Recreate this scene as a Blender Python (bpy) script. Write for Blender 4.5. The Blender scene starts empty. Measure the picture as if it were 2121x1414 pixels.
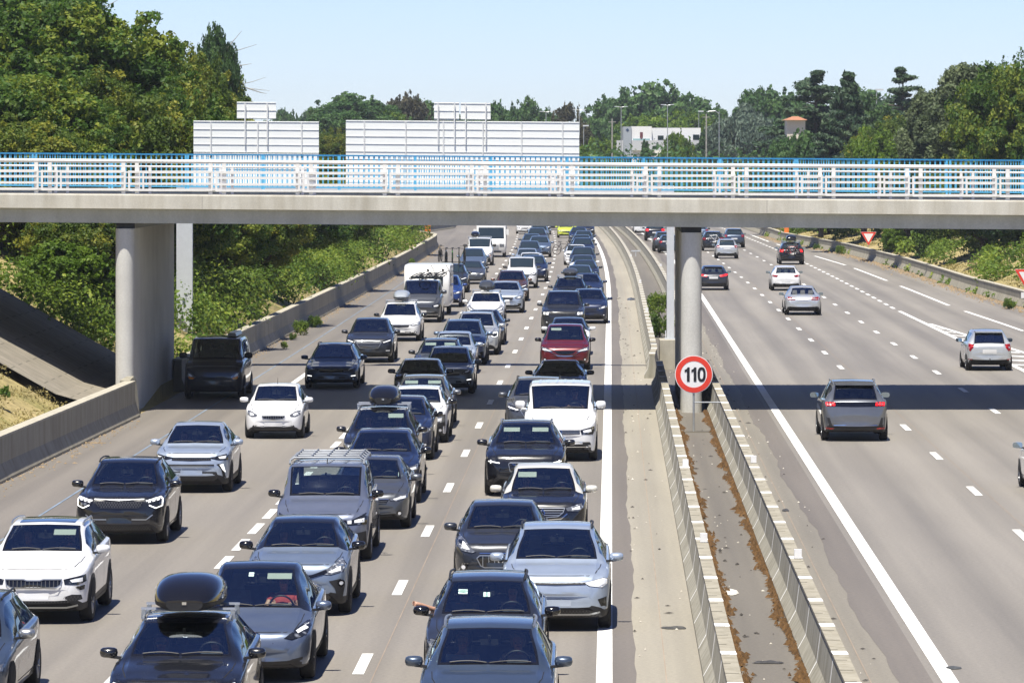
import bpy, bmesh, math, random
import numpy as np
from mathutils import Vector, Matrix
from mathutils.bvhtree import BVHTree
from mathutils.geometry import delaunay_2d_cdt

R = math.radians
scene = bpy.context.scene
COL = scene.collection

# ------------------------------------------------------------------ camera, sky, sun, exposure
FPX, HCAM, CX, YH = 9700.0, 8.0, 1060.5, 321.0     # focal length and horizon in pixels of the 2121 px wide photograph
cam_d = bpy.data.cameras.new('camera'); cam = bpy.data.objects.new('camera', cam_d); COL.objects.link(cam)
cam.location = (0, 0, HCAM); cam.rotation_euler = (R(90), 0, 0)
cam_d.sensor_width = 36; cam_d.lens = FPX/2121*36; cam_d.shift_y = -(707-YH)/2121
cam_d.clip_start = 1; cam_d.clip_end = 9000
scene.camera = cam

SUN_EL, SUN_AZ = 69.0, 20.0      # the sun stands high behind the viewer's left shoulder
world = bpy.data.worlds.new('World'); scene.world = world; world.use_nodes = True
wn = world.node_tree; bg = wn.nodes['Background']
sky = wn.nodes.new('ShaderNodeTexSky'); sky.sky_type = 'NISHITA'; sky.sun_disc = False
sky.sun_elevation = R(SUN_EL); sky.sun_rotation = R(180+SUN_AZ)
sky.altitude = 100; sky.air_density = 1.0; sky.dust_density = 0.05; sky.ozone_density = 1.0
tint = wn.nodes.new('ShaderNodeMix'); tint.data_type = 'RGBA'; tint.blend_type = 'MULTIPLY'; tint.inputs[0].default_value = 1
wtc = wn.nodes.new('ShaderNodeTexCoord'); wsx = wn.nodes.new('ShaderNodeSeparateXYZ'); wn.links.new(wtc.outputs['Generated'], wsx.inputs[0])
wrp = wn.nodes.new('ShaderNodeValToRGB'); wn.links.new(wsx.outputs[2], wrp.inputs[0])
wrp.color_ramp.elements[0].position = 0.0; wrp.color_ramp.elements[0].color = (.755, .925, .955, 1); wrp.color_ramp.elements[1].position = .30; wrp.color_ramp.elements[1].color = (.42, .455, .475, 1)
w2 = wn.nodes.new('ShaderNodeMix'); w2.data_type = 'RGBA'; w2.blend_type = 'MULTIPLY'; w2.inputs[0].default_value = 1; w2.inputs[7].default_value = (1.0, 1.0, 1.50, 1)
wn.links.new(wrp.outputs[0], w2.inputs[6]); wn.links.new(w2.outputs[2], tint.inputs[7])
wn.links.new(sky.outputs[0], tint.inputs[6]); wn.links.new(tint.outputs[2], bg.inputs[0]); bg.inputs[1].default_value = 0.080
sun_d = bpy.data.lights.new('sun', 'SUN'); sun = bpy.data.objects.new('sun', sun_d); COL.objects.link(sun)
sun_d.energy = 5.0; sun_d.angle = R(0.53); sun_d.color = (1.0, 0.945, 0.84)
az, el = R(SUN_AZ), R(SUN_EL)
SUNV = Vector((-math.sin(az)*math.cos(el), -math.cos(az)*math.cos(el), math.sin(el)))
sun.rotation_euler = SUNV.to_track_quat('Z', 'Y').to_euler()
scene.view_settings.view_transform = 'Standard'; scene.view_settings.look = 'None'
scene.view_settings.gamma = 1; scene.view_settings.exposure = 0.62
scene.cycles.max_bounces = 6; scene.cycles.transparent_max_bounces = 10
scene.cycles.diffuse_bounces = 2; scene.cycles.glossy_bounces = 3
scene.cycles.caustics_reflective = False; scene.cycles.caustics_refractive = False

# ------------------------------------------------------------------ helpers
rng = random.Random(7)

def tag(o, label=None, cat=None, group=None, kind=None):
    if label: o['label'] = label
    if cat: o['category'] = cat
    if group: o['group'] = group
    if kind: o['kind'] = kind
    return o

def empty(name, loc=(0, 0, 0), rz=0.0, label=None, cat=None, group=None, parent=None):
    o = bpy.data.objects.new(name, None); COL.objects.link(o)
    o.location = loc; o.rotation_euler = (0, 0, rz); o.empty_display_size = .3
    if parent: o.parent = parent
    return tag(o, label, cat, group)

def link(name, me, parent=None, loc=None):
    o = bpy.data.objects.new(name, me); COL.objects.link(o)
    if parent: o.parent = parent
    if loc: o.location = loc
    return o

def np_mesh(name, V, F, mats=(), mi=None, smooth=True, uv=None, sharp=None):
    """V (n,3) array, F (m,k) array of equal sized faces."""
    V = np.asarray(V, dtype=np.float32); F = np.asarray(F, dtype=np.int32)
    me = bpy.data.meshes.new(name); k = F.shape[1]; n = len(F)
    me.vertices.add(len(V)); me.vertices.foreach_set('co', V.ravel())
    me.loops.add(n*k); me.loops.foreach_set('vertex_index', F.ravel())
    me.polygons.add(n); me.polygons.foreach_set('loop_start', np.arange(n, dtype=np.int32)*k)
    if mi is not None: me.polygons.foreach_set('material_index', np.asarray(mi, dtype=np.int32))
    me.polygons.foreach_set('use_smooth', np.full(n, smooth))
    for m in mats: me.materials.append(m)
    if uv is not None:
        l = me.uv_layers.new(name='uv'); l.data.foreach_set('uv', np.asarray(uv, dtype=np.float32)[F.ravel()].ravel())
    me.update(calc_edges=True)
    return me

class MB:
    def __init__(s): s.v = []; s.f = []; s.m = []
    def add(s, vs, fs, m=0):
        o = len(s.v); s.v += [tuple(p) for p in vs]; s.f += [tuple(i+o for i in f) for f in fs]
        s.m += [m]*len(fs); return s
    def box(s, x0, x1, y0, y1, z0, z1, m=0):
        v = [(x, y, z) for x in (x0, x1) for y in (y0, y1) for z in (z0, z1)]
        return s.add(v, [(0, 1, 3, 2), (4, 6, 7, 5), (0, 4, 5, 1), (2, 3, 7, 6), (0, 2, 6, 4), (1, 5, 7, 3)], m)
    def hexa(s, b, t, m=0):       # b, t: four points each
        return s.add(list(b)+list(t), [(3, 2, 1, 0), (4, 5, 6, 7), (0, 1, 5, 4), (1, 2, 6, 5), (2, 3, 7, 6), (3, 0, 4, 7)], m)
    def tube(s, pts, rad, n=8, m=0, cap=True):
        pts = [Vector(p) for p in pts]
        if not isinstance(rad, (list, tuple)): rad = [rad]*len(pts)
        vs = []; fs = []; up = Vector((0, 0, 1))
        for i, p in enumerate(pts):
            d = (pts[min(i+1, len(pts)-1)]-pts[max(i-1, 0)]).normalized()
            a = d.cross(up) if abs(d.z) < .95 else d.cross(Vector((0, 1, 0)))
            a.normalize(); b = d.cross(a)
            for k in range(n):
                t = 2*math.pi*k/n
                vs.append(p+(a*math.cos(t)+b*math.sin(t))*rad[i])
        for i in range(len(pts)-1):
            for k in range(n):
                k2 = (k+1) % n
                fs.append((i*n+k, i*n+k2, (i+1)*n+k2, (i+1)*n+k))
        if cap:
            fs.append(tuple(range(n-1, -1, -1))); fs.append(tuple((len(pts)-1)*n+k for k in range(n)))
        return s.add(vs, fs, m)
    def lathe(s, prof, n=24, axis='x', c=(0, 0, 0), m=0, closed=False):
        """prof: list of (r, a): radius and position along the axis."""
        vs = []; fs = []
        for r, a in prof:
            for k in range(n):
                t = 2*math.pi*k/n; u, w = r*math.cos(t), r*math.sin(t)
                p = (a, u, w) if axis == 'x' else ((u, a, w) if axis == 'y' else (u, w, a))
                vs.append((p[0]+c[0], p[1]+c[1], p[2]+c[2]))
        q = len(prof)
        for i in range(q if closed else q-1):
            for k in range(n):
                k2 = (k+1) % n; j = (i+1) % q
                fs.append((i*n+k, i*n+k2, j*n+k2, j*n+k))
        return s.add(vs, fs, m)
    def prism(s, poly, z0, z1, m=0):   # poly of (x,y)
        n = len(poly)
        vs = [(x, y, z0) for x, y in poly]+[(x, y, z1) for x, y in poly]
        fs = [tuple(range(n-1, -1, -1)), tuple(range(n, 2*n))]+[(i, (i+1) % n, n+(i+1) % n, n+i) for i in range(n)]
        return s.add(vs, fs, m)
    def mesh(s, name, mats, smooth=False, angle=40):
        me = bpy.data.meshes.new(name); me.from_pydata(s.v, [], s.f)
        for m in (mats if isinstance(mats, (list, tuple)) else [mats]): me.materials.append(m)
        me.polygons.foreach_set('material_index', s.m)
        if smooth:
            me.polygons.foreach_set('use_smooth', [True]*len(s.f)); me.set_sharp_from_angle(angle=R(angle))
        me.update(); return me
    def build(s, name, mats, parent=None, smooth=False, angle=40, loc=None):
        return link(name, s.mesh(name, mats, smooth, angle), parent, loc)

def fix_normals(me):
    b = bmesh.new(); b.from_mesh(me); bmesh.ops.recalc_face_normals(b, faces=b.faces); b.to_mesh(me); b.free()

# ------------------------------------------------------------------ materials
def newmat(name):
    m = bpy.data.materials.new(name); m.use_nodes = True
    nt = m.node_tree; return m, nt, nt.nodes['Principled BSDF']

def setp(b, col=None, rough=None, metal=None, coat=None, spec=None):
    if col is not None: b.inputs['Base Color'].default_value = (*col, 1)
    if rough is not None: b.inputs['Roughness'].default_value = rough
    if metal is not None: b.inputs['Metallic'].default_value = metal
    if coat is not None: b.inputs['Coat Weight'].default_value = coat; b.inputs['Coat Roughness'].default_value = .03
    if spec is not None: b.inputs['Specular IOR Level'].default_value = spec

def noise(nt, scale, detail=4, rough=.55, vec=None, mapscale=None):
    n = nt.nodes.new('ShaderNodeTexNoise'); n.inputs['Scale'].default_value = scale
    n.inputs['Detail'].default_value = detail; n.inputs['Roughness'].default_value = rough
    if vec is not None:
        if mapscale is not None:
            mp = nt.nodes.new('ShaderNodeMapping'); mp.inputs['Scale'].default_value = mapscale
            nt.links.new(vec, mp.inputs[0]); vec = mp.outputs[0]
        nt.links.new(vec, n.inputs['Vector'])
    return n

def ramp(nt, fac, stops):
    r = nt.nodes.new('ShaderNodeValToRGB'); nt.links.new(fac, r.inputs[0])
    e = r.color_ramp.elements
    while len(e) < len(stops): e.new(.5)
    for k, (p, c) in enumerate(stops): e[k].position = p; e[k].color = (*c, 1)
    return r.outputs[0]

def mixc(nt, a, b, fac, mode='MIX'):
    m = nt.nodes.new('ShaderNodeMix'); m.data_type = 'RGBA'; m.blend_type = mode
    for k, (s, v) in enumerate(((0, fac), (6, a), (7, b))):
        if isinstance(v, (int, float)): m.inputs[s].default_value = v
        elif isinstance(v, tuple): m.inputs[s].default_value = (*v, 1)
        else: nt.links.new(v, m.inputs[s])
    return m.outputs[2]

def bump(nt, bsdf, h, strength=.3, dist=.02):
    b = nt.nodes.new('ShaderNodeBump'); b.inputs['Strength'].default_value = strength; b.inputs['Distance'].default_value = dist
    nt.links.new(h, b.inputs['Height']); nt.links.new(b.outputs[0], bsdf.inputs['Normal'])

def simple(name, col, rough=.6, metal=0., coat=0., var=.12, scale=6., spec=None):
    """a plain surface with slight procedural unevenness"""
    m, nt, b = newmat(name); setp(b, col, rough, metal, coat, spec)
    if var:
        tc = nt.nodes.new('ShaderNodeTexCoord'); n = noise(nt, scale, 5, .6, tc.outputs['Object'])
        lo = tuple(c*(1-var) for c in col); hi = tuple(min(1, c*(1+var)) for c in col)
        nt.links.new(ramp(nt, n.outputs[0], [(.3, lo), (.7, hi)]), b.inputs['Base Color'])
    return m

def road_mat(name, base, tint, lane=None):
    m, nt, b = newmat(name); setp(b, base, .62, spec=.5)
    uv = nt.nodes.new('ShaderNodeUVMap').outputs[0]
    fine = noise(nt, 14, 3, .7, uv)
    patch = noise(nt, .35, 4, .55, uv, (1, .14, 1))
    streak = noise(nt, 1.1, 3, .6, uv, (1, .012, 1))
    c1 = ramp(nt, patch.outputs[0], [(.3, tuple(c*.9 for c in base)), (.72, tuple(c*1.07 for c in base))])
    c2 = ramp(nt, streak.outputs[0], [(.3, (.78, .775, .78)), (.66, (1.06, 1.05, 1.03))])
    c3 = ramp(nt, fine.outputs[0], [(.32, (.86, .86, .87)), (.68, (1.12, 1.12, 1.11))])
    c = mixc(nt, c1, c2, 1., 'MULTIPLY'); c = mixc(nt, c, c3, 1., 'MULTIPLY')
    st = noise(nt, 3.2, 3, .6, uv, (1, .2, 1))
    c = mixc(nt, c, ramp(nt, st.outputs[0], [(.74, (1, 1, 1)), (.8, (.8, .79, .78))]), 1., 'MULTIPLY')
    if lane:                                            # polished wheel tracks, two per lane
        sx = nt.nodes.new('ShaderNodeSeparateXYZ'); nt.links.new(uv, sx.inputs[0])
        f = sx.outputs[0]
        for op, val in (('SUBTRACT', lane[0]), ('MULTIPLY', 4*math.pi/lane[1]), ('COSINE', None)):
            q = nt.nodes.new('ShaderNodeMath'); q.operation = op; nt.links.new(f, q.inputs[0])
            if val is not None: q.inputs[1].default_value = val
            f = q.outputs[0]
        mr = nt.nodes.new('ShaderNodeMapRange'); nt.links.new(f, mr.inputs[0]); mr.inputs[1].default_value = -1; mr.inputs[2].default_value = 1; mr.inputs[3].default_value = 1.05; mr.inputs[4].default_value = .91
        c = mixc(nt, c, mr.outputs[0], 1., 'MULTIPLY')
    nt.links.new(c, b.inputs['Base Color']); bump(nt, b, fine.outputs[0], .25, .01)
    return m

def concrete(name, base, streak=.25, grime=(.55, .52, .45), sc=1.0, vert=True):
    m, nt, b = newmat(name); setp(b, base, .85, spec=.3)
    tc = nt.nodes.new('ShaderNodeTexCoord'); o = tc.outputs['Object']
    n1 = noise(nt, 1.1*sc, 5, .6, o); n2 = noise(nt, 2.6*sc, 4, .6, o, (1, 1, .12) if vert else (1, .2, 1)); n3 = noise(nt, 40*sc, 2, .6, o)
    c = ramp(nt, n1.outputs[0], [(.3, tuple(x*.88 for x in base)), (.7, tuple(min(1, x*1.08) for x in base))])
    g = ramp(nt, n2.outputs[0], [(.42, (1, 1, 1)), (.78, tuple(1-streak*2*(1-x) for x in grime))])
    c = mixc(nt, c, g, 1., 'MULTIPLY')
    c = mixc(nt, c, ramp(nt, n3.outputs[0], [(.3, (.92, .92, .92)), (.7, (1.06, 1.06, 1.06))]), 1., 'MULTIPLY')
    nt.links.new(c, b.inputs['Base Color']); bump(nt, b, n3.outputs[0], .2, .01)
    return m

def leaf_mat(name, dark, mid, light, yellow=.0, trans=.35, rough=.55):
    dark, mid, light = (tuple(min(.6, c*1.25) for c in q) for q in (dark, mid, light)); trans += .10
    m, nt, b = newmat(name); setp(b, mid, rough, spec=.35)
    at = nt.nodes.new('ShaderNodeAttribute'); at.attribute_name = 'hue'
    tc = nt.nodes.new('ShaderNodeTexCoord'); n = noise(nt, .45, 3, .6, tc.outputs['Object'])
    c = ramp(nt, at.outputs['Fac'], [(0, dark), (.5, mid), (1, light)])
    c2 = ramp(nt, n.outputs[0], [(.35, (.72, .82, .85)), (.65, (1.14+yellow, 1.20, .9))])
    c = mixc(nt, c, c2, 1., 'MULTIPLY')
    nt.links.new(c, b.inputs['Base Color'])
    tr = nt.nodes.new('ShaderNodeBsdfTranslucent'); nt.links.new(c, tr.inputs[0])
    mx = nt.nodes.new('ShaderNodeMixShader'); mx.inputs[0].default_value = trans
    nt.links.new(b.outputs[0], mx.inputs[1]); nt.links.new(tr.outputs[0], mx.inputs[2])
    nt.links.new(mx.outputs[0], nt.nodes['Material Output'].inputs[0])
    return m

M = {}
M['road_left'] = road_mat('asphalt_left', (.246, .226, .197), 0, (-1.87, 3.7))
M['road_right'] = road_mat('asphalt_right', (.250, .232, .205), 0, (7.0, 3.45))
M['shoulder_left'] = road_mat('asphalt_shoulder', (.200, .182, .160), 0)
M['strip_dark'] = road_mat('asphalt_strip', (.175, .157, .138), 0)
M['median'] = road_mat('concrete_median', (.345, .32, .26), 0)
M['median_right'] = road_mat('concrete_median_right', (.245, .226, .187), 0)
M['gutter'] = road_mat('gutter_concrete', (.175, .16, .135), 0)
M['paint_line'] = simple('road_paint', (.80, .80, .77), .6, var=.10, scale=1.5)
M['blue_line'] = simple('blue_line_paint', (.20, .265, .35), .7, var=.3, scale=.8)
M['orange_line'] = simple('seam_paint', (.32, .255, .20), .8, var=.2, scale=1.)
M['barrier'] = concrete('barrier_concrete', (.36, .345, .29), .30, (.32, .29, .2), 1.6, True)
M['barrier_top'] = concrete('barrier_top_concrete', (.35, .325, .26), .3, (.45, .42, .34), 2)
M['barrier_white'] = simple('white_mortar', (.78, .78, .76), .7, var=.08)
M['wall'] = concrete('side_wall_concrete', (.36, .335, .265), .28, (.38, .36, .28), .8)
M['wall_cap'] = concrete('wall_cap_concrete', (.46, .43, .35), .25, sc=2)
M['bridge_fascia'] = concrete('fascia_concrete', (.58, .56, .49), .30, (.5, .45, .35), .7)
M['bridge_beam'] = concrete('beam_concrete', (.52, .53, .49), .26, (.6, .58, .5), .5)
M['pier'] = concrete('pier_concrete', (.60, .595, .56), .12, (.6, .58, .52), .5)
M['white_rail'] = simple('white_rail_paint', (.80, .79, .76), .35, var=.05)
M['blue_rail'] = simple('blue_rail_paint', (.12, .47, .74), .4, var=.12, scale=1.)
M['blue_dark'] = simple('blue_handrail_paint', (.035, .25, .50), .4, var=.1, scale=1.)
M['steel_white'] = simple('light_steel', (.62, .65, .68), .4, .1, var=.05)
M['sign_back'] = simple('sign_back_aluminium', (.90, .92, .89), .4, .0, var=.015, scale=.6)
M['sign_rib'] = simple('sign_rib_steel', (.74, .75, .74), .5, .0, var=.05)
M['galv'] = simple('galvanised_steel', (.45, .47, .48), .4, .5)
M['red'] = simple('sign_red', (.72, .05, .025), .4, var=.04)
M['white'] = simple('sign_white', (.82, .82, .82), .4, var=.03)
M['black'] = simple('sign_black', (.012, .012, .014), .4, var=0)
M['orange'] = simple('orange_box_paint', (.80, .20, .03), .45, var=.06)

# ------------------------------------------------------------------ the road's own coordinates: Y along the view, d metres to the right of the left carriageway's median line
def X0(Y):
    x = -.10+.0211*Y
    if Y > 250: x -= (Y-250)**2/(2*13500)
    return x
def hd(Y):                       # heading of the road at Y (angle to +Y)
    return math.atan((X0(Y+2)-X0(Y-2))/4)
def at(x, y, h=0.0):             # ground point seen at a pixel of the photograph
    Z = FPX*(HCAM-h)/(y-YH); return (x-CX)*Z/FPX, Z
def lerp_tab(tab):
    xs = [a for a, b in tab]; ys = [b for a, b in tab]
    return lambda Y: float(np.interp(Y, xs, ys))
DL = lerp_tab([(0, -15.1), (115, -14.9), (143, -14.45), (400, -14.0), (412, -14.2), (436, -17.3), (475, -17.9), (498, -15.8), (512, -14.6), (900, -14.4)])
DR = lerp_tab([(0, 23.2), (200, 22.6), (250, 21.7), (275, 21.1), (325, 20.8), (377, 19.8), (402, 18.6), (433, 17.2), (500, 17.2), (900, 17.2)])
def Ys(a, b, step):
    n = max(1, int(round((b-a)/step))); return [a+(b-a)*i/n for i in range(n+1)]

def smoothstep(a, b, x):
    t = min(1, max(0, (x-a)/(b-a))); return t*t*(3-2*t)
def ground_z(Y, d):
    l, r = DL(Y)-.3, DR(Y)+.3
    if d < l:
        e = l-d; z = (.42+max(0, min(e, 13)-1.5)*.56 if Y < 170 else .75+min(e, 13)*.52)+.3*math.sin(Y*.13+e)*smoothstep(2, 8, e)
        f = smoothstep(700, 1100, Y); return z*(1-f)+3*f if Y > 700 else z
    if d > r:
        e = d-r; k = .42-.25*smoothstep(250, 450, Y); z = .45+min(e, 12)*k+.3*math.sin(Y*.11+e*.7)*smoothstep(2, 8, e)
        f = smoothstep(600, 1100, Y); return z*(1-f)+3*f
    return 0.0

def ground_sheet():
    Yl = [-40, 0, 40, 60]+Ys(70, 560, 5)+[580, 620, 680, 750, 850, 1000, 1300, 1800, 2600, 4000, 6500]
    V = []; U = []; nd = None
    for Y in Yl:
        Yc = min(Y, 560); l, r = DL(Y)-.3, DR(Y)+.3
        ds = [-4000, -1200, -400, -150, -80, -50, -36, -28, -24, -21]+[l-k for k in (5, 4, 3, 2.2, 1.5, .8, .01)]+[l, -10, 0, 10, r]
        ds += [r+k for k in (.01, .8, 1.6, 2.5, 4, 6, 9, 12, 16, 24)]+[60, 100, 200, 500, 1400, 4000]
        ds.sort(); nd = len(ds)
        for d in ds:
            V.append((X0(min(Y, 620))+d, Y, ground_z(Y, d)-(.012 if l <= d <= r else 0))); U.append((d, Y))
    F = [(i*nd+j, i*nd+j+1, (i+1)*nd+j+1, (i+1)*nd+j) for i in range(len(Yl)-1) for j in range(nd-1)]
    m, nt, b = newmat('dry_grass_soil'); setp(b, (.3, .25, .13), .95, spec=.1)
    uv = nt.nodes.new('ShaderNodeUVMap').outputs[0]
    a = noise(nt, .25, 5, .65, uv); c = noise(nt, 3, 4, .7, uv)
    c1 = ramp(nt, a.outputs[0], [(.3, (.40, .32, .17)), (.55, (.31, .26, .12)), (.75, (.14, .16, .05))])
    c1 = mixc(nt, c1, ramp(nt, c.outputs[0], [(.3, (.7, .7, .7)), (.7, (1.3, 1.3, 1.25))]), 1., 'MULTIPLY')
    nt.links.new(c1, b.inputs['Base Color']); bump(nt, b, c.outputs[0], .6, .1)
    o = link('ground', np_mesh('ground', V, F, [m], smooth=True, uv=U)); tag(o, kind='structure')

def strip(name, a, b, dl, dr, z, mat, step=6, kind='structure'):
    dl = dl if callable(dl) else (lambda Y, v=dl: v); dr = dr if callable(dr) else (lambda Y, v=dr: v)
    V = []; U = []; F = []
    for i, Y in enumerate(Ys(a, b, step)):
        for k in range(5):
            d = dl(Y)+(dr(Y)-dl(Y))*k/4; V.append((X0(Y)+d, Y, z)); U.append((d, Y))
        if i:
            q = (i-1)*5; F += [(q+k, q+k+1, q+k+6, q+k+5) for k in range(4)]
    o = link(name, np_mesh(name, V, F, [mat], uv=U)); 
    if kind: tag(o, kind=kind)
    return o

def wob(dd, amp, seed):
    r = random.Random(seed); ph = [r.uniform(0, 6) for _ in range(4)]
    return lambda Y: dd+amp*(math.sin(Y*.21+ph[0])+.6*math.sin(Y*.53+ph[1])+.4*math.sin(Y*1.7+ph[2])+.25*math.sin(Y*3.9+ph[3]))

ground_sheet()
strip('road_surface', 40, 620, -11.0, 0.0, -.004, M['road_left'])
strip('hard_shoulder', 40, 620, lambda Y: DL(Y)+.0, lambda Y: -11.0, -.0045, M['shoulder_left'])
strip('road_surface', 40, 620, 5.0, 15.6, -.004, M['road_right'])
strip('slip_road', 40, 620, 15.6, lambda Y: DR(Y), -.0045, M['road_right'])
strip('road_edge_strip', 40, 620, 0.0, wob(.5, .03, 1), -.003, M['strip_dark'], 1.2)
strip('road_edge_strip', 40, 620, wob(4.42, .05, 2), 5.0, -.003, M['strip_dark'], 1.2)
strip('median_pavement', 40, 620, .3, 2.0, -.006, M['median'])
strip('median_gutter', 40, 620, 2.0, 3.3, -.0065, M['gutter'])
strip('median_pavement', 40, 620, 3.3, 4.7, -.006, M['median_right'])

def markings():
    def quadstrip(name, segs, w, mat, z=.004):
        V = []; F = []; U = []
        for (a, b, d) in segs:
            dd = d if callable(d) else (lambda Y, v=d: v)
            yy = Ys(a, b, 10); 
            for i, Y in enumerate(yy):
                q = len(V); V += [(X0(Y)+dd(Y)-w/2, Y, z), (X0(Y)+dd(Y)+w/2, Y, z)]; U += [(dd(Y), Y), (dd(Y)+w, Y)]
                if i: F.append((q-2, q-1, q+1, q))
        o = link(name, np_mesh(name, V, F, [mat], uv=U)); tag(o, kind='structure')
    def dashes(first, period, ln, a, b, d):
        out = []; Y = first-math.ceil((first-a)/period)*period
        while Y < b: out.append((Y-ln/2, Y+ln/2, d)); Y += period
        return out
    quadstrip('road_edge_line', [(40, 620, 0.0), (40, 620, 5.26)], .25, M['paint_line'])
    lane = dashes(73.7, 13, 3, 45, 600, -3.8)
    lane += dashes(104.5, 4.15, 2.8, 60, 152, -7.5)+dashes(160, 13, 3, 156, 600, -7.45)
    lane += dashes(111.6, 13, 3, 50, 600, 8.76)+dashes(172.5, 13, 3, 50, 600, 12.1)
    lane += dashes(251, 5.8, 3.0, 250, 600, 14.85)
    quadstrip('lane_marking', lane, .18, M['paint_line'])
    quadstrip('shoulder_marking', [(163, 186, -11.05), (110, 132, -40)][:1], .2, M['paint_line'])
    dk = lerp_tab([(200, 19.0), (217, 18.8), (246, 18.1), (337, 17.5), (370, 16.8), (430, 15.9), (600, 15.9)])
    quadstrip('slip_road_marking', [(217-4, 240, dk), (249, 286, dk), (298, 331, dk), (340, 371, dk), (384, 420, dk), (432, 470, dk)], .2, M['paint_line'])
    # the gore between the main road and the slip road
    gl = lambda Y: 15.5-.65*min(1, max(0, (Y-165)/80)); gr = lambda Y: gl(Y)+.10+.042*max(0, 224-Y)
    quadstrip('gore_marking', [(60, 240, gl), (120, 222, gr)], .22, M['paint_line'])
    V = []; F = []
    for k in range(14):
        Y = 216-k*4.2; a, b = gl(Y)+.14, gr(Y)-.14
        if b-a < .1: continue
        q = len(V); x = X0(Y); V += [(x+a, Y, .0035), (x+b, Y-1.6, .0035), (x+b, Y-.6, .0035), (x+a, Y+1.0, .0035)]; F.append((q, q+1, q+2, q+3))
    tag(link('gore_hatching', np_mesh('gore_hatching', V, F, [M['paint_line']])), kind='structure')
    quadstrip('blue_survey_line', [(60, 300, lerp_tab([(0, -12.5), (200, -12.65), (300, -12.9)]))], .05, M['blue_line'], .003)
    quadstrip('pavement_seam', [(60, 400, -3.55), (60, 330, .95), (60, 330, 4.05), (60, 300, 9.0)], .014, M['orange_line'], .002)
markings()

# ------------------------------------------------------------------ walls and barriers
def sweep(a, b, dfun, prof, step, zf=lambda Y: 0):
    """prof: closed list of (d, z); returns MB-like arrays"""
    mb = MB(); n = len(prof); yy = Ys(a, b, step)
    for Y in yy:
        for (pd, pz) in prof: mb.v.append((X0(Y)+dfun(Y)+pd, Y, pz+zf(Y)))
    for i in range(len(yy)-1):
        for k in range(n):
            mb.f.append((i*n+k, (i+1)*n+k, (i+1)*n+(k+1) % n, i*n+(k+1) % n)); mb.m.append(0)
    mb.f.append(tuple(range(n))); mb.m.append(0); q = (len(yy)-1)*n; mb.f.append(tuple(q+k for k in range(n-1, -1, -1))); mb.m.append(0)
    return mb

def side_wall(name, a, b, dfun, side, label, h=1.1):
    r = empty(name, (0, 0, 0), 0, label, 'wall')
    s = -1 if side == 'l' else 1
    w = sweep(a, b, dfun, [(-s*.16, -.1), (-s*.16, .06), (0, .42), (0, h-.06), (s*.28, h-.06), (s*.28, -.1)], 4); w.build('wall_face', [M['wall']], r)
    c = sweep(a, b, dfun, [(-s*.02, h-.057), (-s*.02, h), (s*.31, h), (s*.31, h-.057)], 4); c.build('cap', [M['wall_cap']], r)
side_wall('roadside_wall', 60, 143.2, lambda Y: DL(Y), 'l', 'stained concrete retaining wall left of the road, on the near side of the bridge')
side_wall('roadside_wall', 158.5, 620, lambda Y: DL(Y), 'l', 'long concrete wall along the overgrown bank beyond the bridge, left of the traffic jam')
side_wall('roadside_wall', 120, 620, lambda Y: DR(Y), 'r', 'weathered concrete wall with weeds along the slip road on the right', .85)

def median_barrier(a, b, dc, label, flip, posts):
    r = empty('median_barrier', (0, 0, 0), 0, label, 'barrier')
    P = [(-.28, -.05), (-.28, .08), (-.155, .30), (-.09, .80), (.09, .80), (.155, .30), (.28, .08), (.28, -.05)]
    dd = dc if callable(dc) else (lambda Y: dc)
    sweep(a, b, dd, P, 2.0).build('barrier_body', [M['barrier']], r)
    T = [(-.11, .803), (-.11, .85), (.11, .85), (.11, .803)]
    tp = sweep(a, b, dd, T, 2.0); tp.build('barrier_cap', [M['barrier_top']], r)
    Y = a+1.3; k = 0; rest = MB()
    while Y < b-1:
        x = X0(Y)+dd(Y); mb = MB() if k < 95 else rest
        mb.box(x-.113, x+.113, Y-.22, Y+.22, .849, .857)
        mb.hexa([(x-.159, Y-.07, .30), (x-.159, Y+.03, .30), (x-.15, Y+.03, .30), (x-.15, Y-.07, .30)],
                [(x-.094, Y-.07, .80), (x-.094, Y+.03, .80), (x-.088, Y+.03, .80), (x-.088, Y-.07, .80)])
        mb.hexa([(x-.283, Y-.07, .08), (x-.283, Y+.02, .08), (x-.277, Y+.02, .08), (x-.277, Y-.07, .08)],
                [(x-.158, Y-.07, .302), (x-.158, Y+.03, .302), (x-.150, Y+.03, .302), (x-.150, Y-.07, .302)])
        if k < 95: mb.build('mortar_joint', [M['barrier_white']], r)
        Y += 4.0; k += 1
    if rest.v: tag(rest.build('mortar_joints', [M['barrier_white']], r), kind='stuff')
    Y = a+.8; gm = simple('groove_dark', (.14, .13, .10), .9) if a < 100 else None
    while gm and Y < b:
        x = X0(Y)+dd(Y); mb = MB(); mb.box(x-.11, x-.02+.12*rng.random(), Y-.025, Y+.025, .849, .8535); mb.build('cap_groove', [gm], r); Y += 1.15+rng.random()*.3
    for Y in posts:
        x = X0(Y)+dd(Y); q = MB(); q.box(x-.04, x+.09, Y-.06, Y+.06, .86, 1.02); q.build('reflector', [M['white']], r)
    return r
median_barrier(50, 163, lambda Y: 1.79, 'concrete median barrier on the left side of the gutter, near the speed limit sign', 0, [86.5, 107.5])
median_barrier(168, 620, lambda Y: 1.72-.14*smoothstep(175, 168, Y), 'concrete median barrier beside the traffic jam, beyond the bridge pier', 0, [190, 214, 262, 330])
median_barrier(50, 163, 3.39, 'concrete median barrier on the right side of the gutter, beside the empty fast lane', 1, [83, 108.8])
median_barrier(176, 620, 3.36, 'concrete median barrier beyond the pier, beside the free-flowing carriageway', 1, [210, 252, 300])
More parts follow.
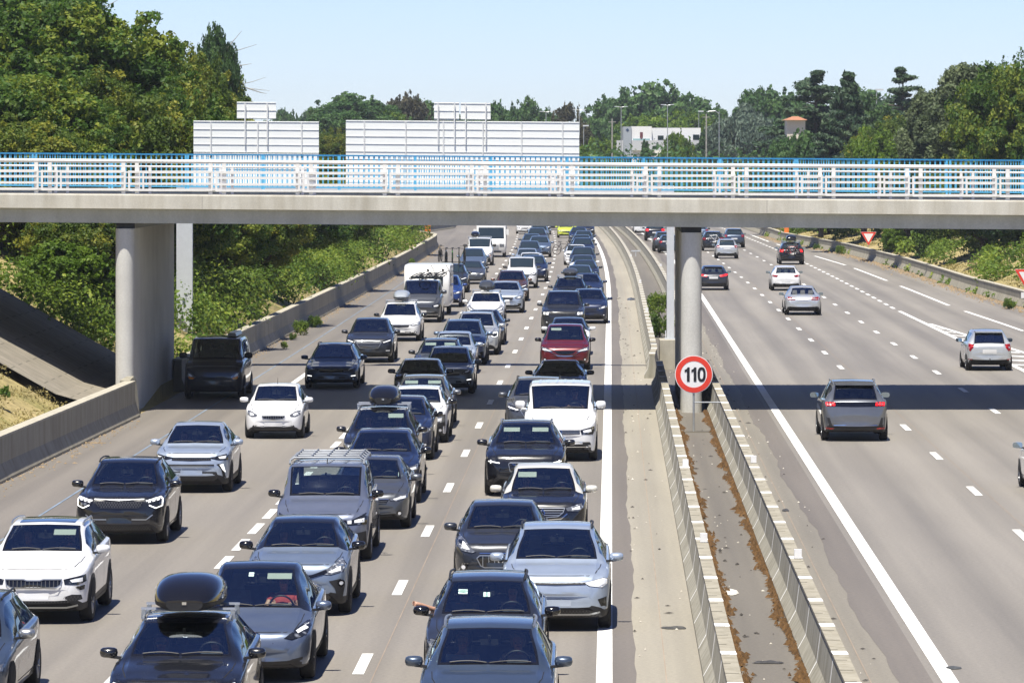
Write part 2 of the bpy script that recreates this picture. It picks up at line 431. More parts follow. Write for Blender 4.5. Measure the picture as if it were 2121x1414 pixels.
# ------------------------------------------------------------------ the overpass
BY0, BY1 = 145.1, 160.7          # near and far edge of the deck
def gz(x): return -.0071*x
def bridge():
    r = empty('road_bridge', (0, 150, 0), 0, 'grey concrete road bridge crossing the whole motorway above the cars', 'bridge')
    def beam(name, prof, mat, x0=-75, x1=80, n=31):
        mb = MB(); q = len(prof)
        for i in range(n):
            x = x0+(x1-x0)*i/(n-1)
            for (y, z) in prof: mb.v.append((x, y-150, z+gz(x)))
        for i in range(n-1):
            for k in range(q): mb.f.append((i*q+k, i*q+(k+1) % q, (i+1)*q+(k+1) % q, (i+1)*q+k)); mb.m.append(0)
        mb.f.append(tuple(range(q-1, -1, -1))); mb.m.append(0); mb.f.append(tuple((n-1)*q+k for k in range(q))); mb.m.append(0)
        return mb.build(name, [mat], r)
    beam('deck', [(BY0+.34, 5.80), (BY0+.31, 6.30), (BY0+.4, 6.52), (BY1-.3, 6.52), (BY1-.22, 6.30), (BY1-.25, 5.80)], M['bridge_beam'])
    beam('fascia', [(BY0, 6.25), (BY0, 6.66), (BY0+.02, 6.70), (BY0+.42, 6.70), (BY0+.42, 6.523), (BY0+.307, 6.523), (BY0+.307, 6.25)], M['bridge_fascia'])
    beam('fascia', [(BY1, 6.25), (BY1-.217, 6.25), (BY1-.217, 6.523), (BY1-.9, 6.523), (BY1-.9, 6.72), (BY1, 6.72)], M['bridge_fascia'])
    beam('bridge_carriageway', [(BY0+.423, 6.523), (BY0+.423, 6.60), (BY1-.903, 6.60), (BY1-.903, 6.523)], M['strip_dark'])
    # fascia joints
    mb = MB()
    for x in (-9.6, 7.9):
        mb.box(x-.012, x+.012, BY0-150-.003, BY0-150, 6.27+gz(x), 6.65+gz(x))
    mb.build('expansion_joint', [simple('joint_dark', (.36, .34, .30), .9)], r)
bridge()

def railing(name, label, Y, zb, secs, mat, post_w, top_r, rails, top_h, group=None, rt=.045):
    """white guard rail: paired posts, heavy top tube, three rails closed by uprights"""
    r = empty(name, (0, Y, 0), 0, label, 'railing', group)
    x0, x1 = -24, 26; P = secs[0]; gap = secs[1]; off = secs[2]
    t = MB(); t.tube([(x, 0, zb+top_h+gz(x)) for x in np.linspace(x0, x1, 11)], top_r, 8); t.build('top_rail', [mat], r, True)
    x = x0+off; mr = MB(); nposts = 0
    while x < x1-P:
        g = gz(x)
        for px in (x, x+gap):
            q = MB(); q.box(px-post_w/2, px+post_w/2, -.05, .05, zb+gz(px), zb+top_h-top_r*.8+gz(px)); q.build('post', [mat], r)
        a, b = x+gap+.0, x+P
        for h in rails:
            mr.box(a+.0+.1-gap*.8, b-.1+gap*.35, -.105, -.055, zb+h-rt+g, zb+h+rt+gz(b))
        for ex in (a+.1-gap*.8, b-.1+gap*.35):
            mr.box(ex-.032, ex+.032, -.103, -.057, zb+rails[0]-.033+g, zb+rails[-1]+.033+g)
        x += P
    mr.build('rails', [mat], r)
railing('guard_rail', 'white steel guard rail with paired posts on the near edge of the bridge', BY0+.12, 6.70, (2.70, .42, 1.15), M['white_rail'], .12, .062, [.14, .33, .53, .70], 1.02)
railing('guard_rail', 'second white guard rail of the bridge, standing between the road and the blue railing', 158.2, 6.60, (2.78, .40, .25), M['white_rail'], .09, .035, [.15, .34, .54, .72], .92, rt=.035)

def blue_railing(Y, zb, sp, label, bw, hi=1.22):
    r = empty('blue_railing', (0, Y, 0), 0, label, 'railing', None)
    x0, x1 = -25, 26
    t = MB()
    for i in range(10):
        a, b = x0+(x1-x0)*i/10, x0+(x1-x0)*(i+1)/10
        t.hexa([(a, -.035, zb+hi-.03+gz(a)), (b, -.035, zb+hi-.03+gz(b)), (b, .035, zb+hi-.03+gz(b)), (a, .035, zb+hi-.03+gz(a))],
               [(a, -.035, zb+hi+.02+gz(a)), (b, -.035, zb+hi+.02+gz(b)), (b, .035, zb+hi+.02+gz(b)), (a, .035, zb+hi+.02+gz(a))])
    t.build('handrail', [M['blue_dark']], r)
    b_ = MB(); x = x0
    while x < x1:
        b_.box(x-bw, x+bw, -.012, .012, zb+.12+gz(x), zb+hi-.03+gz(x)); x += sp
    b_.build('bars', [M['blue_rail']], r)
    b_ = MB(); b_.hexa([(x0, -.016, zb+.1+gz(x0)), (x1, -.016, zb+.1+gz(x1)), (x1, .016, zb+.1+gz(x1)), (x0, .016, zb+.1+gz(x0))],
                       [(x0, -.016, zb+.14+gz(x0)), (x1, -.016, zb+.14+gz(x1)), (x1, .016, zb+.14+gz(x1)), (x0, .016, zb+.14+gz(x0))])
    b_.build('bottom_rail', [M['blue_rail']], r)
    x = x0+.9
    while x < x1:
        p = MB(); p.box(x-.03, x+.03, -.035, .035, zb+gz(x), zb+hi-.03+gz(x)); p.build('post', [M['blue_rail']], r); x += 2.6
blue_railing(159.3, 6.72, .172, 'bright blue footway railing of thin upright bars, nearer of the two on the bridge', .020)
blue_railing(160.5, 6.72, .178, 'bright blue parapet railing on the far edge of the bridge, behind the other blue one', .012)

def pier(name, Y0, Y1, dL, dR, label):
    """a wall pier with round ends, aligned with the road"""
    n = 14; pts = []
    def P(Y, d): return (X0(Y)+d, Y)
    rad = (dR-dL)/2; c = (dL+dR)/2
    for k in range(n+1):
        t = math.pi*(1+k/n); pts.append((X0(Y0+rad)+c+rad*math.cos(t), Y0+rad+rad*math.sin(t)))
    for k in range(n+1):
        t = math.pi*k/n; pts.append((X0(Y1-rad)+c+rad*math.cos(t), Y1-rad+rad*math.sin(t)))
    r = empty(name, (0, 0, 0), 0, label, 'bridge pier')
    mb = MB(); mb.prism(pts, -.1, 5.62+gz(pts[0][0])); mb.build('column', [M['pier']], r, True, 35)
    b = MB(); m = [(X0(Y0+.5)+dL-.0, Y0+.45), (X0(Y0+.5)+dR, Y0+.45), (X0(Y1)+dR, Y1-.45), (X0(Y1)+dL, Y1-.45)]
    b.prism(m, 5.625+gz(pts[0][0]), 5.79+gz(pts[0][0])); b.build('bearing', [M['black']], r)
pier('bridge_pier', 145.6, 160.0, 2.29, 2.93, 'round-ended concrete pier in the median behind the 110 sign')
pier('bridge_pier', 145.55, 159.4, -15.32, -14.74, 'broad round-ended concrete pier beside the dark van, left of the road')

def pier_foot():        # the wall swells into a foot round the left pier
    Y = 144.2; x = X0(Y)-14.62
    mb = MB(); mb.hexa([(x-.30, 142.6, -.1), (x+.30, 143.3, -.1), (x-.12, 147.0, -.1), (x-.30, 147.0, -.1)],
                       [(x-.30, 143.0, 1.12), (x-.0, 143.2, 1.12), (x-.13, 147.0, 1.12), (x-.30, 147.0, 1.12)])
    o = mb.build('pier_footing', [M['wall']]); tag(o, 'sloping concrete foot where the near wall meets the left bridge pier', 'footing')
pier_foot()

def gantry():
    r = empty('sign_gantry', (0, 176, 0), 0, 'motorway sign gantry seen from behind, two tall pale posts carrying blank ribbed panels', 'sign gantry')
    def w(x): return (x-CX)*176/FPX          # metres across at the gantry's distance
    def h(y): return HCAM-(y-YH)*176/FPX
    def post(xa, xb, zb):
        q = MB(); q.box(w(xa), w(xb), -.16, .16, zb, 9.0-2.2); q.build('post', [M['steel_white']], r)
        q = MB(); q.box(w(xa)-.08, w(xb)+.08, -.22, .22, zb-.04, zb); 
        for k in range(4): q.hexa([(w(xa)-.06+k*(w(xb)-w(xa)+.1)/3, -.21, zb)]*1+[(w(xa)-.03+k*(w(xb)-w(xa)+.1)/3, -.21, zb), (w(xa)-.03+k*(w(xb)-w(xa)+.1)/3, -.165, zb), (w(xa)-.06+k*(w(xb)-w(xa)+.1)/3, -.165, zb)],
                                  [(w(xa)-.06+k*(w(xb)-w(xa)+.1)/3, -.17, zb+.3), (w(xa)-.03+k*(w(xb)-w(xa)+.1)/3, -.17, zb+.3), (w(xa)-.03+k*(w(xb)-w(xa)+.1)/3, -.165, zb+.3), (w(xa)-.06+k*(w(xb)-w(xa)+.1)/3, -.165, zb+.3)])
        q.build('base_plate', [M['steel_white']], r)
    post(366, 399, .95); post(1381, 1396, 1.12)
    q = MB(); q.box(w(366), w(1396), -.2, .2, 6.25, 6.85); q.build('crossbeam', [M['steel_white']], r)
    def panel(x0, x1, yt, yb, posts, step=.285):
        a, b, t, bo = w(x0), w(x1), h(yt), h(yb)
        dz = -.008*(x1-x0)*176/FPX
        p = MB(); p.hexa([(a, .22, bo), (b, .22, bo+dz), (b, .26, bo+dz), (a, .26, bo)], [(a, .22, t), (b, .22, t+dz), (b, .26, t+dz), (a, .26, t)])
        po = p.build('sign_panel', [M['sign_back']], r)
        rb = MB(); z = t-.02
        while z > bo:
            rb.hexa([(a, .20, z-.02), (b, .20, z-.02+dz), (b, .219, z-.02+dz), (a, .219, z-.02)], [(a, .20, z), (b, .20, z+dz), (b, .219, z+dz), (a, .219, z)]); z -= step
        rb.build('stiffener', [M['sign_rib']], po)
        for x in posts:
            s = MB(); s.box(w(x)-.022, w(x)+.022, .165, .197, bo-.25, t-.06); s.build('upright', [M['sign_rib']], po)
    panel(400, 660, 250, 314, [436, 533, 624]); panel(400, 660, 316, 388, [436, 533, 624])
    panel(716, 1200, 249, 388, [754, 840, 918, 1000, 1080, 1165])
    panel(490, 571, 211, 246, [507, 553]); panel(899, 951, 212, 248, [907, 941]); panel(954, 1016, 213, 248, [964, 1006])
    for x in (507, 553, 907, 941, 964, 1006):
        s = MB(); s.box(w(x)-.022, w(x)+.022, .12, .16, h(300), h(212)); s.build('upright', [M['sign_rib']], r)
    s = MB(); s.box(w(1381)-.28, w(1396)+.7, -.9, .7, -.05, 1.08)
    s.build('gantry_plinth', [M['wall_cap']], r)
    s = MB(); s.box(w(366)-.9, w(399)+.1, -.7, .7, -.05, .91); s.build('gantry_plinth', [M['wall_cap']], r)
gantry()

# ------------------------------------------------------------------ signs and small roadside furniture
def text_mesh(s, size, mat, parent, name, loc, bold=.02, depth=.004):
    c = bpy.data.curves.new(name, 'FONT'); c.body = s; c.size = size; c.align_x = 'CENTER'; c.align_y = 'CENTER'
    c.offset = bold; c.extrude = depth; c.resolution_u = 6
    o = bpy.data.objects.new(name, c); COL.objects.link(o)
    bpy.context.view_layer.update()
    me = bpy.data.meshes.new_from_object(o); bpy.data.objects.remove(o); me.materials.clear(); me.materials.append(mat)
    t = link(name, me, parent); t.location = loc; t.rotation_euler = (R(90), 0, 0); return t

def disc(mb, rad, y, n=48, th=.01, m=0, inner=0):
    if inner:
        mb.lathe([(inner, y), (rad, y), (rad, y+th), (inner, y+th)], n, 'y', (0, 0, 0), m, closed=True)
    else:
        mb.lathe([(.001, y), (rad, y), (rad, y+th), (.001, y+th)], n, 'y', (0, 0, 0), m)
def speed_sign():
    x, Y = at(1437, 895); r = empty('speed_limit_sign', (x, Y, 0), 0, 'round 110 speed limit sign with a red ring on a thin post', 'road sign')
    zc = HCAM-(775-YH)*Y/FPX; k = .545
    f = empty('sign_face', (0, 0, zc), parent=r)
    q = MB(); disc(q, k, -.02, 64, .03); q.build('plate', [M['white']], f, True)
    q = MB(); disc(q, k*.965, -.026, 64, .005, inner=k*.70); q.build('red_ring', [M['red']], f, True)
    q = MB()
    for x in (-.255, -.06):
        q.add([(x+dx, yy, z) for yy in (-.031, -.0275) for dx, z in ((.055, -.205), (.135, -.205), (.135, .205), (.075, .205), (.055, .165), (-.01, .125), (-.01, .055), (.055, .09))],
              [tuple(range(8)), tuple(range(15, 7, -1))]+[(i, 8+i, 8+(i+1) % 8, (i+1) % 8) for i in range(8)])
    n = 32; V = []
    for yy in (-.031, -.0275):
        for (rx, rz) in ((.118, .21), (.048, .135)):
            for t in range(n):
                a = 2*math.pi*t/n; V.append((.225+rx*math.copysign(abs(math.cos(a))**.8, math.cos(a)), yy, rz*math.copysign(abs(math.sin(a))**.85, math.sin(a))))
    F = []
    for t in range(n):
        u = (t+1) % n; F += [(t, u, n+u, n+t), (2*n+t, 3*n+t, 3*n+u, 2*n+u), (t, 2*n+t, 2*n+u, u), (n+t, n+u, 3*n+u, 3*n+t)]
    q.add(V, F); q.build('digits', [M['black']], f)
    q = MB(); q.tube([(0, .03, -.05), (0, .03, zc+.3)], .032, 10); q.build('post', [M['galv']], r, True)
    zb = HCAM-(833-YH)*Y/FPX
    q = MB(); q.tube([(0, .03, zb), (.78, .03, zb)], .02, 8); q.build('brace', [M['galv']], r, True)
    q = MB(); q.box(-.5, .5, -.05, .05, -.05, .03); q.build('base', [M['median_right']], r)
speed_sign()

def yield_sign(px, py, Z, zc, zbase, label, small):
    r = empty('yield_sign', ((px-CX)*Z/FPX, Z, 0), R(4), label, 'road sign')
    def tri(s, y, m):
        q = MB(); a = s; v = []
        for yy in (y, y+.012):
            for (cx, cz) in ((-a*.5, a*.29), (a*.5, a*.29), (0, -a*.58)):
                for t in range(5):
                    ang = {0: math.pi*1.17, 1: math.pi*.5, 2: -math.pi*.17}[0]
                d = Vector((cx, 0, cz)); 
                v.append((cx*.96, yy, cz*.96))
        q.add(v, [(0, 1, 2), (5, 4, 3), (0, 3, 4, 1), (1, 4, 5, 2), (2, 5, 3, 0)]); return q
    f = empty('sign_face', (0, 0, zc), parent=r)
    tri(1.25, 0, 0).build('red_border', [M['red']], f); tri(.82, -.006, 0).build('white_field', [M['white']], f); tri(1.3, .013, 0).build('plate', [M['white']], f)
    q = MB(); q.box(-.28, .28, -.0, .015, zc-1.14, zc-.84); q.build('distance_plate', [M['white']], r)
    q = MB(); q.tube([(0, .05, zbase), (0, .05, zc+.2)], .035, 8); q.build('post', [M['galv']], r, True)
yield_sign(1799, 488, 372, 8-(490-YH)*372/FPX, .3, 'red and white yield triangle on the grassy bank beyond the right wall', 1)
yield_sign(2126, 567, 243, 8-(572-YH)*243/FPX, .0, 'red and white yield triangle cut by the right edge of the photo', 0)

def sos(px, ytop, Z, w, h, zb, label):
    r = empty('emergency_phone', ((px-CX)*Z/FPX, Z, zb), 0, label, 'emergency phone')
    q = MB(); q.box(-w/2, w/2, -w/2, w/2, .08, h); q.build('housing', [M['orange']], r)
    q = MB(); q.box(-w/2-.03, w/2+.03, -w/2-.03, w/2+.03, h+.002, h+.06); q.box(-w/2-.05, w/2+.05, -w/2-.05, w/2+.05, -.1, .08); q.build('cap', [M['galv']], r)
    q = MB(); q.box(-.10, .10, -w/2-.012, -w/2-.003, h*.62, h*.70); q.box(-.05, .05, -w/2-.012, -w/2-.003, h*.50, h*.58); q.box(-.10, .10, -w/2-.012, -w/2-.003, h*.80, h*.86)
    q.build('white_symbol', [M['white']], r)
sos(886, 465, 456, .55, 2.3, .0, 'orange emergency phone pillar in the lay-by left of the road')
sos(1629, 474, 432, .42, 1.7, .7, 'orange emergency phone box beyond the right wall, behind the bike-laden car')

def marker(px, py, Z, label):
    h = HCAM-(py-YH)*Z/FPX
    r = empty('marker_post', ((px-CX)*Z/FPX, Z, 0), 0, label, 'marker post')
    q = MB(); q.tube([(0, 0, .4), (0, 0, h)], .03, 6); q.build('post', [M['galv']], r)
    q = MB(); q.box(-.18, .18, -.03, -.035+.02, h-.2, h+.15); q.build('plate', [M['white']], r)
marker(652, 613, 250, 'small white marker plate on a post behind the left wall, nearer of two')
marker(734, 576, 284, 'small white marker plate on a post behind the left wall, farther of two')
def tpost(px, py, Z, label):
    h = HCAM-(py-YH)*Z/FPX; r = empty('median_bracket', ((px-CX)*Z/FPX, Z, 0), 0, label, 'bracket')
    q = MB(); q.tube([(0, 0, .2), (0, 0, h)], .04, 6); q.build('post', [M['steel_white']], r)
    q = MB(); q.box(-.35, .35, -.05, .05, h, h+.1); q.build('crossbar', [M['steel_white']], r)
tpost(1317, 521, 360, 'small white T-shaped bracket in the median far beyond the bridge')

# litter, needles and gravel
def scatter(name, n, fpos, size, mat, seed, flat=.25, long=2.2):
    r = np.random.RandomState(seed); V = []; F = []
    for k in range(n):
        x, y, z = fpos(r); a = r.rand()*6.283; s = size*(.5+r.rand()); l = s*long*(.6+.8*r.rand())
        ca, sa = math.cos(a), math.sin(a); q = len(V); h = s*flat*(1+r.rand())
        for (u, v, w) in ((-l, 0, .2*h), (0, -s, 0), (l, 0, .2*h), (0, s, 0), (0, 0, h*1.6)):
            V.append((x+u*ca-v*sa, y+u*sa+v*ca, z+w))
        F += [(q, q+1, q+4), (q+1, q+2, q+4), (q+2, q+3, q+4), (q+3, q, q+4)]
    o = link(name, np_mesh(name, V, F, [mat], smooth=False)); return o
litter_m = simple('fallen_cones_brown', (.125, .066, .022), .9, var=.55, scale=9)
def g1(side):
    def f(r):
        Y = 60+(r.rand()**1.0)*86; t = abs(r.randn())*(.058+.04*math.sin(Y*.9+side)*math.sin(Y*.37))
        if math.sin(Y*1.3+side*2)+math.sin(Y*.41) < -1.1 and r.rand() < .8: Y += 1.5
        d = 2.06+min(t, .42) if side < 0 else 3.10-min(t, .4)
        return X0(Y)+d, Y, .0+.03*r.rand()
    return f
tag(scatter('gutter_litter', 2700, g1(-1), .027, litter_m, 3, .9), 'brown fallen cones and needles heaped along both edges of the median gutter', 'litter', kind='stuff')
tag(scatter('gutter_litter', 2500, g1(1), .027, litter_m, 4, .9), 'brown fallen cones and needles heaped against the right barrier of the gutter', 'litter', kind='stuff')
chip = simple('pale_chips', (.55, .52, .45), .9, var=.3, scale=5); dchip = simple('dark_scraps', (.05, .045, .04), .9, var=.3, scale=5)
def gch(r):
    Y = 62+r.rand()*200; c = r.randint(3)
    d = (.5+r.rand()**2*.9, 3.75+r.rand()**2*.9, 2.2+r.rand()*.8)[c]; return X0(Y)+d, Y, .004
tag(scatter('roadside_grit', 300, gch, .018, chip, 5, .5, 1.3), 'pale grit scattered on the median paving', 'grit', kind='stuff')
tag(scatter('roadside_grit', 260, gch, .03, dchip, 6, .3, 2.0), 'dark scraps of rubber scattered on the median paving', 'debris', kind='stuff')
def gwall(r):
    Y = 90+r.rand()*330; 
    if 141 < Y < 160: Y = 130
    return X0(Y)+DL(Y)+.08+abs(r.randn())*.28, Y, .004
leafl = simple('dry_leaf_litter', (.27, .20, .12), .9, var=.45, scale=6)
tag(scatter('leaf_litter', 2600, gwall, .024, leafl, 8, .5, 1.6), 'dry leaves and dust lying along the foot of the left wall', 'leaf litter', kind='stuff')
def gwr(r):
    Y = 200+r.rand()*260; return X0(Y)+DR(Y)-.08-abs(r.randn())*.45, Y, .004
tag(scatter('leaf_litter', 3000, gwr, .05, leafl, 9, .5, 1.6), 'dry leaves and soil along the foot of the right wall', 'leaf litter', kind='stuff')

def scrap(name, px, py, w, l, col, label, h=.03, tilt=0):
    x, Y = at(px, py); q = MB(); r = random.Random(int(px)); n = 9; pts = []
    for k in range(n):
        t = 2*math.pi*k/n; pts.append((math.cos(t)*w*.5*r.uniform(.6, 1.15), math.sin(t)*l*.5*r.uniform(.5, 1.2)))
    vs = [(a, b, .003) for a, b in pts]+[(a*.8, b*.8, h*r.uniform(.4, 1.3)) for a, b in pts]+[(0, 0, h)]
    fs = [(i, (i+1) % n, n+(i+1) % n, n+i) for i in range(n)]+[(n+i, n+(i+1) % n, 2*n) for i in range(n)]
    q.add(vs, fs); o = q.build(name, [simple(name+'_mat', col, .8, var=.3, scale=12)], loc=(x, Y, 0)); tag(o, label, 'litter')
scrap('tyre_scrap', 1592, 1372, .62, .35, (.04, .04, .045), 'flat black strip of tyre lying across the gutter at the bottom')
scrap('crushed_paper', 1510, 1228, .45, .8, (.7, .68, .62), 'crushed white paper among the brown needles in the gutter', .05)
scrap('tyre_scrap', 1395, 1300, .45, .35, (.06, .06, .06), 'dark flat scrap on the beige paving left of the barriers')
scrap('tyre_scrap', 1628, 1057, .22, .5, (.05, .05, .055), 'small black scrap on the grey paving beside the right barrier')
scrap('tyre_scrap', 1975, 1383, .28, .35, (.06, .065, .07), 'dark shred beside the white edge line at the lower right')
scrap('cloth_scrap', 1306, 621, .5, 1.6, (.10, .12, .17), 'blue-grey rag on the median paving far beyond the bridge', .12)
scrap('crushed_paper', 1394, 842, .3, .8, (.75, .72, .66), 'crumpled white litter at the foot of the median pier', .12)
# ------------------------------------------------------------------ vehicle materials
def paint(name, col, metal=.35, rough=.32, flake=True):
    m, nt, b = newmat(name); setp(b, col, rough, metal, 1.0)
    tc = nt.nodes.new('ShaderNodeTexCoord'); n = noise(nt, 3., 4, .6, tc.outputs['Object'])
    nt.links.new(ramp(nt, n.outputs[0], [(.3, tuple(c*.93 for c in col)), (.7, tuple(min(1, c*1.06) for c in col))]), b.inputs['Base Color'])
    d = noise(nt, 11., 4, .65, tc.outputs['Object'])
    rr = nt.nodes.new('ShaderNodeMapRange'); nt.links.new(d.outputs[0], rr.inputs[0]); rr.inputs[3].default_value = rough-.03; rr.inputs[4].default_value = rough+.05
    nt.links.new(rr.outputs[0], b.inputs['Roughness'])
    return m
PAINTS = dict(
    black=paint('paint_black', (.010, .011, .015), .0, .25), bluegrey=paint('paint_blue_grey', (.22, .275, .37), .45),
    darkgrey=paint('paint_dark_grey', (.030, .034, .044), .3), grey=paint('paint_grey', (.10, .108, .122), .5),
    silver=paint('paint_silver', (.52, .55, .58), .4, .3), icesilver=paint('paint_ice_silver', (.40, .47, .58), .35, .3),
    white=paint('paint_white', (.80, .81, .82), .0, .3), darkblue=paint('paint_dark_blue', (.012, .022, .065), .2),
    slate=paint('paint_slate', (.06, .085, .13), .4), steelblue=paint('paint_steel_blue', (.13, .18, .27), .45),
    red=paint('paint_dark_red', (.13, .008, .012), .25), brown=paint('paint_brown', (.12, .055, .035), .35),
    midgrey=paint('paint_mid_grey', (.16, .17, .19), .5), blue=paint('paint_blue', (.015, .05, .22), .25),
    yellow=paint('paint_yellow_green', (.55, .62, .06), .0), tesla=paint('paint_blue_graphite', (.14, .175, .25), .55, .28),
    lav=paint('paint_lavender_grey', (.17, .195, .27), .45), greygreen=paint('paint_grey_green', (.20, .215, .215), .4), cream=paint('paint_cream', (.72, .70, .62), 0, .3))
M['plastic'] = simple('black_plastic', (.018, .018, .02), .55, var=.2)
M['under'] = simple('underbody', (.008, .008, .009), .9, var=0)
M['gloss'] = simple('gloss_black', (.008, .008, .01), .12, coat=.6, var=0)
M['chrome'] = simple('chrome', (.75, .77, .80), .14, 1., var=.03)
M['satin'] = simple('satin_silver', (.42, .44, .46), .35, .8, var=.05)
M['tyre'] = simple('tyre_rubber', (.016, .016, .017), .85, var=.15, scale=14)
M['rim'] = simple('alloy_rim', (.34, .35, .37), .35, .8, var=.06); M['rim_dark'] = simple('dark_rim', (.06, .06, .065), .35, .6, var=.06)
M['seat'] = simple('seat_fabric', (.17, .18, .19), .9, var=.2); M['dash'] = simple('dashboard_plastic', (.085, .09, .10), .6, var=.15)
M['lining'] = simple('cabin_lining', (.42, .42, .41), .9, var=.06); M['visor'] = simple('sun_visor_fabric', (.45, .48, .45), .8, var=.05)
M['plate'] = simple('number_plate_white', (.60, .61, .62), .5, var=.05, scale=20)
M['amber'] = simple('amber_lens', (.9, .30, .03), .2, coat=.5, var=.05)
def lampm(name, a, b_, sc, rough=.18):
    m, nt, b = newmat(name); setp(b, a, rough, .35, 1.)
    tc = nt.nodes.new('ShaderNodeTexCoord'); v = nt.nodes.new('ShaderNodeTexVoronoi'); v.inputs['Scale'].default_value = sc
    nt.links.new(tc.outputs['Object'], v.inputs[0])
    nt.links.new(ramp(nt, v.outputs['Distance'], [(.10, b_), (.42, a)]), b.inputs['Base Color']); return m
M['lamp'] = lampm('headlamp_reflector', (.16, .17, .19), (.80, .83, .86), 11)
M['lamp_bright'] = simple('headlamp_lens', (.88, .90, .92), .15, .0, .8, var=.05)
M['lamp_dark'] = lampm('headlamp_dark', (.02, .022, .026), (.30, .32, .36), 9)
M['tail'] = lampm('tail_lamp_red', (.30, .008, .01), (.75, .02, .02), 9)
def drl():
    m, nt, b = newmat('running_light'); setp(b, (.9, .9, .9), .3)
    b.inputs['Emission Color'].default_value = (1, 1, .97, 1); b.inputs['Emission Strength'].default_value = 1.2; return m
M['drl'] = drl()
def braked():
    m, nt, b = newmat('brake_light'); setp(b, (.8, .01, .01), .3)
    b.inputs['Emission Color'].default_value = (1, .015, .02, 1); b.inputs['Emission Strength'].default_value = .9; return m
M['brake'] = braked()
def glass(name, tint, refl, col=(.80, .90, 1.0)):
    m = bpy.data.materials.new(name); m.use_nodes = True; nt = m.node_tree; nt.nodes.clear()
    out = nt.nodes.new('ShaderNodeOutputMaterial'); g = nt.nodes.new('ShaderNodeBsdfGlossy'); t = nt.nodes.new('ShaderNodeBsdfTransparent')
    g.inputs['Roughness'].default_value = .03; g.inputs['Color'].default_value = (.80, .90, 1.0, 1); t.inputs['Color'].default_value = (*tint, 1)
    f = nt.nodes.new('ShaderNodeFresnel'); f.inputs['IOR'].default_value = refl
    mx = nt.nodes.new('ShaderNodeMixShader'); nt.links.new(f.outputs[0], mx.inputs[0]); nt.links.new(t.outputs[0], mx.inputs[1]); nt.links.new(g.outputs[0], mx.inputs[2])
    nt.links.new(mx.outputs[0], out.inputs[0]); return m
M['windscreen'] = glass('windscreen_glass', (.86, .95, .93), 2.9)
M['side_glass'] = glass('tinted_glass', (.70, .78, .76), 2.2)
M['dark_glass'] = simple('dark_window', (.020, .032, .040), .04, 0, 1., var=0)

# ------------------------------------------------------------------ lofted car bodies
def pchip(xs, ys):
    x = np.array(xs, float); y = np.array(ys, float); h = np.diff(x); s = np.diff(y)/h; n = len(x); d = np.zeros(n)
    for i in range(1, n-1):
        if s[i-1]*s[i] > 0:
            w1, w2 = 2*h[i]+h[i-1], h[i]+2*h[i-1]; d[i] = (w1+w2)/(w1/s[i-1]+w2/s[i])
    d[0], d[-1] = s[0], s[-1]
    def f(q):
        i = int(min(max(np.searchsorted(x, q)-1, 0), n-2)); t = (q-x[i])/h[i]
        return float((1+2*t)*(1-t)**2*y[i]+t*(1-t)**2*h[i]*d[i]+t*t*(3-2*t)*y[i+1]+t*t*(t-1)*h[i]*d[i+1])
    return f

TYPES = dict(
    hatch=dict(L=4.1, W=1.76, H=1.47, zl=.80, yc=1.02, zc=.98, yr=1.78, yrr=3.30, yt=3.95, zt=1.02, wr=.585, wt=.33, r=.315),
    small=dict(L=3.6, W=1.65, H=1.48, zl=.82, yc=.85, zc=.99, yr=1.50, yrr=3.05, yt=3.5, zt=1.0, wr=.57, wt=.31, r=.29),
    suv=dict(L=4.5, W=1.85, H=1.64, zl=.95, yc=1.12, zc=1.10, yr=1.90, yrr=3.75, yt=4.35, zt=1.12, wr=.61, wt=.34, r=.35),
    bigsuv=dict(L=4.75, W=1.92, H=1.80, zl=1.05, yc=1.35, zc=1.20, yr=1.95, yrr=4.35, yt=4.65, zt=1.2, wr=.67, wt=.36, r=.38),
    sedan=dict(L=4.65, W=1.81, H=1.43, zl=.75, yc=1.28, zc=.94, yr=2.05, yrr=3.05, yt=3.85, zt=1.04, wr=.565, wt=.33, r=.33),
    wagon=dict(L=4.7, W=1.83, H=1.47, zl=.78, yc=1.28, zc=.96, yr=2.05, yrr=4.0, yt=4.5, zt=1.0, wr=.585, wt=.33, r=.33),
    mpv=dict(L=4.4, W=1.85, H=1.64, zl=.88, yc=.92, zc=1.05, yr=1.85, yrr=3.7, yt=4.25, zt=1.05, wr=.62, wt=.33, r=.34),
    caddy=dict(L=4.5, W=1.86, H=1.84, zl=.98, yc=1.0, zc=1.19, yr=1.62, yrr=4.25, yt=4.42, zt=1.1, wr=.74, wt=.30, r=.34),
    van=dict(L=4.95, W=1.92, H=1.98, zl=1.08, yc=.72, zc=1.30, yr=1.42, yrr=4.75, yt=4.86, zt=1.2, wr=.80, wt=.32, r=.36),
)
CELL = {}
NSUB = {0: 1, 1: 1, 2: 2, 3: 1, 4: 3, 5: 3, 6: 2, 7: 2, 8: 1, 9: 2, 10: 2, 11: 2, 12: 1, 13: 1, 14: 3, 15: 4}

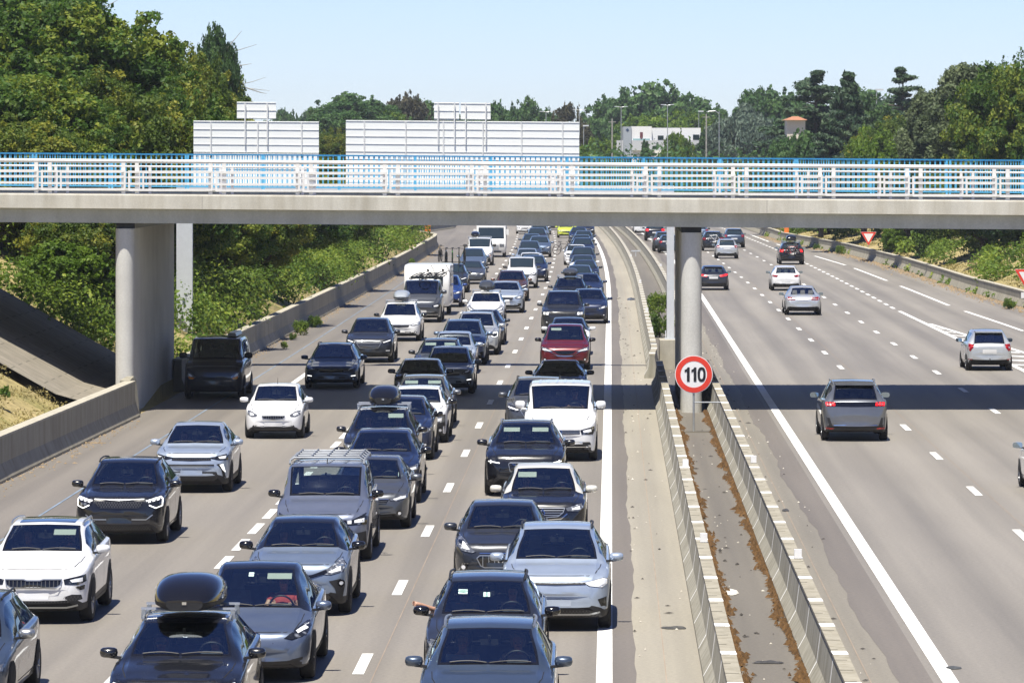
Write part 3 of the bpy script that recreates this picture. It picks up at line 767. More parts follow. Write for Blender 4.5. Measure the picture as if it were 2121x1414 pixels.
class Shell:
    """Body surface as a grid: stations along y (front at 0), rows from the sill over the shoulder to the roof's middle."""
    def __init__(s, T, fine=True, tweak=None):
        T = dict(T); T.update(tweak or {})
        if T['yt'] > T['L']-.08: T['yt'] = T['L']-.15; T['yrr'] = min(T['yrr'], T['yt']-.5)
        s.T = T
        L, W, H, zl, yc, zc, yr, yrr, yt, zt = (T[k] for k in ('L', 'W', 'H', 'zl', 'yc', 'zc', 'yr', 'yrr', 'yt', 'zt'))
        dr = T.get('droop', .035)
        ztf = pchip([0, .03, .09, .18, .34, yc*.62, yc-.05, yc+.03, yc+(yr-yc)*.5, yr-.10, yr+.16, (yr+yrr)/2, yrr-.12, yrr+.03, yt, yt+(L-yt)*.45, L-.03, L],
                    [zl*.66, zl*.80, zl*.925, zl*.985, zl*1.015, zl+(zc-zl)*.66, zc, zc+.045, zc+(H-zc)*.575, H-.085, H-.012, H, H-dr-.01, H-dr-.055, zt, zt-.04, zt*.80, zt*.62])
        rn = T.get('nose', .80)
        wf = pchip([0, .04, .12, .28, .55, .95, L*.5, L-.9, L-.35, L-.12, L-.03, L], [W/2*q for q in (.66, rn, .885, .955, .985, 1, 1, .995, .965, .93, .86, .74)])
        zbf = pchip([0, .04, .15, .5, L-.5, L-.15, L], [zl*.42, zl*.33, .20+.02*(H > 1.6), .19+.04*(H > 1.6), .2+.04*(H > 1.6), .26, .42])
        belt = pchip([0, yc, yr, yrr, L], [zc-.06, zc-.055, zc-.015, zc+.04, zc+.06])
        wr = T['wr']
        wtf = pchip([0, .12, yc*.6, yc, yr, (yr+yrr)/2, yrr, yt, L], [W*T['wt'], W*.37, W*.395, W*.40, wr+.015, wr+.03, wr-.02, max(W*.36, wr-.02) if T['H'] < 1.9 else wr, W*.33])
        ya, yb = yc+.035, yr-.015; ra, rb = yrr+.03, yt-.03
        if T.get('sedan_tail'): pass
        ysta = [0, .012, .03, .06, .09, .13, .18, .25, .34, .5, yc*.5, yc*.75, yc-.12, yc, ya, ya+.045]
        sd = 5 if fine else 3
        ysta += list(np.linspace(ya+.045, yb-.04, sd+1))[1:]+[yb, yr+.08]
        y1 = yr+.62*(yrr-yr)/1.9+.05; s.doors = (yc+.30, y1-.05, y1+.05, min(y1+.95, yrr-.12), min(y1+1.02, yrr-.05), max(yrr+.12, y1+1.3))
        ysta += [yc+.30] + list(s.doors[1:]) + list(np.linspace(yr+.3, yrr-.1, 5 if fine else 3))
        ysta += [ra, ra+.04]+list(np.linspace(ra+.04, rb-.04, 4))[1:]+[rb]
        ysta += list(yt+(L-yt)*np.array([.15, .4, .65, .82, .93, 1.0]))
        ysta = sorted(q for q in ysta if 0 <= q <= L); out = [ysta[0]]
        for q in ysta[1:]:
            if q-out[-1] > .009: out.append(q)
        # key stations stay exact
        for k in (ya, ya+.045, yb-.04, yb, ra, ra+.04, rb-.04, rb)+tuple(s.doors):
            j = int(np.argmin([abs(q-k) for q in out])); out[j] = k
        s.y = out; s.win = (ya, yb, ra, rb); s.f = dict(zt=ztf, w=wf, zb=zbf, belt=belt, wt=wtf)
        rows = []
        for y in s.y:
            w, zb, top = wf(y), zbf(y), ztf(y)
            g = smoothstep(yc-.15, yc+.3, y)*(1-smoothstep(L-(L-yt)*.9, L-.02, y))
            drop = .035+.03*g if H < 1.9 else .035+.05*g
            if y < .3: drop = .03+.02*(1-y/.3)
            zs = min(belt(y), top-drop-.025); zs = max(zs, zb+.10)
            wt = min(wtf(y), w*.93); hh = zs-zb
            pb = [(0, zb), (.6*w, zb), (.90*w, zb+.008), (.962*w, zb+.06*min(1, hh/.4)), (.985*w, zb+.22*hh), (w, zb+.52*hh), (w*.997, zb+.78*hh), (.978*w, zs-.03*min(1, hh/.3)), (.950*w, zs)]
            a = pb[-1]; gb = (.950*w-.02-.005*g, zs+.012); e = (wt, top-drop)
            def lp(t, bul): return (gb[0]+(e[0]-gb[0])*t+bul*g, gb[1]+(e[1]-gb[1])*t)
            pb += [gb, lp(.06, .0), lp(.5, .018), lp(.90, .004), e, (wt-.05, top-drop*.42), (wt-.088, top-drop*.30), (wt*.5, top-.008), (0, top)]
            rows.append(pb)
        P = np.array(rows)                     # ni x nk x 2
        nk = P.shape[1]; s.key = {}; cols = []
        for k in range(nk):
            s.key[k] = len(cols); cols.append(P[:, k])
            if k < nk-1:
                m = NSUB.get(k, 1) if fine else max(1, NSUB.get(k, 1)-1)
                p0, p1, p2, p3 = P[:, max(k-1, 0)], P[:, k], P[:, k+1], P[:, min(k+2, nk-1)]
                if k+2 > nk-1: p3 = p1*np.array([-1, 1])
                for q in range(1, m):
                    t = q/m; cols.append(.5*((2*p1)+(-p0+p2)*t+(2*p0-5*p1+4*p2-p3)*t*t+(-p0+3*p1-3*p2+p3)*t**3))
        C = np.stack(cols, 1); s.nj = C.shape[1]; s.ni = len(s.y)
        G = np.zeros((s.ni, s.nj, 3)); G[:, :, 0] = C[:, :, 0]; G[:, :, 2] = C[:, :, 1]; G[:, :, 1] = np.array(s.y)[:, None]
        # bow the nose and tail in plan so that the fascia is not flat; crease the bonnet
        ax = np.abs(G[:, :, 0])/(W/2)
        front = np.clip(1-G[:, :, 1]/.5, 0, 1); G[:, :, 1] += front*(ax**2.6)*.13
        rear = np.clip(1-(L-G[:, :, 1])/.4, 0, 1); G[:, :, 1] -= rear*(ax**2.6)*.08
        ws = np.clip((G[:, :, 1]-(yc-.5))/.5, 0, 1)*np.clip((yr+.4-G[:, :, 1])/.4, 0, 1)*(G[:, :, 2] > zc-.12)
        G[:, :, 1] += ws*(ax**2)*.13
        bonnet = np.clip(G[:, :, 1]/.3, 0, 1)*np.clip((yc-.05-G[:, :, 1])/.25, 0, 1)
        rid = T.get('ridge', .012); G[:, :, 2] += bonnet*rid*np.exp(-((ax-.52)/.07)**2)-bonnet*rid*.4*np.exp(-((ax-.30)/.12)**2)
        s.G = G; s.full = 2*s.nj-2 if False else None
        # mirrored grid: columns j=0..nj-1 right side then mirrored back
        L_ = G[:, ::-1][:, 1:-1].copy(); L_[:, :, 0] *= -1
        s.A = np.concatenate([G, L_], 1); s.nc = s.A.shape[1]
    def col(s, k): return s.key[k]
    def mcol(s, j): return (2*s.nj-2-j) % s.nc
    def sidx(s, y): return int(np.argmin([abs(q-y) for q in s.y]))
    def faces(s): return [(i, j) for i in range(s.ni-1) for j in range(s.nc)]
    def region(s, ya, yb, ja, jb):
        ia, ib = s.sidx(ya), s.sidx(yb); return {(i, j % s.nc) for i in range(ia, ib) for j in range(ja, jb)}
    def sub(s, cells, name, mats, off=0., mi=None, smooth=True, flip=False):
        A = s.A; idx = {}; V = []; F = []; MI = []
        N = s.normals() if off else None
        def vid(i, j):
            j %= s.nc
            if (i, j) not in idx:
                idx[(i, j)] = len(V); p = A[i, j]; V.append(p+N[i, j]*off if off else p)
            return idx[(i, j)]
        for c in sorted(cells):
            i, j = c; f = (vid(i, j), vid(i+1, j), vid(i+1, j+1), vid(i, j+1)); F.append(f[::-1] if flip else f); MI.append(mi(i, j) if mi else 0)
        me = bpy.data.meshes.new(name); me.from_pydata([tuple(v) for v in V], [], F)
        for m in mats: me.materials.append(m)
        me.polygons.foreach_set('material_index', MI); me.polygons.foreach_set('use_smooth', [smooth]*len(F)); return me
    def normals(s):
        if hasattr(s, 'N'): return s.N
        A = s.A; du = np.gradient(A, axis=0); dv = np.roll(A, -1, 1)-np.roll(A, 1, 1); n = np.cross(du, dv)
        n /= np.maximum(np.linalg.norm(n, axis=2, keepdims=True), 1e-9)
        c = np.array([0, s.T['L']/2, s.T['H']*.45]); flip = np.sign(((A-c)*n).sum(2, keepdims=True)); s.N = n*np.where(flip == 0, 1, flip); return s.N
    def bvh(s):
        if not hasattr(s, 'B'):
            V = [tuple(v) for v in s.A.reshape(-1, 3)]; F = []
            for i, j in s.faces(): F.append((i*s.nc+j, (i+1)*s.nc+j, (i+1)*s.nc+(j+1) % s.nc, i*s.nc+(j+1) % s.nc))
            F.append(tuple(range(s.nc))); F.append(tuple((s.ni-1)*s.nc+j for j in range(s.nc)))
            s.B = BVHTree.FromPolygons(V, F)
        return s.B

def inpoly(p, poly):
    x, y = p; c = False; n = len(poly)
    for i in range(n):
        x1, y1 = poly[i]; x2, y2 = poly[i-1]
        if (y1 > y) != (y2 > y) and x < (x2-x1)*(y-y1)/(y2-y1)+x1: c = not c
    return c

def patch(mb, sh, poly, view='front', off=.006, sp=.06, m=0):
    """lay the outline 'poly' (seen from the front, rear, side or top) on the body surface"""
    out = []; n = len(poly)
    for i in range(n):
        a, b = poly[i], poly[(i+1) % n]; d = math.dist(a, b); k = max(1, int(d/sp))
        for q in range(k): out.append((a[0]+(b[0]-a[0])*q/k, a[1]+(b[1]-a[1])*q/k))
    nb = len(out); xs = [p[0] for p in out]; ys = [p[1] for p in out]
    y = min(ys)+sp*.5
    while y < max(ys):
        x = min(xs)+sp*.5
        while x < max(xs):
            if inpoly((x, y), poly): out.append((x, y))
            x += sp
        y += sp
    try: v, e, f, *_ = delaunay_2d_cdt([Vector(p) for p in out], [], [list(range(nb))], 1, 1e-5)
    except Exception: return
    B = sh.bvh(); L, W = sh.T['L'], sh.T['W']; ok = {}; vs = []
    for i, p in enumerate(v):
        u, w = p
        if view == 'front': o, d = Vector((u, -2, w)), Vector((0, 1, 0))
        elif view == 'rear': o, d = Vector((u, L+2, w)), Vector((0, -1, 0))
        elif view == 'right': o, d = Vector((3, u, w)), Vector((-1, 0, 0))
        elif view == 'left': o, d = Vector((-3, u, w)), Vector((1, 0, 0))
        else: o, d = Vector((u, w, 4)), Vector((0, 0, -1))
        loc, nrm, _, _ = B.ray_cast(o, d)
        if loc is None: continue
        if nrm.dot(d) > 0: nrm = -nrm
        ok[i] = len(vs); vs.append(loc+nrm*off*.6-d*off*.6)
    fs = [[ok[i] for i in q] for q in f if all(i in ok for i in q)]
    # keep faces turned towards the view
    res = []
    for q in fs:
        a, b, c = (vs[i] for i in q[:3]); nn = (b-a).cross(c-a)
        if nn.dot(d) > 0: q = q[::-1]
        res.append(q)
    mb.add(vs, res, m)

def mirrorx(p): return [(-x, z) for x, z in p][::-1]
def sym(half):       # half outline from top centre down to bottom centre on the right side
    return half+[(-x, z) for x, z in half[::-1]]
def thick(pl, t):    # polyline -> thin polygon
    l = []; r = []
    for i, p in enumerate(pl):
        a = pl[max(i-1, 0)]; b = pl[min(i+1, len(pl)-1)]; dx, dy = b[0]-a[0], b[1]-a[1]; q = math.hypot(dx, dy) or 1
        l.append((p[0]-dy/q*t/2, p[1]+dx/q*t/2)); r.append((p[0]+dy/q*t/2, p[1]-dx/q*t/2))
    return l+r[::-1]

# front designs; x in half widths, z in bonnet-edge heights (zl)
F_ = {}
F_['ev'] = dict(hl=[(.52, .845), (.86, .915), (.93, .90), (.935, .82), (.84, .765), (.62, .79)], hlm='lamp_bright', inner=[(.66, .835), (.86, .885), (.90, .83), (.80, .79)],
    bar=[([(-.54, .835), (0, .825), (.54, .835)], .03, 'plastic'), ([(-.54, .850), (0, .842), (.54, .850)], .010, 'lamp_bright')],
    intake=[(0, .40), (.48, .40), (.74, .35), (.84, .33), (.72, .25), (0, .24)], mesh=True,
    vent=[(.76, .56), (.92, .60), (.92, .42), (.82, .44)], emb=None, lip=True)
F_['lion'] = dict(sm='satin', hl=[(.53, .80), (.60, .86), (.78, 1.04), (.90, 1.10), (.93, .93), (.82, .82), (.62, .775)], hlm='lamp',
    grille=[(0, .72), (.44, .72), (.50, .66), (.42, .50), (.34, .46), (0, .46)], gm='gloss', border=True, vs=7,
    bar=[([(-.44, .77), (.44, .77)], .02, 'chrome')], intake=[(0, .38), (.40, .38), (.44, .30), (0, .30)],
    fog=(.78, .46, .07), swoosh=[(.64, .55), (.80, .53), (.88, .38)], emb='diamond')
F_['crossover'] = dict(sm='satin', hl=[(.52, .86), (.88, .95), (.92, .86), (.82, .79), (.56, .80)], hlm='lamp', inner=[(.66, .85), (.84, .90), (.84, .83), (.68, .82)],
    grille=[(0, .86), (.50, .86), (.46, .76), (.34, .68), (0, .66)], gm='gloss', border=True, hs=3,
    intake=[(0, .46), (.56, .46), (.62, .34), (0, .33)], fog=(.80, .48, .055), swoosh=[(.56, .74), (.42, .63), (0, .60)], emb='diamond')
F_['clamp'] = dict(hl=[(.56, .93), (.93, 1.0), (.96, .94), (.955, .80), (.80, .74), (.62, .83)], hlm='lamp_dark', c_sig=True,
    grille=[(0, .92), (.54, .90), (.52, .80), (.40, .74), (0, .72)], gm='gloss', mesh=True, bar=[([(-.55, .935), (0, .92), (.55, .935)], .018, 'satin')],
    intake=[(0, .42), (.66, .42), (.72, .30), (0, .28)], line=[([(-.74, .62), (-.60, .52), (.60, .52), (.74, .62)], .022, 'satin')], emb='diamond_dark')
F_['tusk'] = dict(hl=[(.46, .85), (.90, .93), (.95, .90), (.93, .80), (.72, .80)], hlm='lamp_dark', inner=[(.70, .87), (.90, .90), (.88, .83), (.74, .83)],
    grille=[(0, .86), (.50, .86), (.52, .79), (0, .775)], gm='gloss', mesh=True, bar=[([(-.60, .68), (.60, .68)], .035, 'plastic')],
    intake=[(0, .52), (.66, .52), (.72, .38), (.60, .30), (0, .30)], mesh2=True, tusk=True, emb='diamond_dark')
F_['czech'] = dict(hl=[(.56, .79), (.92, .86), (.93, .75), (.80, .70), (.58, .71)], hlm='lamp_dark', inner=[(.66, .78), (.88, .82), (.88, .75), (.70, .74)],
    grille=[(.0, .775), (.12, .775), (.18, .795), (.52, .795), (.50, .70), (.42, .655), (0, .645)], gm='gloss', border=True, vs=13,
    intake=[(0, .46), (.50, .47), (.70, .53), (.86, .52), (.88, .44), (.62, .38), (0, .36)], mesh=True, fogp=[(.76, .66), (.92, .69), (.91, .61), (.84, .60)],
    lip=True, emb=None)
F_['czech2'] = dict(hl=[(.56, .82), (.72, .92), (.90, .96), (.90, .83), (.74, .76), (.60, .77)], hlm='lamp', inner=None,
    grille=[(0, .80), (.36, .80), (.40, .78), (.34, .68), (0, .66)], gm='gloss', border=True, vs=9,
    intake=[(0, .46), (.70, .47), (.74, .38), (.60, .30), (0, .29)], hs2=2, fog=None, emb=None)
F_['coupe'] = dict(hl=[(.36, .80), (.62, .90), (.84, 1.04), (.93, .95), (.88, .83), (.66, .78)], hlm='lamp', inner=[(.60, .83), (.84, .93), (.84, .85), (.66, .81)],
    bar=[([(-.58, .84), (-.3, .75), (0, .73), (.3, .75), (.58, .84)], .055, 'gloss')], grille=[(0, .54), (.40, .55), (.52, .52), (.66, .36), (.60, .30), (0, .29)], gm='gloss', mesh=True,
    fog=(.85, .62, .06), line=[([(-.62, .26), (-.4, .23), (.4, .23), (.62, .26)], .03, 'satin')], wing=[(.62, .66), (.84, .70), (.92, .58), (.86, .28), (.78, .32), (.74, .52)], emb='ring')
F_['proace'] = dict(hl=[(.50, .80), (.62, .84), (.90, .96), (.93, .90), (.92, .76), (.56, .75)], hlm='lamp_dark', inner=[(.54, .83), (.62, .84), (.62, .77), (.54, .77)], inner2=[(.68, .84), (.88, .88), (.88, .80), (.68, .79)],
    bar=[([(-.52, .825), (0, .80), (.52, .825)], .045, 'gloss')], grille=[(0, .50), (.52, .52), (.60, .44), (.40, .34), (0, .33)], gm='plastic', hs=2,
    wing2=[(.70, .58), (.92, .62), (.93, .30), (.78, .34), (.76, .50)], fog=(.82, .38, .05), emb='chevron', plate2=True)
F_['smooth'] = dict(hl=[(.58, .86), (.72, .98), (.93, 1.13), (.955, 1.02), (.90, .90), (.70, .83)], hlm='lamp_dark', inner=[(.74, .97), (.92, 1.08), (.92, 1.0), (.78, .93)],
    intake=[(0, .42), (.60, .42), (.70, .46), (.86, .50), (.84, .36), (.64, .30), (0, .29)], bar=[([(-.66, .27), (.66, .27)], .02, 'satin')], emb=None)
F_['sweep'] = dict(hl=[(.52, .82), (.80, .90), (.94, .96), (.94, .84), (.74, .77), (.56, .77)], hlm='lamp', inner=[(.60, .82), (.90, .90), (.90, .84), (.64, .79)], c_sig=False,
    grille=[(0, .80), (.50, .80), (.44, .70), (0, .67)], gm='gloss', hs=2, border=False, intake=[(0, .46), (.56, .48), (.60, .36), (0, .33)], fog=(.76, .44, .06),
    bar=[([(-.50, .815), (.50, .815)], .015, 'chrome')], emb='diamond')
F_['nordic'] = dict(hl=[(.60, .82), (.92, .88), (.94, .84), (.91, .75), (.66, .73)], hlm='lamp_dark', tee=True, grille=[(0, .80), (.36, .80), (.40, .77), (.36, .60), (0, .57)], gm='gloss', border=True, vs=13,
    slash=True, intake=[(0, .42), (.50, .42), (.56, .32), (0, .30)], vent=[(.70, .50), (.88, .54), (.88, .34), (.78, .36)], emb='ring')
F_['transporter'] = dict(sm='satin', hl=[(.56, .76), (.92, .84), (.93, .74), (.88, .66), (.60, .66)], hlm='lamp_dark', inner=[(.62, .75), (.84, .79), (.86, .72), (.64, .70)],
    grille=[(0, .765), (.54, .765), (.54, .665), (0, .665)], gm='gloss', hs=2, emb='ring', intake=[(0, .47), (.82, .47), (.84, .40), (0, .39)], line=[([(-.84, .36), (.84, .36)], .02, 'chrome'), ([(-.8, .475), (.8, .475)], .015, 'chrome')],
    fogp=[(.66, .335), (.84, .345), (.84, .305), (.66, .30)], intake2=[(0, .34), (.60, .34), (.60, .29), (0, .29)])
F_['trafic'] = dict(hl=[(.58, .66), (.76, .80), (.88, .84), (.90, .68), (.72, .63)], hlm='lamp', amber=[(.62, .645), (.84, .70), (.80, .61), (.68, .60)],
    grille=[(0, .66), (.40, .68), (.46, .62), (.36, .54), (0, .52)], gm='plastic', hs=2, intake=[(0, .44), (.62, .46), (.66, .30), (0, .28)], bmp='plastic', emb='diamond')
F_['cactus'] = dict(hl=[(.56, .74), (.90, .80), (.90, .62), (.58, .58)], hlm='lamp', bar=[([(.60, .93), (.92, .97)], .03, 'drl'), ([(-.92, .97), (-.60, .93)], .03, 'drl')],
    bmp='plastic', intake=[(0, .50), (.70, .50), (.70, .32), (0, .30)], wing=[(.52, .78), (.92, .84), (.92, .50), (.52, .46)], fog=(.76, .38, .07), emb=None)
F_['chevs'] = dict(hl=[(.50, .83), (.80, .98), (.92, 1.05), (.92, .92), (.80, .82), (.56, .79)], hlm='lamp', grille=[(0, .80), (.40, .82), (.46, .78), (.40, .72), (0, .70)], gm='gloss', hs=1,
    intake=[(0, .52), (.48, .54), (.54, .46), (.44, .34), (0, .33)], fog=(.80, .44, .06), drlbar=[([(.72, .56), (.88, .58)], .03, 'drl')], emb='chevron', line=[([(-.44, .84), (0, .80), (.44, .84)], .02, 'chrome')])
F_['hex'] = dict(sm='satin', hl=[(.50, .86), (.88, .97), (.95, .94), (.93, .82), (.62, .78)], hlm='lamp_dark', inner=[(.56, .84), (.88, .93), (.90, .90), (.62, .81)], grille=[(0, .87), (.46, .87), (.52, .82), (.38, .60), (0, .58)], gm='gloss', hs=4, border=True,
    intake=[(0, .44), (.60, .46), (.64, .34), (0, .32)], drlbar=[([(.70, .50), (.86, .50)], .035, 'lamp_bright')], emb='ring')
F_['scenic'] = dict(hl=[(.46, .83), (.74, .93), (.93, .98), (.93, .86), (.78, .79), (.52, .79)], hlm='lamp', inner=[(.54, .82), (.88, .92), (.90, .86), (.60, .81)], grille=[(0, .83), (.46, .83), (.30, .70), (0, .66)], gm='gloss', mesh=True,
    swoosh=[(.62, .80), (.44, .70), (.30, .62), (0, .60)], intake=[(0, .46), (.44, .46), (.50, .34), (0, .32)], fog=(.80, .46, .06), emb='diamond')
F_['rover'] = dict(hl=[(.62, .94), (.93, .95), (.93, .78), (.64, .77)], hlm='lamp_dark', inner=[(.66, .92), (.76, .92), (.76, .80), (.66, .80)], inner2=[(.80, .92), (.90, .92), (.90, .81), (.80, .80)], grille=[(0, .93), (.58, .93), (.58, .79), (0, .79)], gm='gloss', hs=3,
    intake=[(0, .52), (.44, .52), (.44, .40), (0, .38)], fog=(.74, .50, .06), emb=None)
F_['star'] = dict(sm='satin', hl=[(.54, .84), (.86, .93), (.94, .90), (.90, .78), (.60, .76)], hlm='lamp', grille=[(0, .88), (.40, .88), (.46, .80), (.38, .66), (0, .64)], gm='gloss', hs=2, border=True,
    intake=[(0, .44), (.58, .46), (.64, .36), (0, .34)], vent=[(.68, .50), (.88, .54), (.86, .38), (.74, .38)], emb='ring', lip=True)
F_['plain'] = dict(hl=[(.50, .80), (.84, .90), (.93, .92), (.92, .80), (.74, .74), (.54, .74)], hlm='lamp', grille=[(0, .80), (.44, .80), (.42, .70), (0, .68)], gm='gloss', hs=2, border=False,
    intake=[(0, .48), (.56, .50), (.60, .36), (0, .33)], fog=(.78, .44, .055), bar=[([(-.42, .81), (.42, .81)], .012, 'chrome')], emb='ring')

# rear designs; z in metres
RR = {}
RR['claws'] = dict(band=[(0, 1.10), (.90, 1.10), (.93, .98), (0, .965)], claw=True, bump=[(0, .44), (.70, .44), (.78, .66), (.99, .70), (1.0, .2), (0, .2)], chrome=[(-.66, .455), (.66, .455)], refl=[(.64, .385), (.90, .40), (.88, .34), (.66, .34)], plate=None)
RR['yaris'] = dict(tail=[(.66, .98), (.90, 1.00), (.93, .78), (.84, .72), (.70, .86)], plate=(0, .72, .26, .07), bump=[(0, .26), (.62, .26), (.70, .22), (.7, .2), (0, .2)], refl=[(.76, .44), (.92, .46), (.92, .41), (.76, .40)], tow=True)
RR['saloon'] = dict(tail=[(.40, .88), (.86, .92), (.93, .86), (.90, .76), (.44, .77)], plate=(0, .80, .26, .06), bump=[(0, .34), (.62, .34), (.68, .26), (0, .24)])
RR['clio'] = dict(tail=[(.52, .90), (.92, .97), (.93, .84), (.62, .80)], plate=(0, .50, .26, .06), bump=[(0, .40), (.60, .40), (.72, .30), (0, .26)])
RR['bmw1'] = dict(tail=[(.40, .88), (.92, .97), (.94, .86), (.44, .80)], plate=(0, .74, .26, .06), bump=[(0, .42), (.66, .42), (.74, .28), (0, .26)], lit=True)
RR['generic'] = dict(tail=[(.62, 1.0), (.92, 1.02), (.94, .84), (.70, .82)], plate=(0, .78, .26, .06), bump=[(0, .46), (.80, .48), (.90, .30), (0, .26)])

def build_vehicle_parts(kind, tweak, front, rear, fine, opts):
    """list of (part name, mesh, subparts, 'paint' slots) for one design"""
    T = dict(TYPES[kind]); T.update(tweak or {})
    sh = Shell(T, fine); L, W, H, zl = T['L'], T['W'], T['H'], T['zl']
    parts = []; ph = PAINTS['white']
    k = sh.key; ya, yb, ra, rb = sh.win
    allc = set(sh.faces()); J = k[14]
    wide = lambda ja: (ja, 2*sh.nj-2-ja)
    ws = sh.region(ya, yb, *wide(J)); wsi = sh.region(ya+.045, yb-.04, *wide(k[15]))
    rw = sh.region(ra, rb, *wide(J)) if not opts.get('no_rear_glass') else set(); rwi = sh.region(ra+.04, rb-.04, *wide(k[15]))
    side = set(); d = sh.doors
    spans = [(d[0], d[1]), (d[2], d[3])]+([(d[4], d[5])] if (kind in ('suv', 'wagon', 'bigsuv', 'mpv', 'caddy', 'van') and d[5]-d[4] > .2) else [])
    if opts.get('panel_van'): spans = spans[:1]
    for a, b in spans:
        side |= sh.region(a, b, k[10], k[12])
        side |= sh.region(a, b, sh.mcol(k[12]), sh.mcol(k[10]))
    trimc = (sh.region(d[0], spans[-1][1], k[10], k[12]) | sh.region(d[0], spans[-1][1], sh.mcol(k[12]), sh.mcol(k[10])))-side
    cut = fine or opts.get('cut')
    holes = (ws | rw | side)
    roofc = opts.get('roof')
    low = k[3]; clad = opts.get('clad')
    def mi(i, j):
        jj = j if j < sh.nj-1 else 2*sh.nj-3-j
        if jj < k[2]: return 2
        if jj < k[3] or (clad and jj < k[4]): return 1
        if (i, j) in trimc: return 1
        if roofc and jj >= k[12] and sh.y[i] >= yb-.01 and sh.y[i] < ra: return 3
        if roofc and jj >= k[10] and sh.y[i] >= T['yc']+.02 and sh.y[i] < ra: return 3
        if opts.get('black_bumper') and False: return 1
        return 0
    body = sh.sub(allc-holes, 'body', [ph, M['plastic'], M['under'], PAINTS[roofc] if roofc else ph], mi=mi)
    # close nose and tail
    b = bmesh.new(); b.from_mesh(body)
    fv = [v for v in b.verts if v.co.y < .2]
    fr = [e for e in b.edges if e.is_boundary]
    loops = {}
    A = sh.A
    for i, nm in ((0, 'f'), (sh.ni-1, 'r')):
        vs = []
        b.verts.ensure_lookup_table()
        from_ = {tuple(round(c, 5) for c in v.co): v for v in b.verts}
        for j in range(sh.nc):
            v = from_.get(tuple(round(float(np.float32(c)), 5) for c in A[i, j]))
            if v is not None and (not vs or v is not vs[-1]): vs.append(v)
        try:
            f = b.faces.new(vs); f.smooth = True; f.material_index = 0
            q = bmesh.ops.triangulate(b, faces=[f])
        except Exception: pass
    bmesh.ops.recalc_face_normals(b, faces=b.faces)
    b.to_mesh(body); b.free()
    body.set_sharp_from_angle(angle=R(42))
    # panel gaps and arches are drawn on the body mesh
    mb = MB()
    hw = W/2
    if opts.get('seams', True):
        y0 = .20
        for s in (1, -1):
            pl = [(s*hw*.60, .17), (s*hw*.72, .32), (s*hw*.80, .7 if T['yc'] > .9 else .5), (s*hw*.82, T['yc']-.02)]
            patch(mb, sh, thick(pl, .012), 'top', .003, .12)
        patch(mb, sh, thick([(-hw*.60, .165), (0, .13), (hw*.60, .165)], .014), 'top', .003, .12)
        for v in ('right', 'left'):
            for yy in (T['yc']+.28, (d[1]+d[2])/2, (d[3]+d[4])/2):
                if yy < L-.6: patch(mb, sh, thick([(yy, .34), (yy, sh.f['belt'](yy)-.03)], .012), v, .003, .2)
            patch(mb, sh, thick([(T['yc']+.28, .33), ((d[3]+d[4])/2, .34)], .012), v, .003, .3)
    ax = (.82 if kind != 'van' else .9, L-.80 if kind != 'van' else L-1.05); r = T['r']
    if kind == 'small': ax = (.68, L-.6)
    for v in ('right', 'left'):
        for yy in ax:
            rr = r+.05; pts = [(yy+rr*math.cos(t), r+rr*math.sin(t)) for t in np.linspace(-.35, math.pi+.35, 15)]
            pts = [(a, max(c, .16)) for a, c in pts]
            if clad:
                rr2 = rr+.07; p2 = [(yy+rr2*math.cos(t), r+rr2*math.sin(t)) for t in np.linspace(-.2, math.pi+.2, 15)]
                patch(mb, sh, [(a, max(c, .16)) for a, c in p2], v, .006, .12, 1)
            patch(mb, sh, pts, v, .010, .12, 0)
    nb = len(body.polygons)
    me2 = mb.mesh('arches', [M['under'], M['plastic']], True, 60)
    b = bmesh.new(); b.from_mesh(body); n0 = len(b.faces); b.from_mesh(me2); b.faces.ensure_lookup_table()
    for f in b.faces[n0:]: f.material_index = 2 if f.material_index == 0 else 1
    b.to_mesh(body); b.free(); bpy.data.meshes.remove(me2)
    parts.append(['body', body, []])
    # glazing
    g = M['windscreen'] if cut else M['dark_glass']; gs = M['side_glass'] if cut else M['dark_glass']
    parts.append(['windscreen', sh.sub(ws, 'windscreen', [g, M['gloss']], .001, mi=lambda i, j: 0 if (i, j) in wsi else 1), []])
    if rw: parts.append(['rear_window', sh.sub(rw, 'rear_window', [M['windscreen'] if (cut and not opts.get('dark_rear')) else (gs if cut else M['dark_glass']), M['gloss']], .001, mi=lambda i, j: 0 if (i, j) in rwi else 1), []])
    for s in (0, 1):
        cs = {c for c in side if (c[1] < sh.nj-1) == (s == 0)}
        if cs: parts.append(['side_window', sh.sub(cs, 'side_window', [gs], -.004), []])
    if opts.get('sunroof'):
        q = MB(); ww = T['wr']-.14; patch(q, sh, [(-ww, yb+.12), (ww, yb+.12), (ww, T['yrr']-.6), (-ww, T['yrr']-.6)], 'top', .004, .2)
        parts.append(['sunroof', q.mesh('sunroof', [M['dark_glass']], True), []])
    if cut:
        parts.append(['cabin_lining', sh.sub({c for c in allc-holes if sh.y[c[0]] > T['yc']-.1 and sh.y[c[0]] < L-.25 and (k[6] <= (c[1] if c[1] < sh.nj-1 else 2*sh.nj-3-c[1]))}, 'cabin_lining', [M['lining']], -.02), []])
        q = MB(); yc, zc = T['yc'], T['zc']
        q.hexa([(-hw*.84, yc+.06, zc-.25), (hw*.84, yc+.06, zc-.25), (hw*.80, yc+.72, zc-.35), (-hw*.80, yc+.72, zc-.35)],
               [(-hw*.80, yc+.08, zc-.02), (hw*.80, yc+.08, zc-.02), (hw*.78, yc+.66, zc-.03), (-hw*.78, yc+.66, zc-.03)])
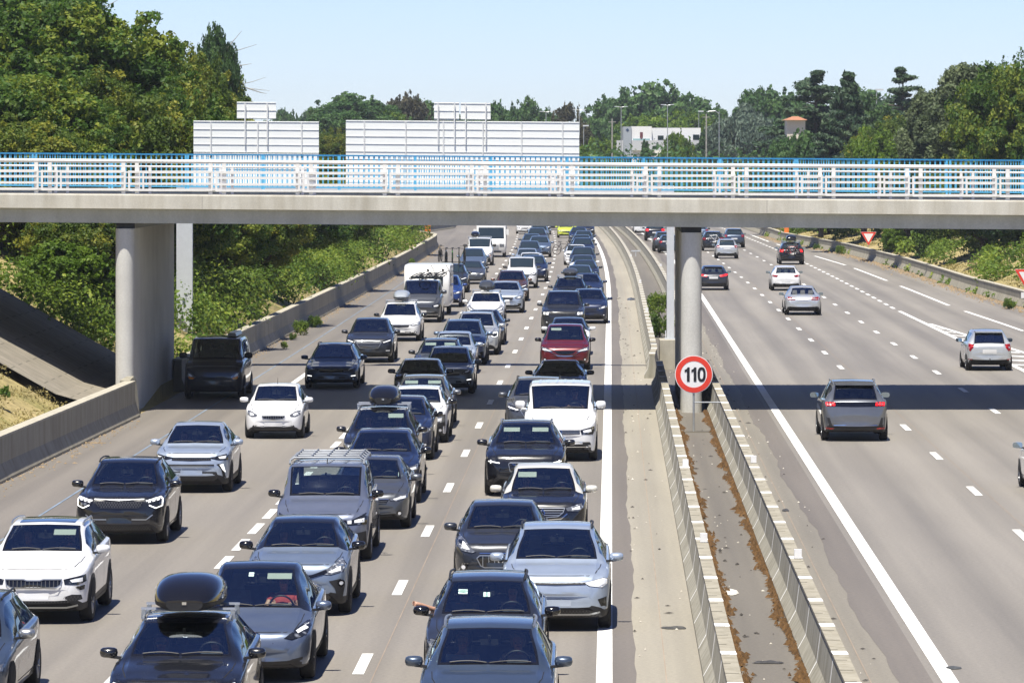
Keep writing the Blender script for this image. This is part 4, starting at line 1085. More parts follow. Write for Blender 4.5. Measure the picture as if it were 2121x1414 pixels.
        q.hexa([(.20, yc+.34, zc-.03), (.58, yc+.34, zc-.03), (.56, yc+.64, zc-.03), (.22, yc+.64, zc-.03)], [(.24, yc+.42, zc+.03), (.54, yc+.42, zc+.03), (.52, yc+.62, zc+.05), (.26, yc+.62, zc+.05)])
        parts.append(['dashboard', q.mesh('dashboard', [M['dash']]), []])
        q = MB(); q.box(-hw*.85, hw*.85, yc+.3, L-.45, .30, .36); q.box(-hw*.86, hw*.86, yc+.28, yc+.36, .3, zc-.26)
        q.box(-hw*.85, hw*.85, L-.8, L-.55, .36, .75); parts.append(['cabin_floor', q.mesh('cabin_floor', [M['dash']]), []])
        def seatm(w, yy):
            q = MB(); zs = .36+.12*(H > 1.6)+.35*(kind == 'van')
            q.hexa([(-w, yy-.28, zs), (w, yy-.28, zs), (w, yy+.22, zs), (-w, yy+.22, zs)], [(-w, yy-.28, zs+.16), (w, yy-.28, zs+.16), (w, yy+.22, zs+.12), (-w, yy+.22, zs+.12)])
            q.hexa([(-w, yy+.14, zs+.1), (w, yy+.14, zs+.1), (w, yy+.26, zs+.1), (-w, yy+.26, zs+.1)], [(-w*.86, yy+.27, zs+.68), (w*.86, yy+.27, zs+.68), (w*.86, yy+.36, zs+.68), (-w*.86, yy+.36, zs+.68)])
            n = 1 if w < .3 else 3
            for t in range(n):
                x = 0 if n == 1 else (-w*.66, 0, w*.66)[t]
                q.hexa([(x-.12, yy+.28, zs+.70), (x+.12, yy+.28, zs+.70), (x+.12, yy+.36, zs+.70), (x-.12, yy+.36, zs+.70)], [(x-.10, yy+.29, zs+.87), (x+.10, yy+.29, zs+.87), (x+.10, yy+.36, zs+.87), (x-.10, yy+.36, zs+.87)])
            return q
        y1 = max(yc+1.25, T['yr']-.1) if kind != 'van' else yc+1.15
        sh.seat_y = y1; T['seat_y'] = y1; T['seat_z'] = .36+.12*(H > 1.6)+.35*(kind == 'van')
        for sx in (-.38, .38):
            q = seatm(.24, y1); q.v = [(x+sx, y, z) for x, y, z in q.v]; parts.append(['seat', q.mesh('seat', [M['seat']]), []])
        q = seatm(.60, y1+.86); parts.append(['rear_seat', q.mesh('rear_seat', [M['seat']]), []])
        q = MB(); n = 22; cx, cy, cz = .38, yc+.74, zc-.0
        q.tube([(cx+.18*math.cos(2*math.pi*t/n), cy-.18*math.sin(2*math.pi*t/n)*.38, cz+.18*math.sin(2*math.pi*t/n)*.92) for t in range(n+1)], .016, 6)
        q.box(cx-.16, cx+.16, cy-.02, cy+.01, cz-.03, cz+.03); q.box(cx-.05, cx+.05, cy-.25, cy+.0, cz-.09, cz+.04)
        parts.append(['steering_wheel', q.mesh('steering_wheel', [M['plastic']], True), []])
        q = MB(); ym = T['yr']-.19; zm = sh.f['zt'](ym)-.10; q.box(-.12, .12, ym+.02, ym+.05, zm-.06, zm+.02); q.tube([(0, ym+.02, zm), (0, ym-.01, zm+.075)], .02, 6)
        parts.append(['rear_view_mirror', q.mesh('rear_view_mirror', [M['plastic']]), []])
        for vx in (opts.get('visors') or ()):
            q = MB(); yv = T['yr']-.10; zt1, zt0 = sh.f['zt'](yv)-.05, sh.f['zt'](yv-.16)-.04
            q.hexa([(vx*.34-.19, yv-.15, zt0-.03), (vx*.34+.19, yv-.15, zt0-.03), (vx*.34+.19, yv-.13, zt0-.03), (vx*.34-.19, yv-.13, zt0-.03)],
                   [(vx*.34-.19, yv-.02, zt1), (vx*.34+.19, yv-.02, zt1), (vx*.34+.19, yv, zt1), (vx*.34-.19, yv, zt1)])
            parts.append(['sun_visor', q.mesh('sun_visor', [M['visor']]), []])
        if opts.get('stickers'):
            q = MB()
            for (sx, sz, w_, h_) in opts['stickers']:
                x = sx*hw; z = T['zc']+.10+sz*(H-T['zc']-.2); patch(q, sh, [(x-w_, z-h_), (x+w_, z-h_), (x+w_, z+h_), (x-w_, z+h_)], 'front', .003, .2)
            parts.append(['sticker', q.mesh('sticker', [simple('sticker_pale', (.55, .72, .68), .6, var=.3, scale=25)]), []])
    # wipers
    if fine:
        q = MB(); 
        for (x0, x1) in ((-.52, -.02), (.02, .58)):
            pts = []
            for t in range(6):
                x = x0+(x1-x0)*t/5; z = T['zc']+.055+.02*math.sin(t*.6); 
                loc, nn, *_ = sh.bvh().ray_cast(Vector((x, -2, z)), Vector((0, 1, 0)))
                if loc: pts.append(loc+Vector((0, -.018, .018)))
            if len(pts) > 2: q.tube(pts, .009, 5)
        parts.append(['wiper', q.mesh('wiper', [M['plastic']]), []])
    # ---- front
    D = F_[front]
    def P(pts): return [(x*hw, z*zl) for x, z in pts]
    def shape(name, poly, mats, off=.006, both=False, m=0, view='front', sp=.07):
        for s in ((1, -1) if both else (1,)):
            q = MB(); patch(q, sh, poly if s == 1 else mirrorx(poly), view, off, sp, m)
            if q.v: parts.append([name, q.mesh(name, mats, True, 50), []])
    if D.get('bmp'):
        shape('bumper_trim', sym(P([(0, .52), (.95, .54), (.98, .30), (0, .26)])), [M[D['bmp']]], .004)
    def grille(name, half, gm, hs=0, vs=0, mesh=False, border=False, t=.014):
        poly = sym(P(half)); q = MB(); patch(q, sh, poly, 'front', .005, .06, 0)
        zs = [z for x, z in poly]; z0, z1 = min(zs), max(zs)
        def xext(z):
            xs = []
            for a in range(len(poly)):
                (x1, y1), (x2, y2) = poly[a], poly[a-1]
                if (y1 > z) != (y2 > z): xs.append((x2-x1)*(z-y1)/(y2-y1)+x1)
            return (min(xs), max(xs)) if xs else None
        def zext(x):
            ys = []
            for a in range(len(poly)):
                (x1, y1), (x2, y2) = poly[a], poly[a-1]
                if (x1 > x) != (x2 > x): ys.append((y2-y1)*(x-x1)/(x2-x1)+y1)
            return (min(ys), max(ys)) if ys else None
        for a in range(hs):
            z = z0+(z1-z0)*(a+1)/(hs+1); e = xext(z)
            if e: patch(q, sh, [(e[0]+.01, z-t/2), (e[1]-.01, z-t/2), (e[1]-.01, z+t/2), (e[0]+.01, z+t/2)], 'front', .012, .12, 1)
        for a in range(vs):
            x = -max(p[0] for p in poly)+2*max(p[0] for p in poly)*(a+1)/(vs+1); e = zext(x)
            if e and e[1]-e[0] > .05: patch(q, sh, [(x-.007, e[0]+.012), (x+.007, e[0]+.012), (x+.007, e[1]-.012), (x-.007, e[1]-.012)], 'front', .012, .12, 1)
        if mesh and fine:
            X = max(p[0] for p in poly); st = .055; x = -X
            while x < X:
                for sgn in (1, -1):
                    a = [(x-.0+sgn*-(z1-z0)*.35, z0), (x+sgn*(z1-z0)*.35, z1)]
                    n = 6; seg = []
                    for w in range(n+1):
                        p = (a[0][0]+(a[1][0]-a[0][0])*w/n, a[0][1]+(a[1][1]-a[0][1])*w/n)
                        if inpoly(p, poly): seg.append(p)
                    if len(seg) > 1: patch(q, sh, thick([seg[0], seg[-1]], .006), 'front', .010, .2, 2)
                x += st
        if border:
            pl = poly+[poly[0]]
            for a in range(len(pl)-1):
                if math.dist(pl[a], pl[a+1]) > .02: patch(q, sh, thick([pl[a], pl[a+1]], .018), 'front', .020, .12, 3)
        parts.append([name, q.mesh(name, [M[gm], M[D.get('sm', 'midplastic')], M['midplastic'], M['satin']], True, 50), []])
    if D.get('grille'): grille('grille', D['grille'], D.get('gm', 'gloss'), D.get('hs', 0), D.get('vs', 0), D.get('mesh') and not D.get('intake') or (D.get('mesh') and front in ('clamp', 'tusk', 'coupe', 'scenic')), D.get('border'))
    if D.get('intake'): grille('lower_intake', D['intake'], 'plastic', D.get('hs2', 0), 0, D.get('mesh') or D.get('mesh2'), False)
    if D.get('intake2'): grille('lower_intake', D['intake2'], 'plastic')
    if D.get('wing'): shape('corner_trim', P(D['wing']), [M['plastic']], .008, True)
    if D.get('wing2'): shape('corner_trim', P(D['wing2']), [M['plastic']], .008, True)
    if D.get('vent'): shape('side_vent', P(D['vent']), [M['gloss']], .006, True)
    if D.get('fogp'): shape('fog_light', P(D['fogp']), [M['lamp_dark']], .007, True)
    if D.get('fog'):
        fx, fz, fr_ = D['fog']; c = [(fx*hw+fr_*math.cos(t), fz*zl+fr_*math.sin(t)) for t in np.linspace(0, 2*math.pi, 13)[:-1]]
        ci = [(fx*hw+fr_*.55*math.cos(t), fz*zl+fr_*.55*math.sin(t)) for t in np.linspace(0, 2*math.pi, 11)[:-1]]
        for s in (1, -1):
            q = MB(); patch(q, sh, c if s == 1 else mirrorx(c), 'front', .011, .1, 0); patch(q, sh, ci if s == 1 else mirrorx(ci), 'front', .016, .1, 1)
            parts.append(['fog_light', q.mesh('fog_light', [M['gloss'], M['lamp_bright']], True), []])
    for key in ('bar', 'line', 'drlbar'):
        for (pl, t, mm) in D.get(key, []):
            q = MB(); pp = [(x*hw, z*zl) for x, z in pl]; patch(q, sh, thick(pp, t), 'front', .013, .08, 0)
            if key == 'drlbar': patch(q, sh, mirrorx(thick(pp, t)), 'front', .013, .08, 0)
            parts.append(['trim_strip' if mm != 'drl' else 'running_light', q.mesh('trim_strip', [M[mm]], True), []])
    if D.get('swoosh'):
        q = MB(); pp = [(x*hw, z*zl) for x, z in D['swoosh']]
        for s in (1, -1): patch(q, sh, thick([(s*x, z) for x, z in pp], .022), 'front', .015, .08, 0)
        parts.append(['trim_strip', q.mesh('trim_strip', [M['chrome']], True), []])
    if D.get('lip'):
        q = MB(); patch(q, sh, thick([(-.80*hw, .34*zl), (-.6*hw, .30*zl), (.6*hw, .30*zl), (.80*hw, .34*zl)], .03), 'front', .012, .08, 0)
        parts.append(['bumper_lip', q.mesh('bumper_lip', [M['satin']], True), []])
    if D.get('tusk'):
        for s in (1, -1):
            q = MB(); pl = P([(.66, .70), (.80, .72), (.90, .36), (.82, .40), (.78, .58)]); patch(q, sh, pl if s == 1 else mirrorx(pl), 'front', .008, .08, 0)
            pl = P([(.74, .69), (.83, .70), (.885, .50), (.82, .56)]); patch(q, sh, pl if s == 1 else mirrorx(pl), 'front', .014, .08, 1)
            parts.append(['running_light', q.mesh('running_light', [M['plastic'], M['drl']], True), []])
    # headlamps
    hl = P(D['hl']); lit = opts.get('lit')
    for s in (1, -1):
        q = MB(); mir = (lambda p: p) if s == 1 else mirrorx
        c = (sum(x for x, z in hl)/len(hl), sum(z for x, z in hl)/len(hl))
        big = [(c[0]+(x-c[0])*1.07, c[1]+(z-c[1])*1.12) for x, z in hl]
        patch(q, sh, mir(big), 'front', .005, .06, 1)
        patch(q, sh, mir(hl), 'front', .009, .05, 0)
        for nm in ('inner', 'inner2'):
            if D.get(nm): patch(q, sh, mir(P(D[nm])), 'front', .013, .05, 2)
        if D.get('inner') is None and D['hlm'] == 'lamp':
            inn = [(c[0]+(x-c[0])*.45, c[1]+(z-c[1])*.5) for x, z in hl]; patch(q, sh, mir(inn), 'front', .013, .05, 2)
        if D.get('c_sig'):
            pl = P([(.60, .90), (.90, .965), (.935, .93), (.93, .80), (.80, .755), (.66, .815)])
            patch(q, sh, mir(thick(pl, .022)), 'front', .014, .05, 3)
            for t in range(3): patch(q, sh, mir(P([(.64+t*.09, .885+t*.02), (.70+t*.09, .90+t*.02), (.70+t*.09, .875+t*.02), (.64+t*.09, .86+t*.02)])), 'front', .014, .05, 2)
        if D.get('tee'):
            patch(q, sh, mir(thick(P([(.62, .79), (.90, .83)]), .020)), 'front', .014, .05, 3); patch(q, sh, mir(thick(P([(.84, .86), (.84, .78)]), .020)), 'front', .014, .05, 3)
        if D.get('amber'): patch(q, sh, mir(P(D['amber'])), 'front', .014, .05, 4)
        parts.append(['headlight', q.mesh('headlight', [M[D['hlm']], M['gloss'], M['lamp_bright'], M['drl'], M['amber']], True, 50), []])
    if opts.get('lit_drl'):
        q = MB()
        for s in (1, -1):
            pl = [(s*hw*x, z*zl) for x, z in ((.55, D['hl'][0][1]), (.80, D['hl'][0][1]+.05))]; patch(q, sh, thick(pl, .03), 'front', .016, .08, 0)
        parts.append(['running_light', q.mesh('running_light', [M['drl']], True), []])
    zp = opts.get('plate_z', .5)*zl
    if opts.get('front_plate', True):
        q = MB(); patch(q, sh, [(-.26, zp-.055), (.26, zp-.055), (.26, zp+.055), (-.26, zp+.055)], 'front', .018, .13)
        pm = opts.get('plate_mat', 'plate_dull'); parts.append(['number_plate', q.mesh('number_plate', [M[pm]] if opts.get('plate_mat') else [ph], True), []])
    e = D.get('emb')
    if e and e != 'diamond_dark' and fine:
        q = MB(); ze = (max(z for x, z in D['grille'])+min(z for x, z in D['grille']))/2*zl if D.get('grille') else .8*zl
        if e in ('ring',):
            pts = [(.055*math.cos(t), ze+.055*math.sin(t)) for t in np.linspace(0, 2*math.pi, 13)]
            patch(q, sh, pts[:-1], 'front', .016, .2, 0); patch(q, sh, [(x*.72, ze+(z-ze)*.72) for x, z in pts[:-1]], 'front', .020, .2, 1)
        elif e.startswith('diamond'):
            for kk, off in ((1, .016), (.6, .021)): patch(q, sh, [(0, ze+.08*kk), (.055*kk, ze), (0, ze-.08*kk), (-.055*kk, ze)], 'front', off, .2, 0 if kk == 1 else 1)
        elif e == 'chevron':
            for dz in (0, -.045): patch(q, sh, thick([(-.06, ze-.02+dz), (0, ze+.03+dz), (.06, ze-.02+dz)], .018), 'front', .016, .2, 0)
        parts.append(['emblem', q.mesh('emblem', [M['chrome'], M['gloss']], True), []])
        if D.get('slash'):
            q = MB(); patch(q, sh, thick([(-.30, ze+.085), (.30, ze-.085)], .016), 'front', .014, .1); parts.append(['trim_strip', q.mesh('trim_strip', [M['chrome']], True), []])
    # ---- rear
    if rear:
        E = RR[rear]; P2 = lambda pts: [(x*hw, z*(H/1.5 if rear == 'generic' else 1)) for x, z in pts]
        if E.get('bump'): shape('bumper_trim', sym(P2(E['bump'])), [M['plastic']], .004, view='rear')
        if E.get('band'): shape('light_band', sym(P2(E['band'])), [M['gloss']], .005, view='rear')
        if E.get('tail'): shape('tail_light', P2(E['tail']), [M['brake'] if E.get('lit') or opts.get('brake') else M['tail']], .008, True, view='rear')
        if E.get('claw'):
            for s in (1, -1):
                q = MB()
                for t in range(3):
                    x = .64+t*.10; pl = P2([(x-.03, 1.00), (x+.045, .995), (x+.055, 1.085), (x-.015, 1.09)]); patch(q, sh, pl if s == 1 else mirrorx(pl), 'rear', .010, .05)
                parts.append(['tail_light', q.mesh('tail_light', [M['brake']], True), []])
        if E.get('refl'): shape('reflector', P2(E['refl']), [M['tail']], .008, True, view='rear')
        if E.get('chrome'):
            q = MB(); patch(q, sh, thick(P2(E['chrome']), .02), 'rear', .012, .1); parts.append(['trim_strip', q.mesh('trim_strip', [M['chrome']], True), []])
        if E.get('plate'):
            x, z, a, c = E['plate']; q = MB(); patch(q, sh, [(-a, z-c), (a, z-c), (a, z+c), (-a, z+c)], 'rear', .012, .13); parts.append(['number_plate', q.mesh('number_plate', [M['plate']], True), []])
        if E.get('tow'):
            q = MB(); q.tube([(0, L-.1, .35), (0, L+.1, .34), (0, L+.12, .46)], .025, 8); parts.append(['tow_bar', q.mesh('tow_bar', [M['plastic']], True), []])
        if kind in ('suv', 'hatch', 'small', 'bigsuv', 'mpv', 'wagon'):
            q = MB(); w = T['wr']-.06; yy = T['yrr']; z = H-.05
            q.hexa([(-w, yy-.1, z-.03), (w, yy-.1, z-.03), (w*.95, yy+.17, z-.05), (-w*.95, yy+.17, z-.05)], [(-w, yy-.1, z+.015), (w, yy-.1, z+.015), (w*.95, yy+.17, z-.01), (-w*.95, yy+.17, z-.01)])
            parts.append(['roof_spoiler', q.mesh('roof_spoiler', [ph], True, 30), []])
    # ---- roof rails
    if opts.get('rails'):
        for s in (1, -1):
            q = MB(); pts = []; a, b = yb+.12, T['yrr']-.05
            for t in np.linspace(0, 1, 9):
                y = a+(b-a)*t; lift = .03*min(1, min(t, 1-t)*8); x = s*(sh.f['wt'](y)-.015); pts.append((x, y, sh.f['zt'](y)-.055+lift+.02))
            q.tube(pts, .017, 8); parts.append(['roof_rail', q.mesh('roof_rail', [M[opts['rails']]], True), []])
    if opts.get('bars') or opts.get('box'):
        y0 = yb+.45
        for y in (y0, y0+.75):
            q = MB(); z = H+.06; x = T['wr']+.03
            q.hexa([(-x-.03, y-.03, z), (x+.03, y-.03, z), (x+.03, y+.03, z), (-x-.03, y+.03, z)], [(-x-.03, y-.02, z+.03), (x+.03, y-.02, z+.03), (x+.03, y+.02, z+.03), (-x-.03, y+.02, z+.03)])
            for s in (1, -1): q.hexa([(s*x-.03, y-.045, z-.13), (s*x+.03, y-.045, z-.13), (s*x+.03, y+.045, z-.13), (s*x-.03, y+.045, z-.13)], [(s*(x-.01)-.03, y-.04, z-.002), (s*(x-.01)+.03, y-.04, z-.002), (s*(x-.01)+.03, y+.04, z-.002), (s*(x-.01)-.03, y+.04, z-.002)])
            parts.append(['roof_bar', q.mesh('roof_bar', [M['satin'] if opts.get('bars') != 'black' else M['plastic']]), []])
    if opts.get('lattice'):
        q = MB(); z = H+.10; a, b = yb+.25, T['yrr']-.1; w = T['wr']-.0
        for y in np.linspace(a, b, 5): q.tube([(-w, y, z-.06), (-w+.08, y, z), (w-.08, y, z), (w, y, z-.06)], .022, 6)
        for x in np.linspace(-w+.1, w-.1, 5): q.tube([(x, a, z+.022), (x, b, z+.022)], .018, 6)
        for x in (-w, w): q.tube([(x, a-.1, z-.12), (x, a, z-.05), (x, b, z-.05), (x, b+.1, z-.12)], .022, 6)
        parts.append(['roof_rack', q.mesh('roof_rack', [M['rack']], True), []])
    if opts.get('ribs'):
        q = MB()
        for x in np.linspace(-.55, .55, 6): patch(q, sh, [(x-.03, yb+.25), (x+.03, yb+.25), (x+.03, T['yrr']-.3), (x-.03, T['yrr']-.3)], 'top', .012, .5)
        parts.append(['roof_rib', q.mesh('roof_rib', [ph], True), []])
    if opts.get('antenna'):
        q = MB(); q.tube([(0, yb+.25, H-.01), (0, yb+.33, H+.16)], [.012, .005], 6); parts.append(['antenna', q.mesh('antenna', [M['plastic']]), []])
    # ---- mirrors
    yb_ = T['yc']+.42; ms = 1.08 if kind == 'van' else 1.; mz = sh.f['belt'](yb_)+.085+(.08 if kind == 'van' else 0)
    mc = opts.get('mirror')
    for s in (1, -1):
        q = MB(); cx = s*(W/2*.955+.135*ms); n = 12; rings = []
        for (yy, sc) in ((-.085, .25), (-.07, .62), (-.035, .92), (.01, 1.0), (.04, .97)):
            ring = []
            for t in range(n):
                a = 2*math.pi*t/n; ca, sa = math.cos(a), math.sin(a); e = .62
                ring.append((cx+.125*ms*sc*math.copysign(abs(ca)**e, ca), yb_+yy, mz+.075*ms*sc*math.copysign(abs(sa)**e, sa)*(1.25 if kind == 'van' else 1)))
            rings.append(ring)
        vs = [p for r_ in rings for p in r_]; fs = []
        for a in range(4): fs += [(a*n+t, a*n+(t+1) % n, (a+1)*n+(t+1) % n, (a+1)*n+t) for t in range(n)]
        fs.append(tuple(range(n-1, -1, -1))); q.add(vs, fs, 0); q.add(rings[-1], [tuple(range(n))], 1)
        xi = s*(W/2*.94-.03); q.hexa([(xi, yb_-.05, mz-.09), (cx, yb_-.03, mz-.07), (cx, yb_+.02, mz-.07), (xi, yb_+.05, mz-.09)], [(xi, yb_-.05, mz-.055), (cx, yb_-.03, mz-.035), (cx, yb_+.02, mz-.035), (xi, yb_+.05, mz-.055)], 2)
        me = q.mesh('wing_mirror', [ph if not mc else (PAINTS[mc] if mc in PAINTS else M[mc]), M['mirror_glass'], M['plastic']], True, 50); fix_normals(me)
        parts.append(['wing_mirror', me, []])
    # ---- wheels
    for yy in ax:
        for s in (1, -1):
            parts.append(['wheel', None, [('tyre', wheel_mesh(r, 'tyre')), ('rim', wheel_mesh(r, 'rim', opts.get('rim', 'rim')))], (s*(W/2-.105), yy, r, 0 if s == 1 else math.pi)])
    T['sh'] = sh
    return parts, T

WM = {}
def wheel_mesh(r, which, mat='rim'):
    key = (round(r, 3), which, mat)
    if key in WM: return WM[key]
    q = MB()
    if which == 'tyre':
        w = .112; ri = r*.66
        q.lathe([(ri, -w*.9), (r*.9, -w), (r*.975, -w*.8), (r, -w*.5), (r, w*.5), (r*.975, w*.8), (r*.9, w), (ri, w*.9)], 28, 'x', closed=True)
        me = q.mesh('tyre', [M['tyre']], True, 60)
    else:
        ri = r*.665; w = .10
        q.lathe([(ri, -w), (ri, w), (ri*.93, w*.98), (ri*.9, w*.4), (ri*.9, -w)], 28, 'x', closed=True)
        q.lathe([(.001, w*.3), (ri*.9, w*.1), (ri*.9, w*.05), (.001, w*.2)], 20, 'x', m=1)
        for a in range(5):
            for da in (-.16, .16):
                t = 2*math.pi*a/5+da*1.0; t2 = 2*math.pi*a/5+da*1.5
                c1 = (w*.75, .22*ri*math.cos(t), .22*ri*math.sin(t)); c2 = (w*.85, ri*.92*math.cos(t2), ri*.92*math.sin(t2))
                q.tube([c1, c2], [.02, .016], 5)
        q.lathe([(.001, w*.85), (ri*.2, w*.8), (ri*.24, w*.5), (.001, w*.3)], 14, 'x')
        me = q.mesh('rim', [M[mat], M['under']], True, 40)
    fix_normals(me); WM[key] = me; return me
M['plate_ice'] = simple('number_plate_blank', (.36, .41, .49), .5, var=.06)
M['rack'] = simple('rack_grey', (.26, .28, .31), .5, .3, var=.1)
M['midplastic'] = simple('mesh_plastic', (.07, .072, .075), .4, var=.1)
M['plate_dull'] = simple('number_plate_grey', (.20, .21, .22), .5, var=.25, scale=14)
M['mirror_glass'] = simple('mirror_glass', (.35, .42, .46), .04, 1., var=0)

DES = {}
def vehicle(name, kind, front, colour, xpx, Z, label, cat='car', rear=None, tweak=None, away=False, fine=None, group=None, dd=None, yaw=0., **opts):
    """Z: distance of the end that faces the viewer"""
    if fine is None: fine = Z < 150
    if 150 <= Z < 270: opts.setdefault('cut', True)
    key = (kind, front, rear, repr(sorted((tweak or {}).items())), fine, repr(sorted(opts.items(), key=lambda a: a[0])))
    if key not in DES: DES[key] = build_vehicle_parts(kind, tweak, front, rear, fine, opts)
    parts, T = DES[key]
    x = (xpx-CX)*Z/FPX; h = hd(Z)
    if not away: loc = (x, Z, 0); rz = -h+yaw            # front at local y=0 faces the viewer
    else:
        loc = (x+T['L']*math.sin(h), Z+T['L']*math.cos(h), 0); rz = math.pi-h+yaw
    root = empty(name, loc, rz, label, cat, group)
    for p in parts:
        nm, me, subs = p[0], p[1], p[2]
        if nm == 'wheel':
            x_, y_, z_, a_ = p[3]; w = empty('wheel', (x_, y_, z_), 0, parent=root); w.rotation_euler = (0, 0, a_)
            for sn, sm in subs: link(sn, sm, w)
            continue
        o = link(nm, me, root)
        for i, s in enumerate(o.material_slots):
            if s.material is PAINTS['white'] and colour != 'white': s.link = 'OBJECT'; s.material = PAINTS[colour]
    root_info = dict(root=root, T=T, loc=Vector(loc), rz=rz); return root_info

def onto(info, x, y, z):        # car coordinates to world
    c, s = math.cos(info['rz']), math.sin(info['rz']); return Vector((info['loc'].x+x*c-y*s, info['loc'].y+x*s+y*c, z))

def roof_box(info, colour, label, L=1.9, W=.78, H=.40, y0=None, dx=0):
    T = info['T']; y0 = T['yr']+.12 if y0 is None else y0; n = 20
    m = {'black': 'gloss', 'grey': 'boxgrey', 'silver': 'boxsilver'}[colour]
    base = T['H']+.095; p = onto(info, dx, y0, base); r = empty('roof_box', p, info['rz'], label, 'roof box')
    q = MB(); lo = MB()
    def ring(y, sw, z0, z1, flat=.6):
        out = []
        for t in range(n+1):
            a = math.pi*t/n; ca, sa = math.cos(a), math.sin(a)
            out.append((W/2*sw*math.copysign(abs(ca)**.72, ca), y, z0+(z1-z0)*abs(sa)**.72))
        return out
    st = [(.0, .52, .10), (.05, .66, .24), (.18, .80, .52), (.42, .92, .80), (.8, 1, .98), (1.2, 1, 1.0), (1.6, .97, .9), (L-.06, .88, .68), (L, .78, .35)]
    V = []; F = []
    for y, sw, hz in st: V += ring(y, sw, .12, .12+(H-.12)*hz)
    for i in range(len(st)-1): F += [(i*(n+1)+t, i*(n+1)+t+1, (i+1)*(n+1)+t+1, (i+1)*(n+1)+t) for t in range(n)]
    F.append(tuple(range(n+1))); F.append(tuple((len(st)-1)*(n+1)+t for t in range(n, -1, -1)))
    q.add(V, F); me = q.mesh('lid', [M[m]], True, 50); fix_normals(me); link('lid', me, r)
    V = []; F = []
    for y, sw, hz in st:
        w = W/2*sw; V += [(-w*1.0, y, .118), (-w*.97, y, .06), (-w*.7, y, .005), (w*.7, y, .005), (w*.97, y, .06), (w*1.0, y, .118)]
    for i in range(len(st)-1): F += [(i*6+t, i*6+(t+1) % 6, (i+1)*6+(t+1) % 6, (i+1)*6+t) for t in range(6)]
    F.append(tuple(range(6))); F.append(tuple((len(st)-1)*6+t for t in range(5, -1, -1)))
    lo.add(V, F); me = lo.mesh('shell', [M['plastic'] if colour != 'silver' else M['boxgrey']], True, 40); fix_normals(me); link('shell', me, r)
    q = MB(); q.box(-.03, .03, -.012+.0, .0, .09, .13); q.build('latch', [M['chrome']], r)
M['boxgrey'] = simple('box_grey', (.045, .05, .06), .35, coat=.3, var=.08); M['boxsilver'] = simple('box_silver', (.42, .46, .50), .35, .3, .3, var=.05)

# ------------------------------------------------------------------ bicycles
BIKE = {}
def bike_parts(col):
    if col in BIKE: return BIKE[col]
    fm = simple('bike_frame_'+col, {'black': (.02, .02, .022), 'green': (.12, .45, .05), 'white': (.7, .7, .72), 'blue': (.05, .12, .4), 'red': (.5, .03, .03)}[col], .35, .2, .5, var=.05)
    def T(pts, r=.017): q = MB(); q.tube(pts, r, 6); return q
    w = MB(); r = .34; n = 24; w.tube([(0, r*math.cos(2*math.pi*t/n), r*math.sin(2*math.pi*t/n)) for t in range(n+1)], .022, 6)
    for t in range(12): a = math.pi*2*t/12; w.tube([(0, 0, 0), (0, r*math.cos(a), r*math.sin(a))], .004, 3)
    wm = w.mesh('wheel', [M['tyre']], True)
    f = MB(); bb, st, hd_, rw = (0, .08, .30), (0, .20, .78), (0, -.36, .74), (0, .52, .34)
    for a, b in ((bb, st), (st, hd_), (hd_, bb), (bb, rw), (rw, st), (hd_, (0, -.40, .86)), ((0, -.36, .74), (0, -.52, .34))): f.tube([a, b], .02, 6)
    fr = f.mesh('frame', [fm], True)
    h = MB(); h.tube([(-.30, -.40, .90), (-.1, -.42, .92), (.1, -.42, .92), (.30, -.40, .90)], .016, 6); h.tube([(0, -.40, .84), (0, -.42, .92)], .018, 6); hm = h.mesh('handlebar', [M['plastic']], True)
    s = MB(); s.tube([(0, .20, .78), (0, .23, .92)], .014, 6); s.hexa([(-.03, .10, .92), (.03, .10, .92), (.08, .36, .92), (-.08, .36, .92)], [(-.02, .10, .95), (.02, .10, .95), (.06, .36, .97), (-.06, .36, .97)]); sm = s.mesh('saddle', [M['plastic']], True)
    BIKE[col] = (wm, fr, hm, sm); return BIKE[col]
def bicycle(info, x, y, z, yaw, col, label, lean=0, group=None):
    wm, fr, hm, sm = bike_parts(col); p = onto(info, x, y, z); r = empty('bicycle', p, 0, label, 'bicycle', group)
    r.rotation_euler = (0, lean, info['rz']+yaw)
    for yy in (-.52, .52): w = link('wheel', wm, r); w.location = (0, yy, .34)
    link('frame', fr, r); link('handlebar', hm, r); link('saddle', sm, r)

# ------------------------------------------------------------------ people
def skin(name, chains, mats, sub=1):
    """chains: list of lists of (x,y,z,r); all chains start from a point of an earlier one (nearest vertex)"""
    vs = []; es = []; rad = []
    for ch in chains:
        prev = None
        for k, (x, y, z, r) in enumerate(ch):
            if k == 0 and vs:
                prev = min(range(len(vs)), key=lambda i: (vs[i][0]-x)**2+(vs[i][1]-y)**2+(vs[i][2]-z)**2); continue
            vs.append((x, y, z)); rad.append(r); i = len(vs)-1
            if prev is not None: es.append((prev, i))
            prev = i
    me = bpy.data.meshes.new(name); me.from_pydata(vs, es, []); o = bpy.data.objects.new(name, me); COL.objects.link(o)
    m = o.modifiers.new('s', 'SKIN'); m.use_smooth_shade = True
    for i, sv in enumerate(me.skin_vertices[0].data): sv.radius = (rad[i], rad[i]); sv.use_root = (i == 0)
    u = o.modifiers.new('u', 'SUBSURF'); u.levels = sub; u.render_levels = sub
    dg = bpy.context.evaluated_depsgraph_get(); ev = o.evaluated_get(dg); out = bpy.data.meshes.new_from_object(ev)
    out.name = name; bpy.data.objects.remove(o)
    out.materials.clear()
    for m_ in mats: out.materials.append(m_)
    out.polygons.foreach_set('use_smooth', [True]*len(out.polygons)); return out
M['skin'] = simple('skin_tone', (.52, .30, .21), .5, var=.08, scale=10); M['skin2'] = simple('skin_tan', (.42, .23, .15), .5, var=.08, scale=10)
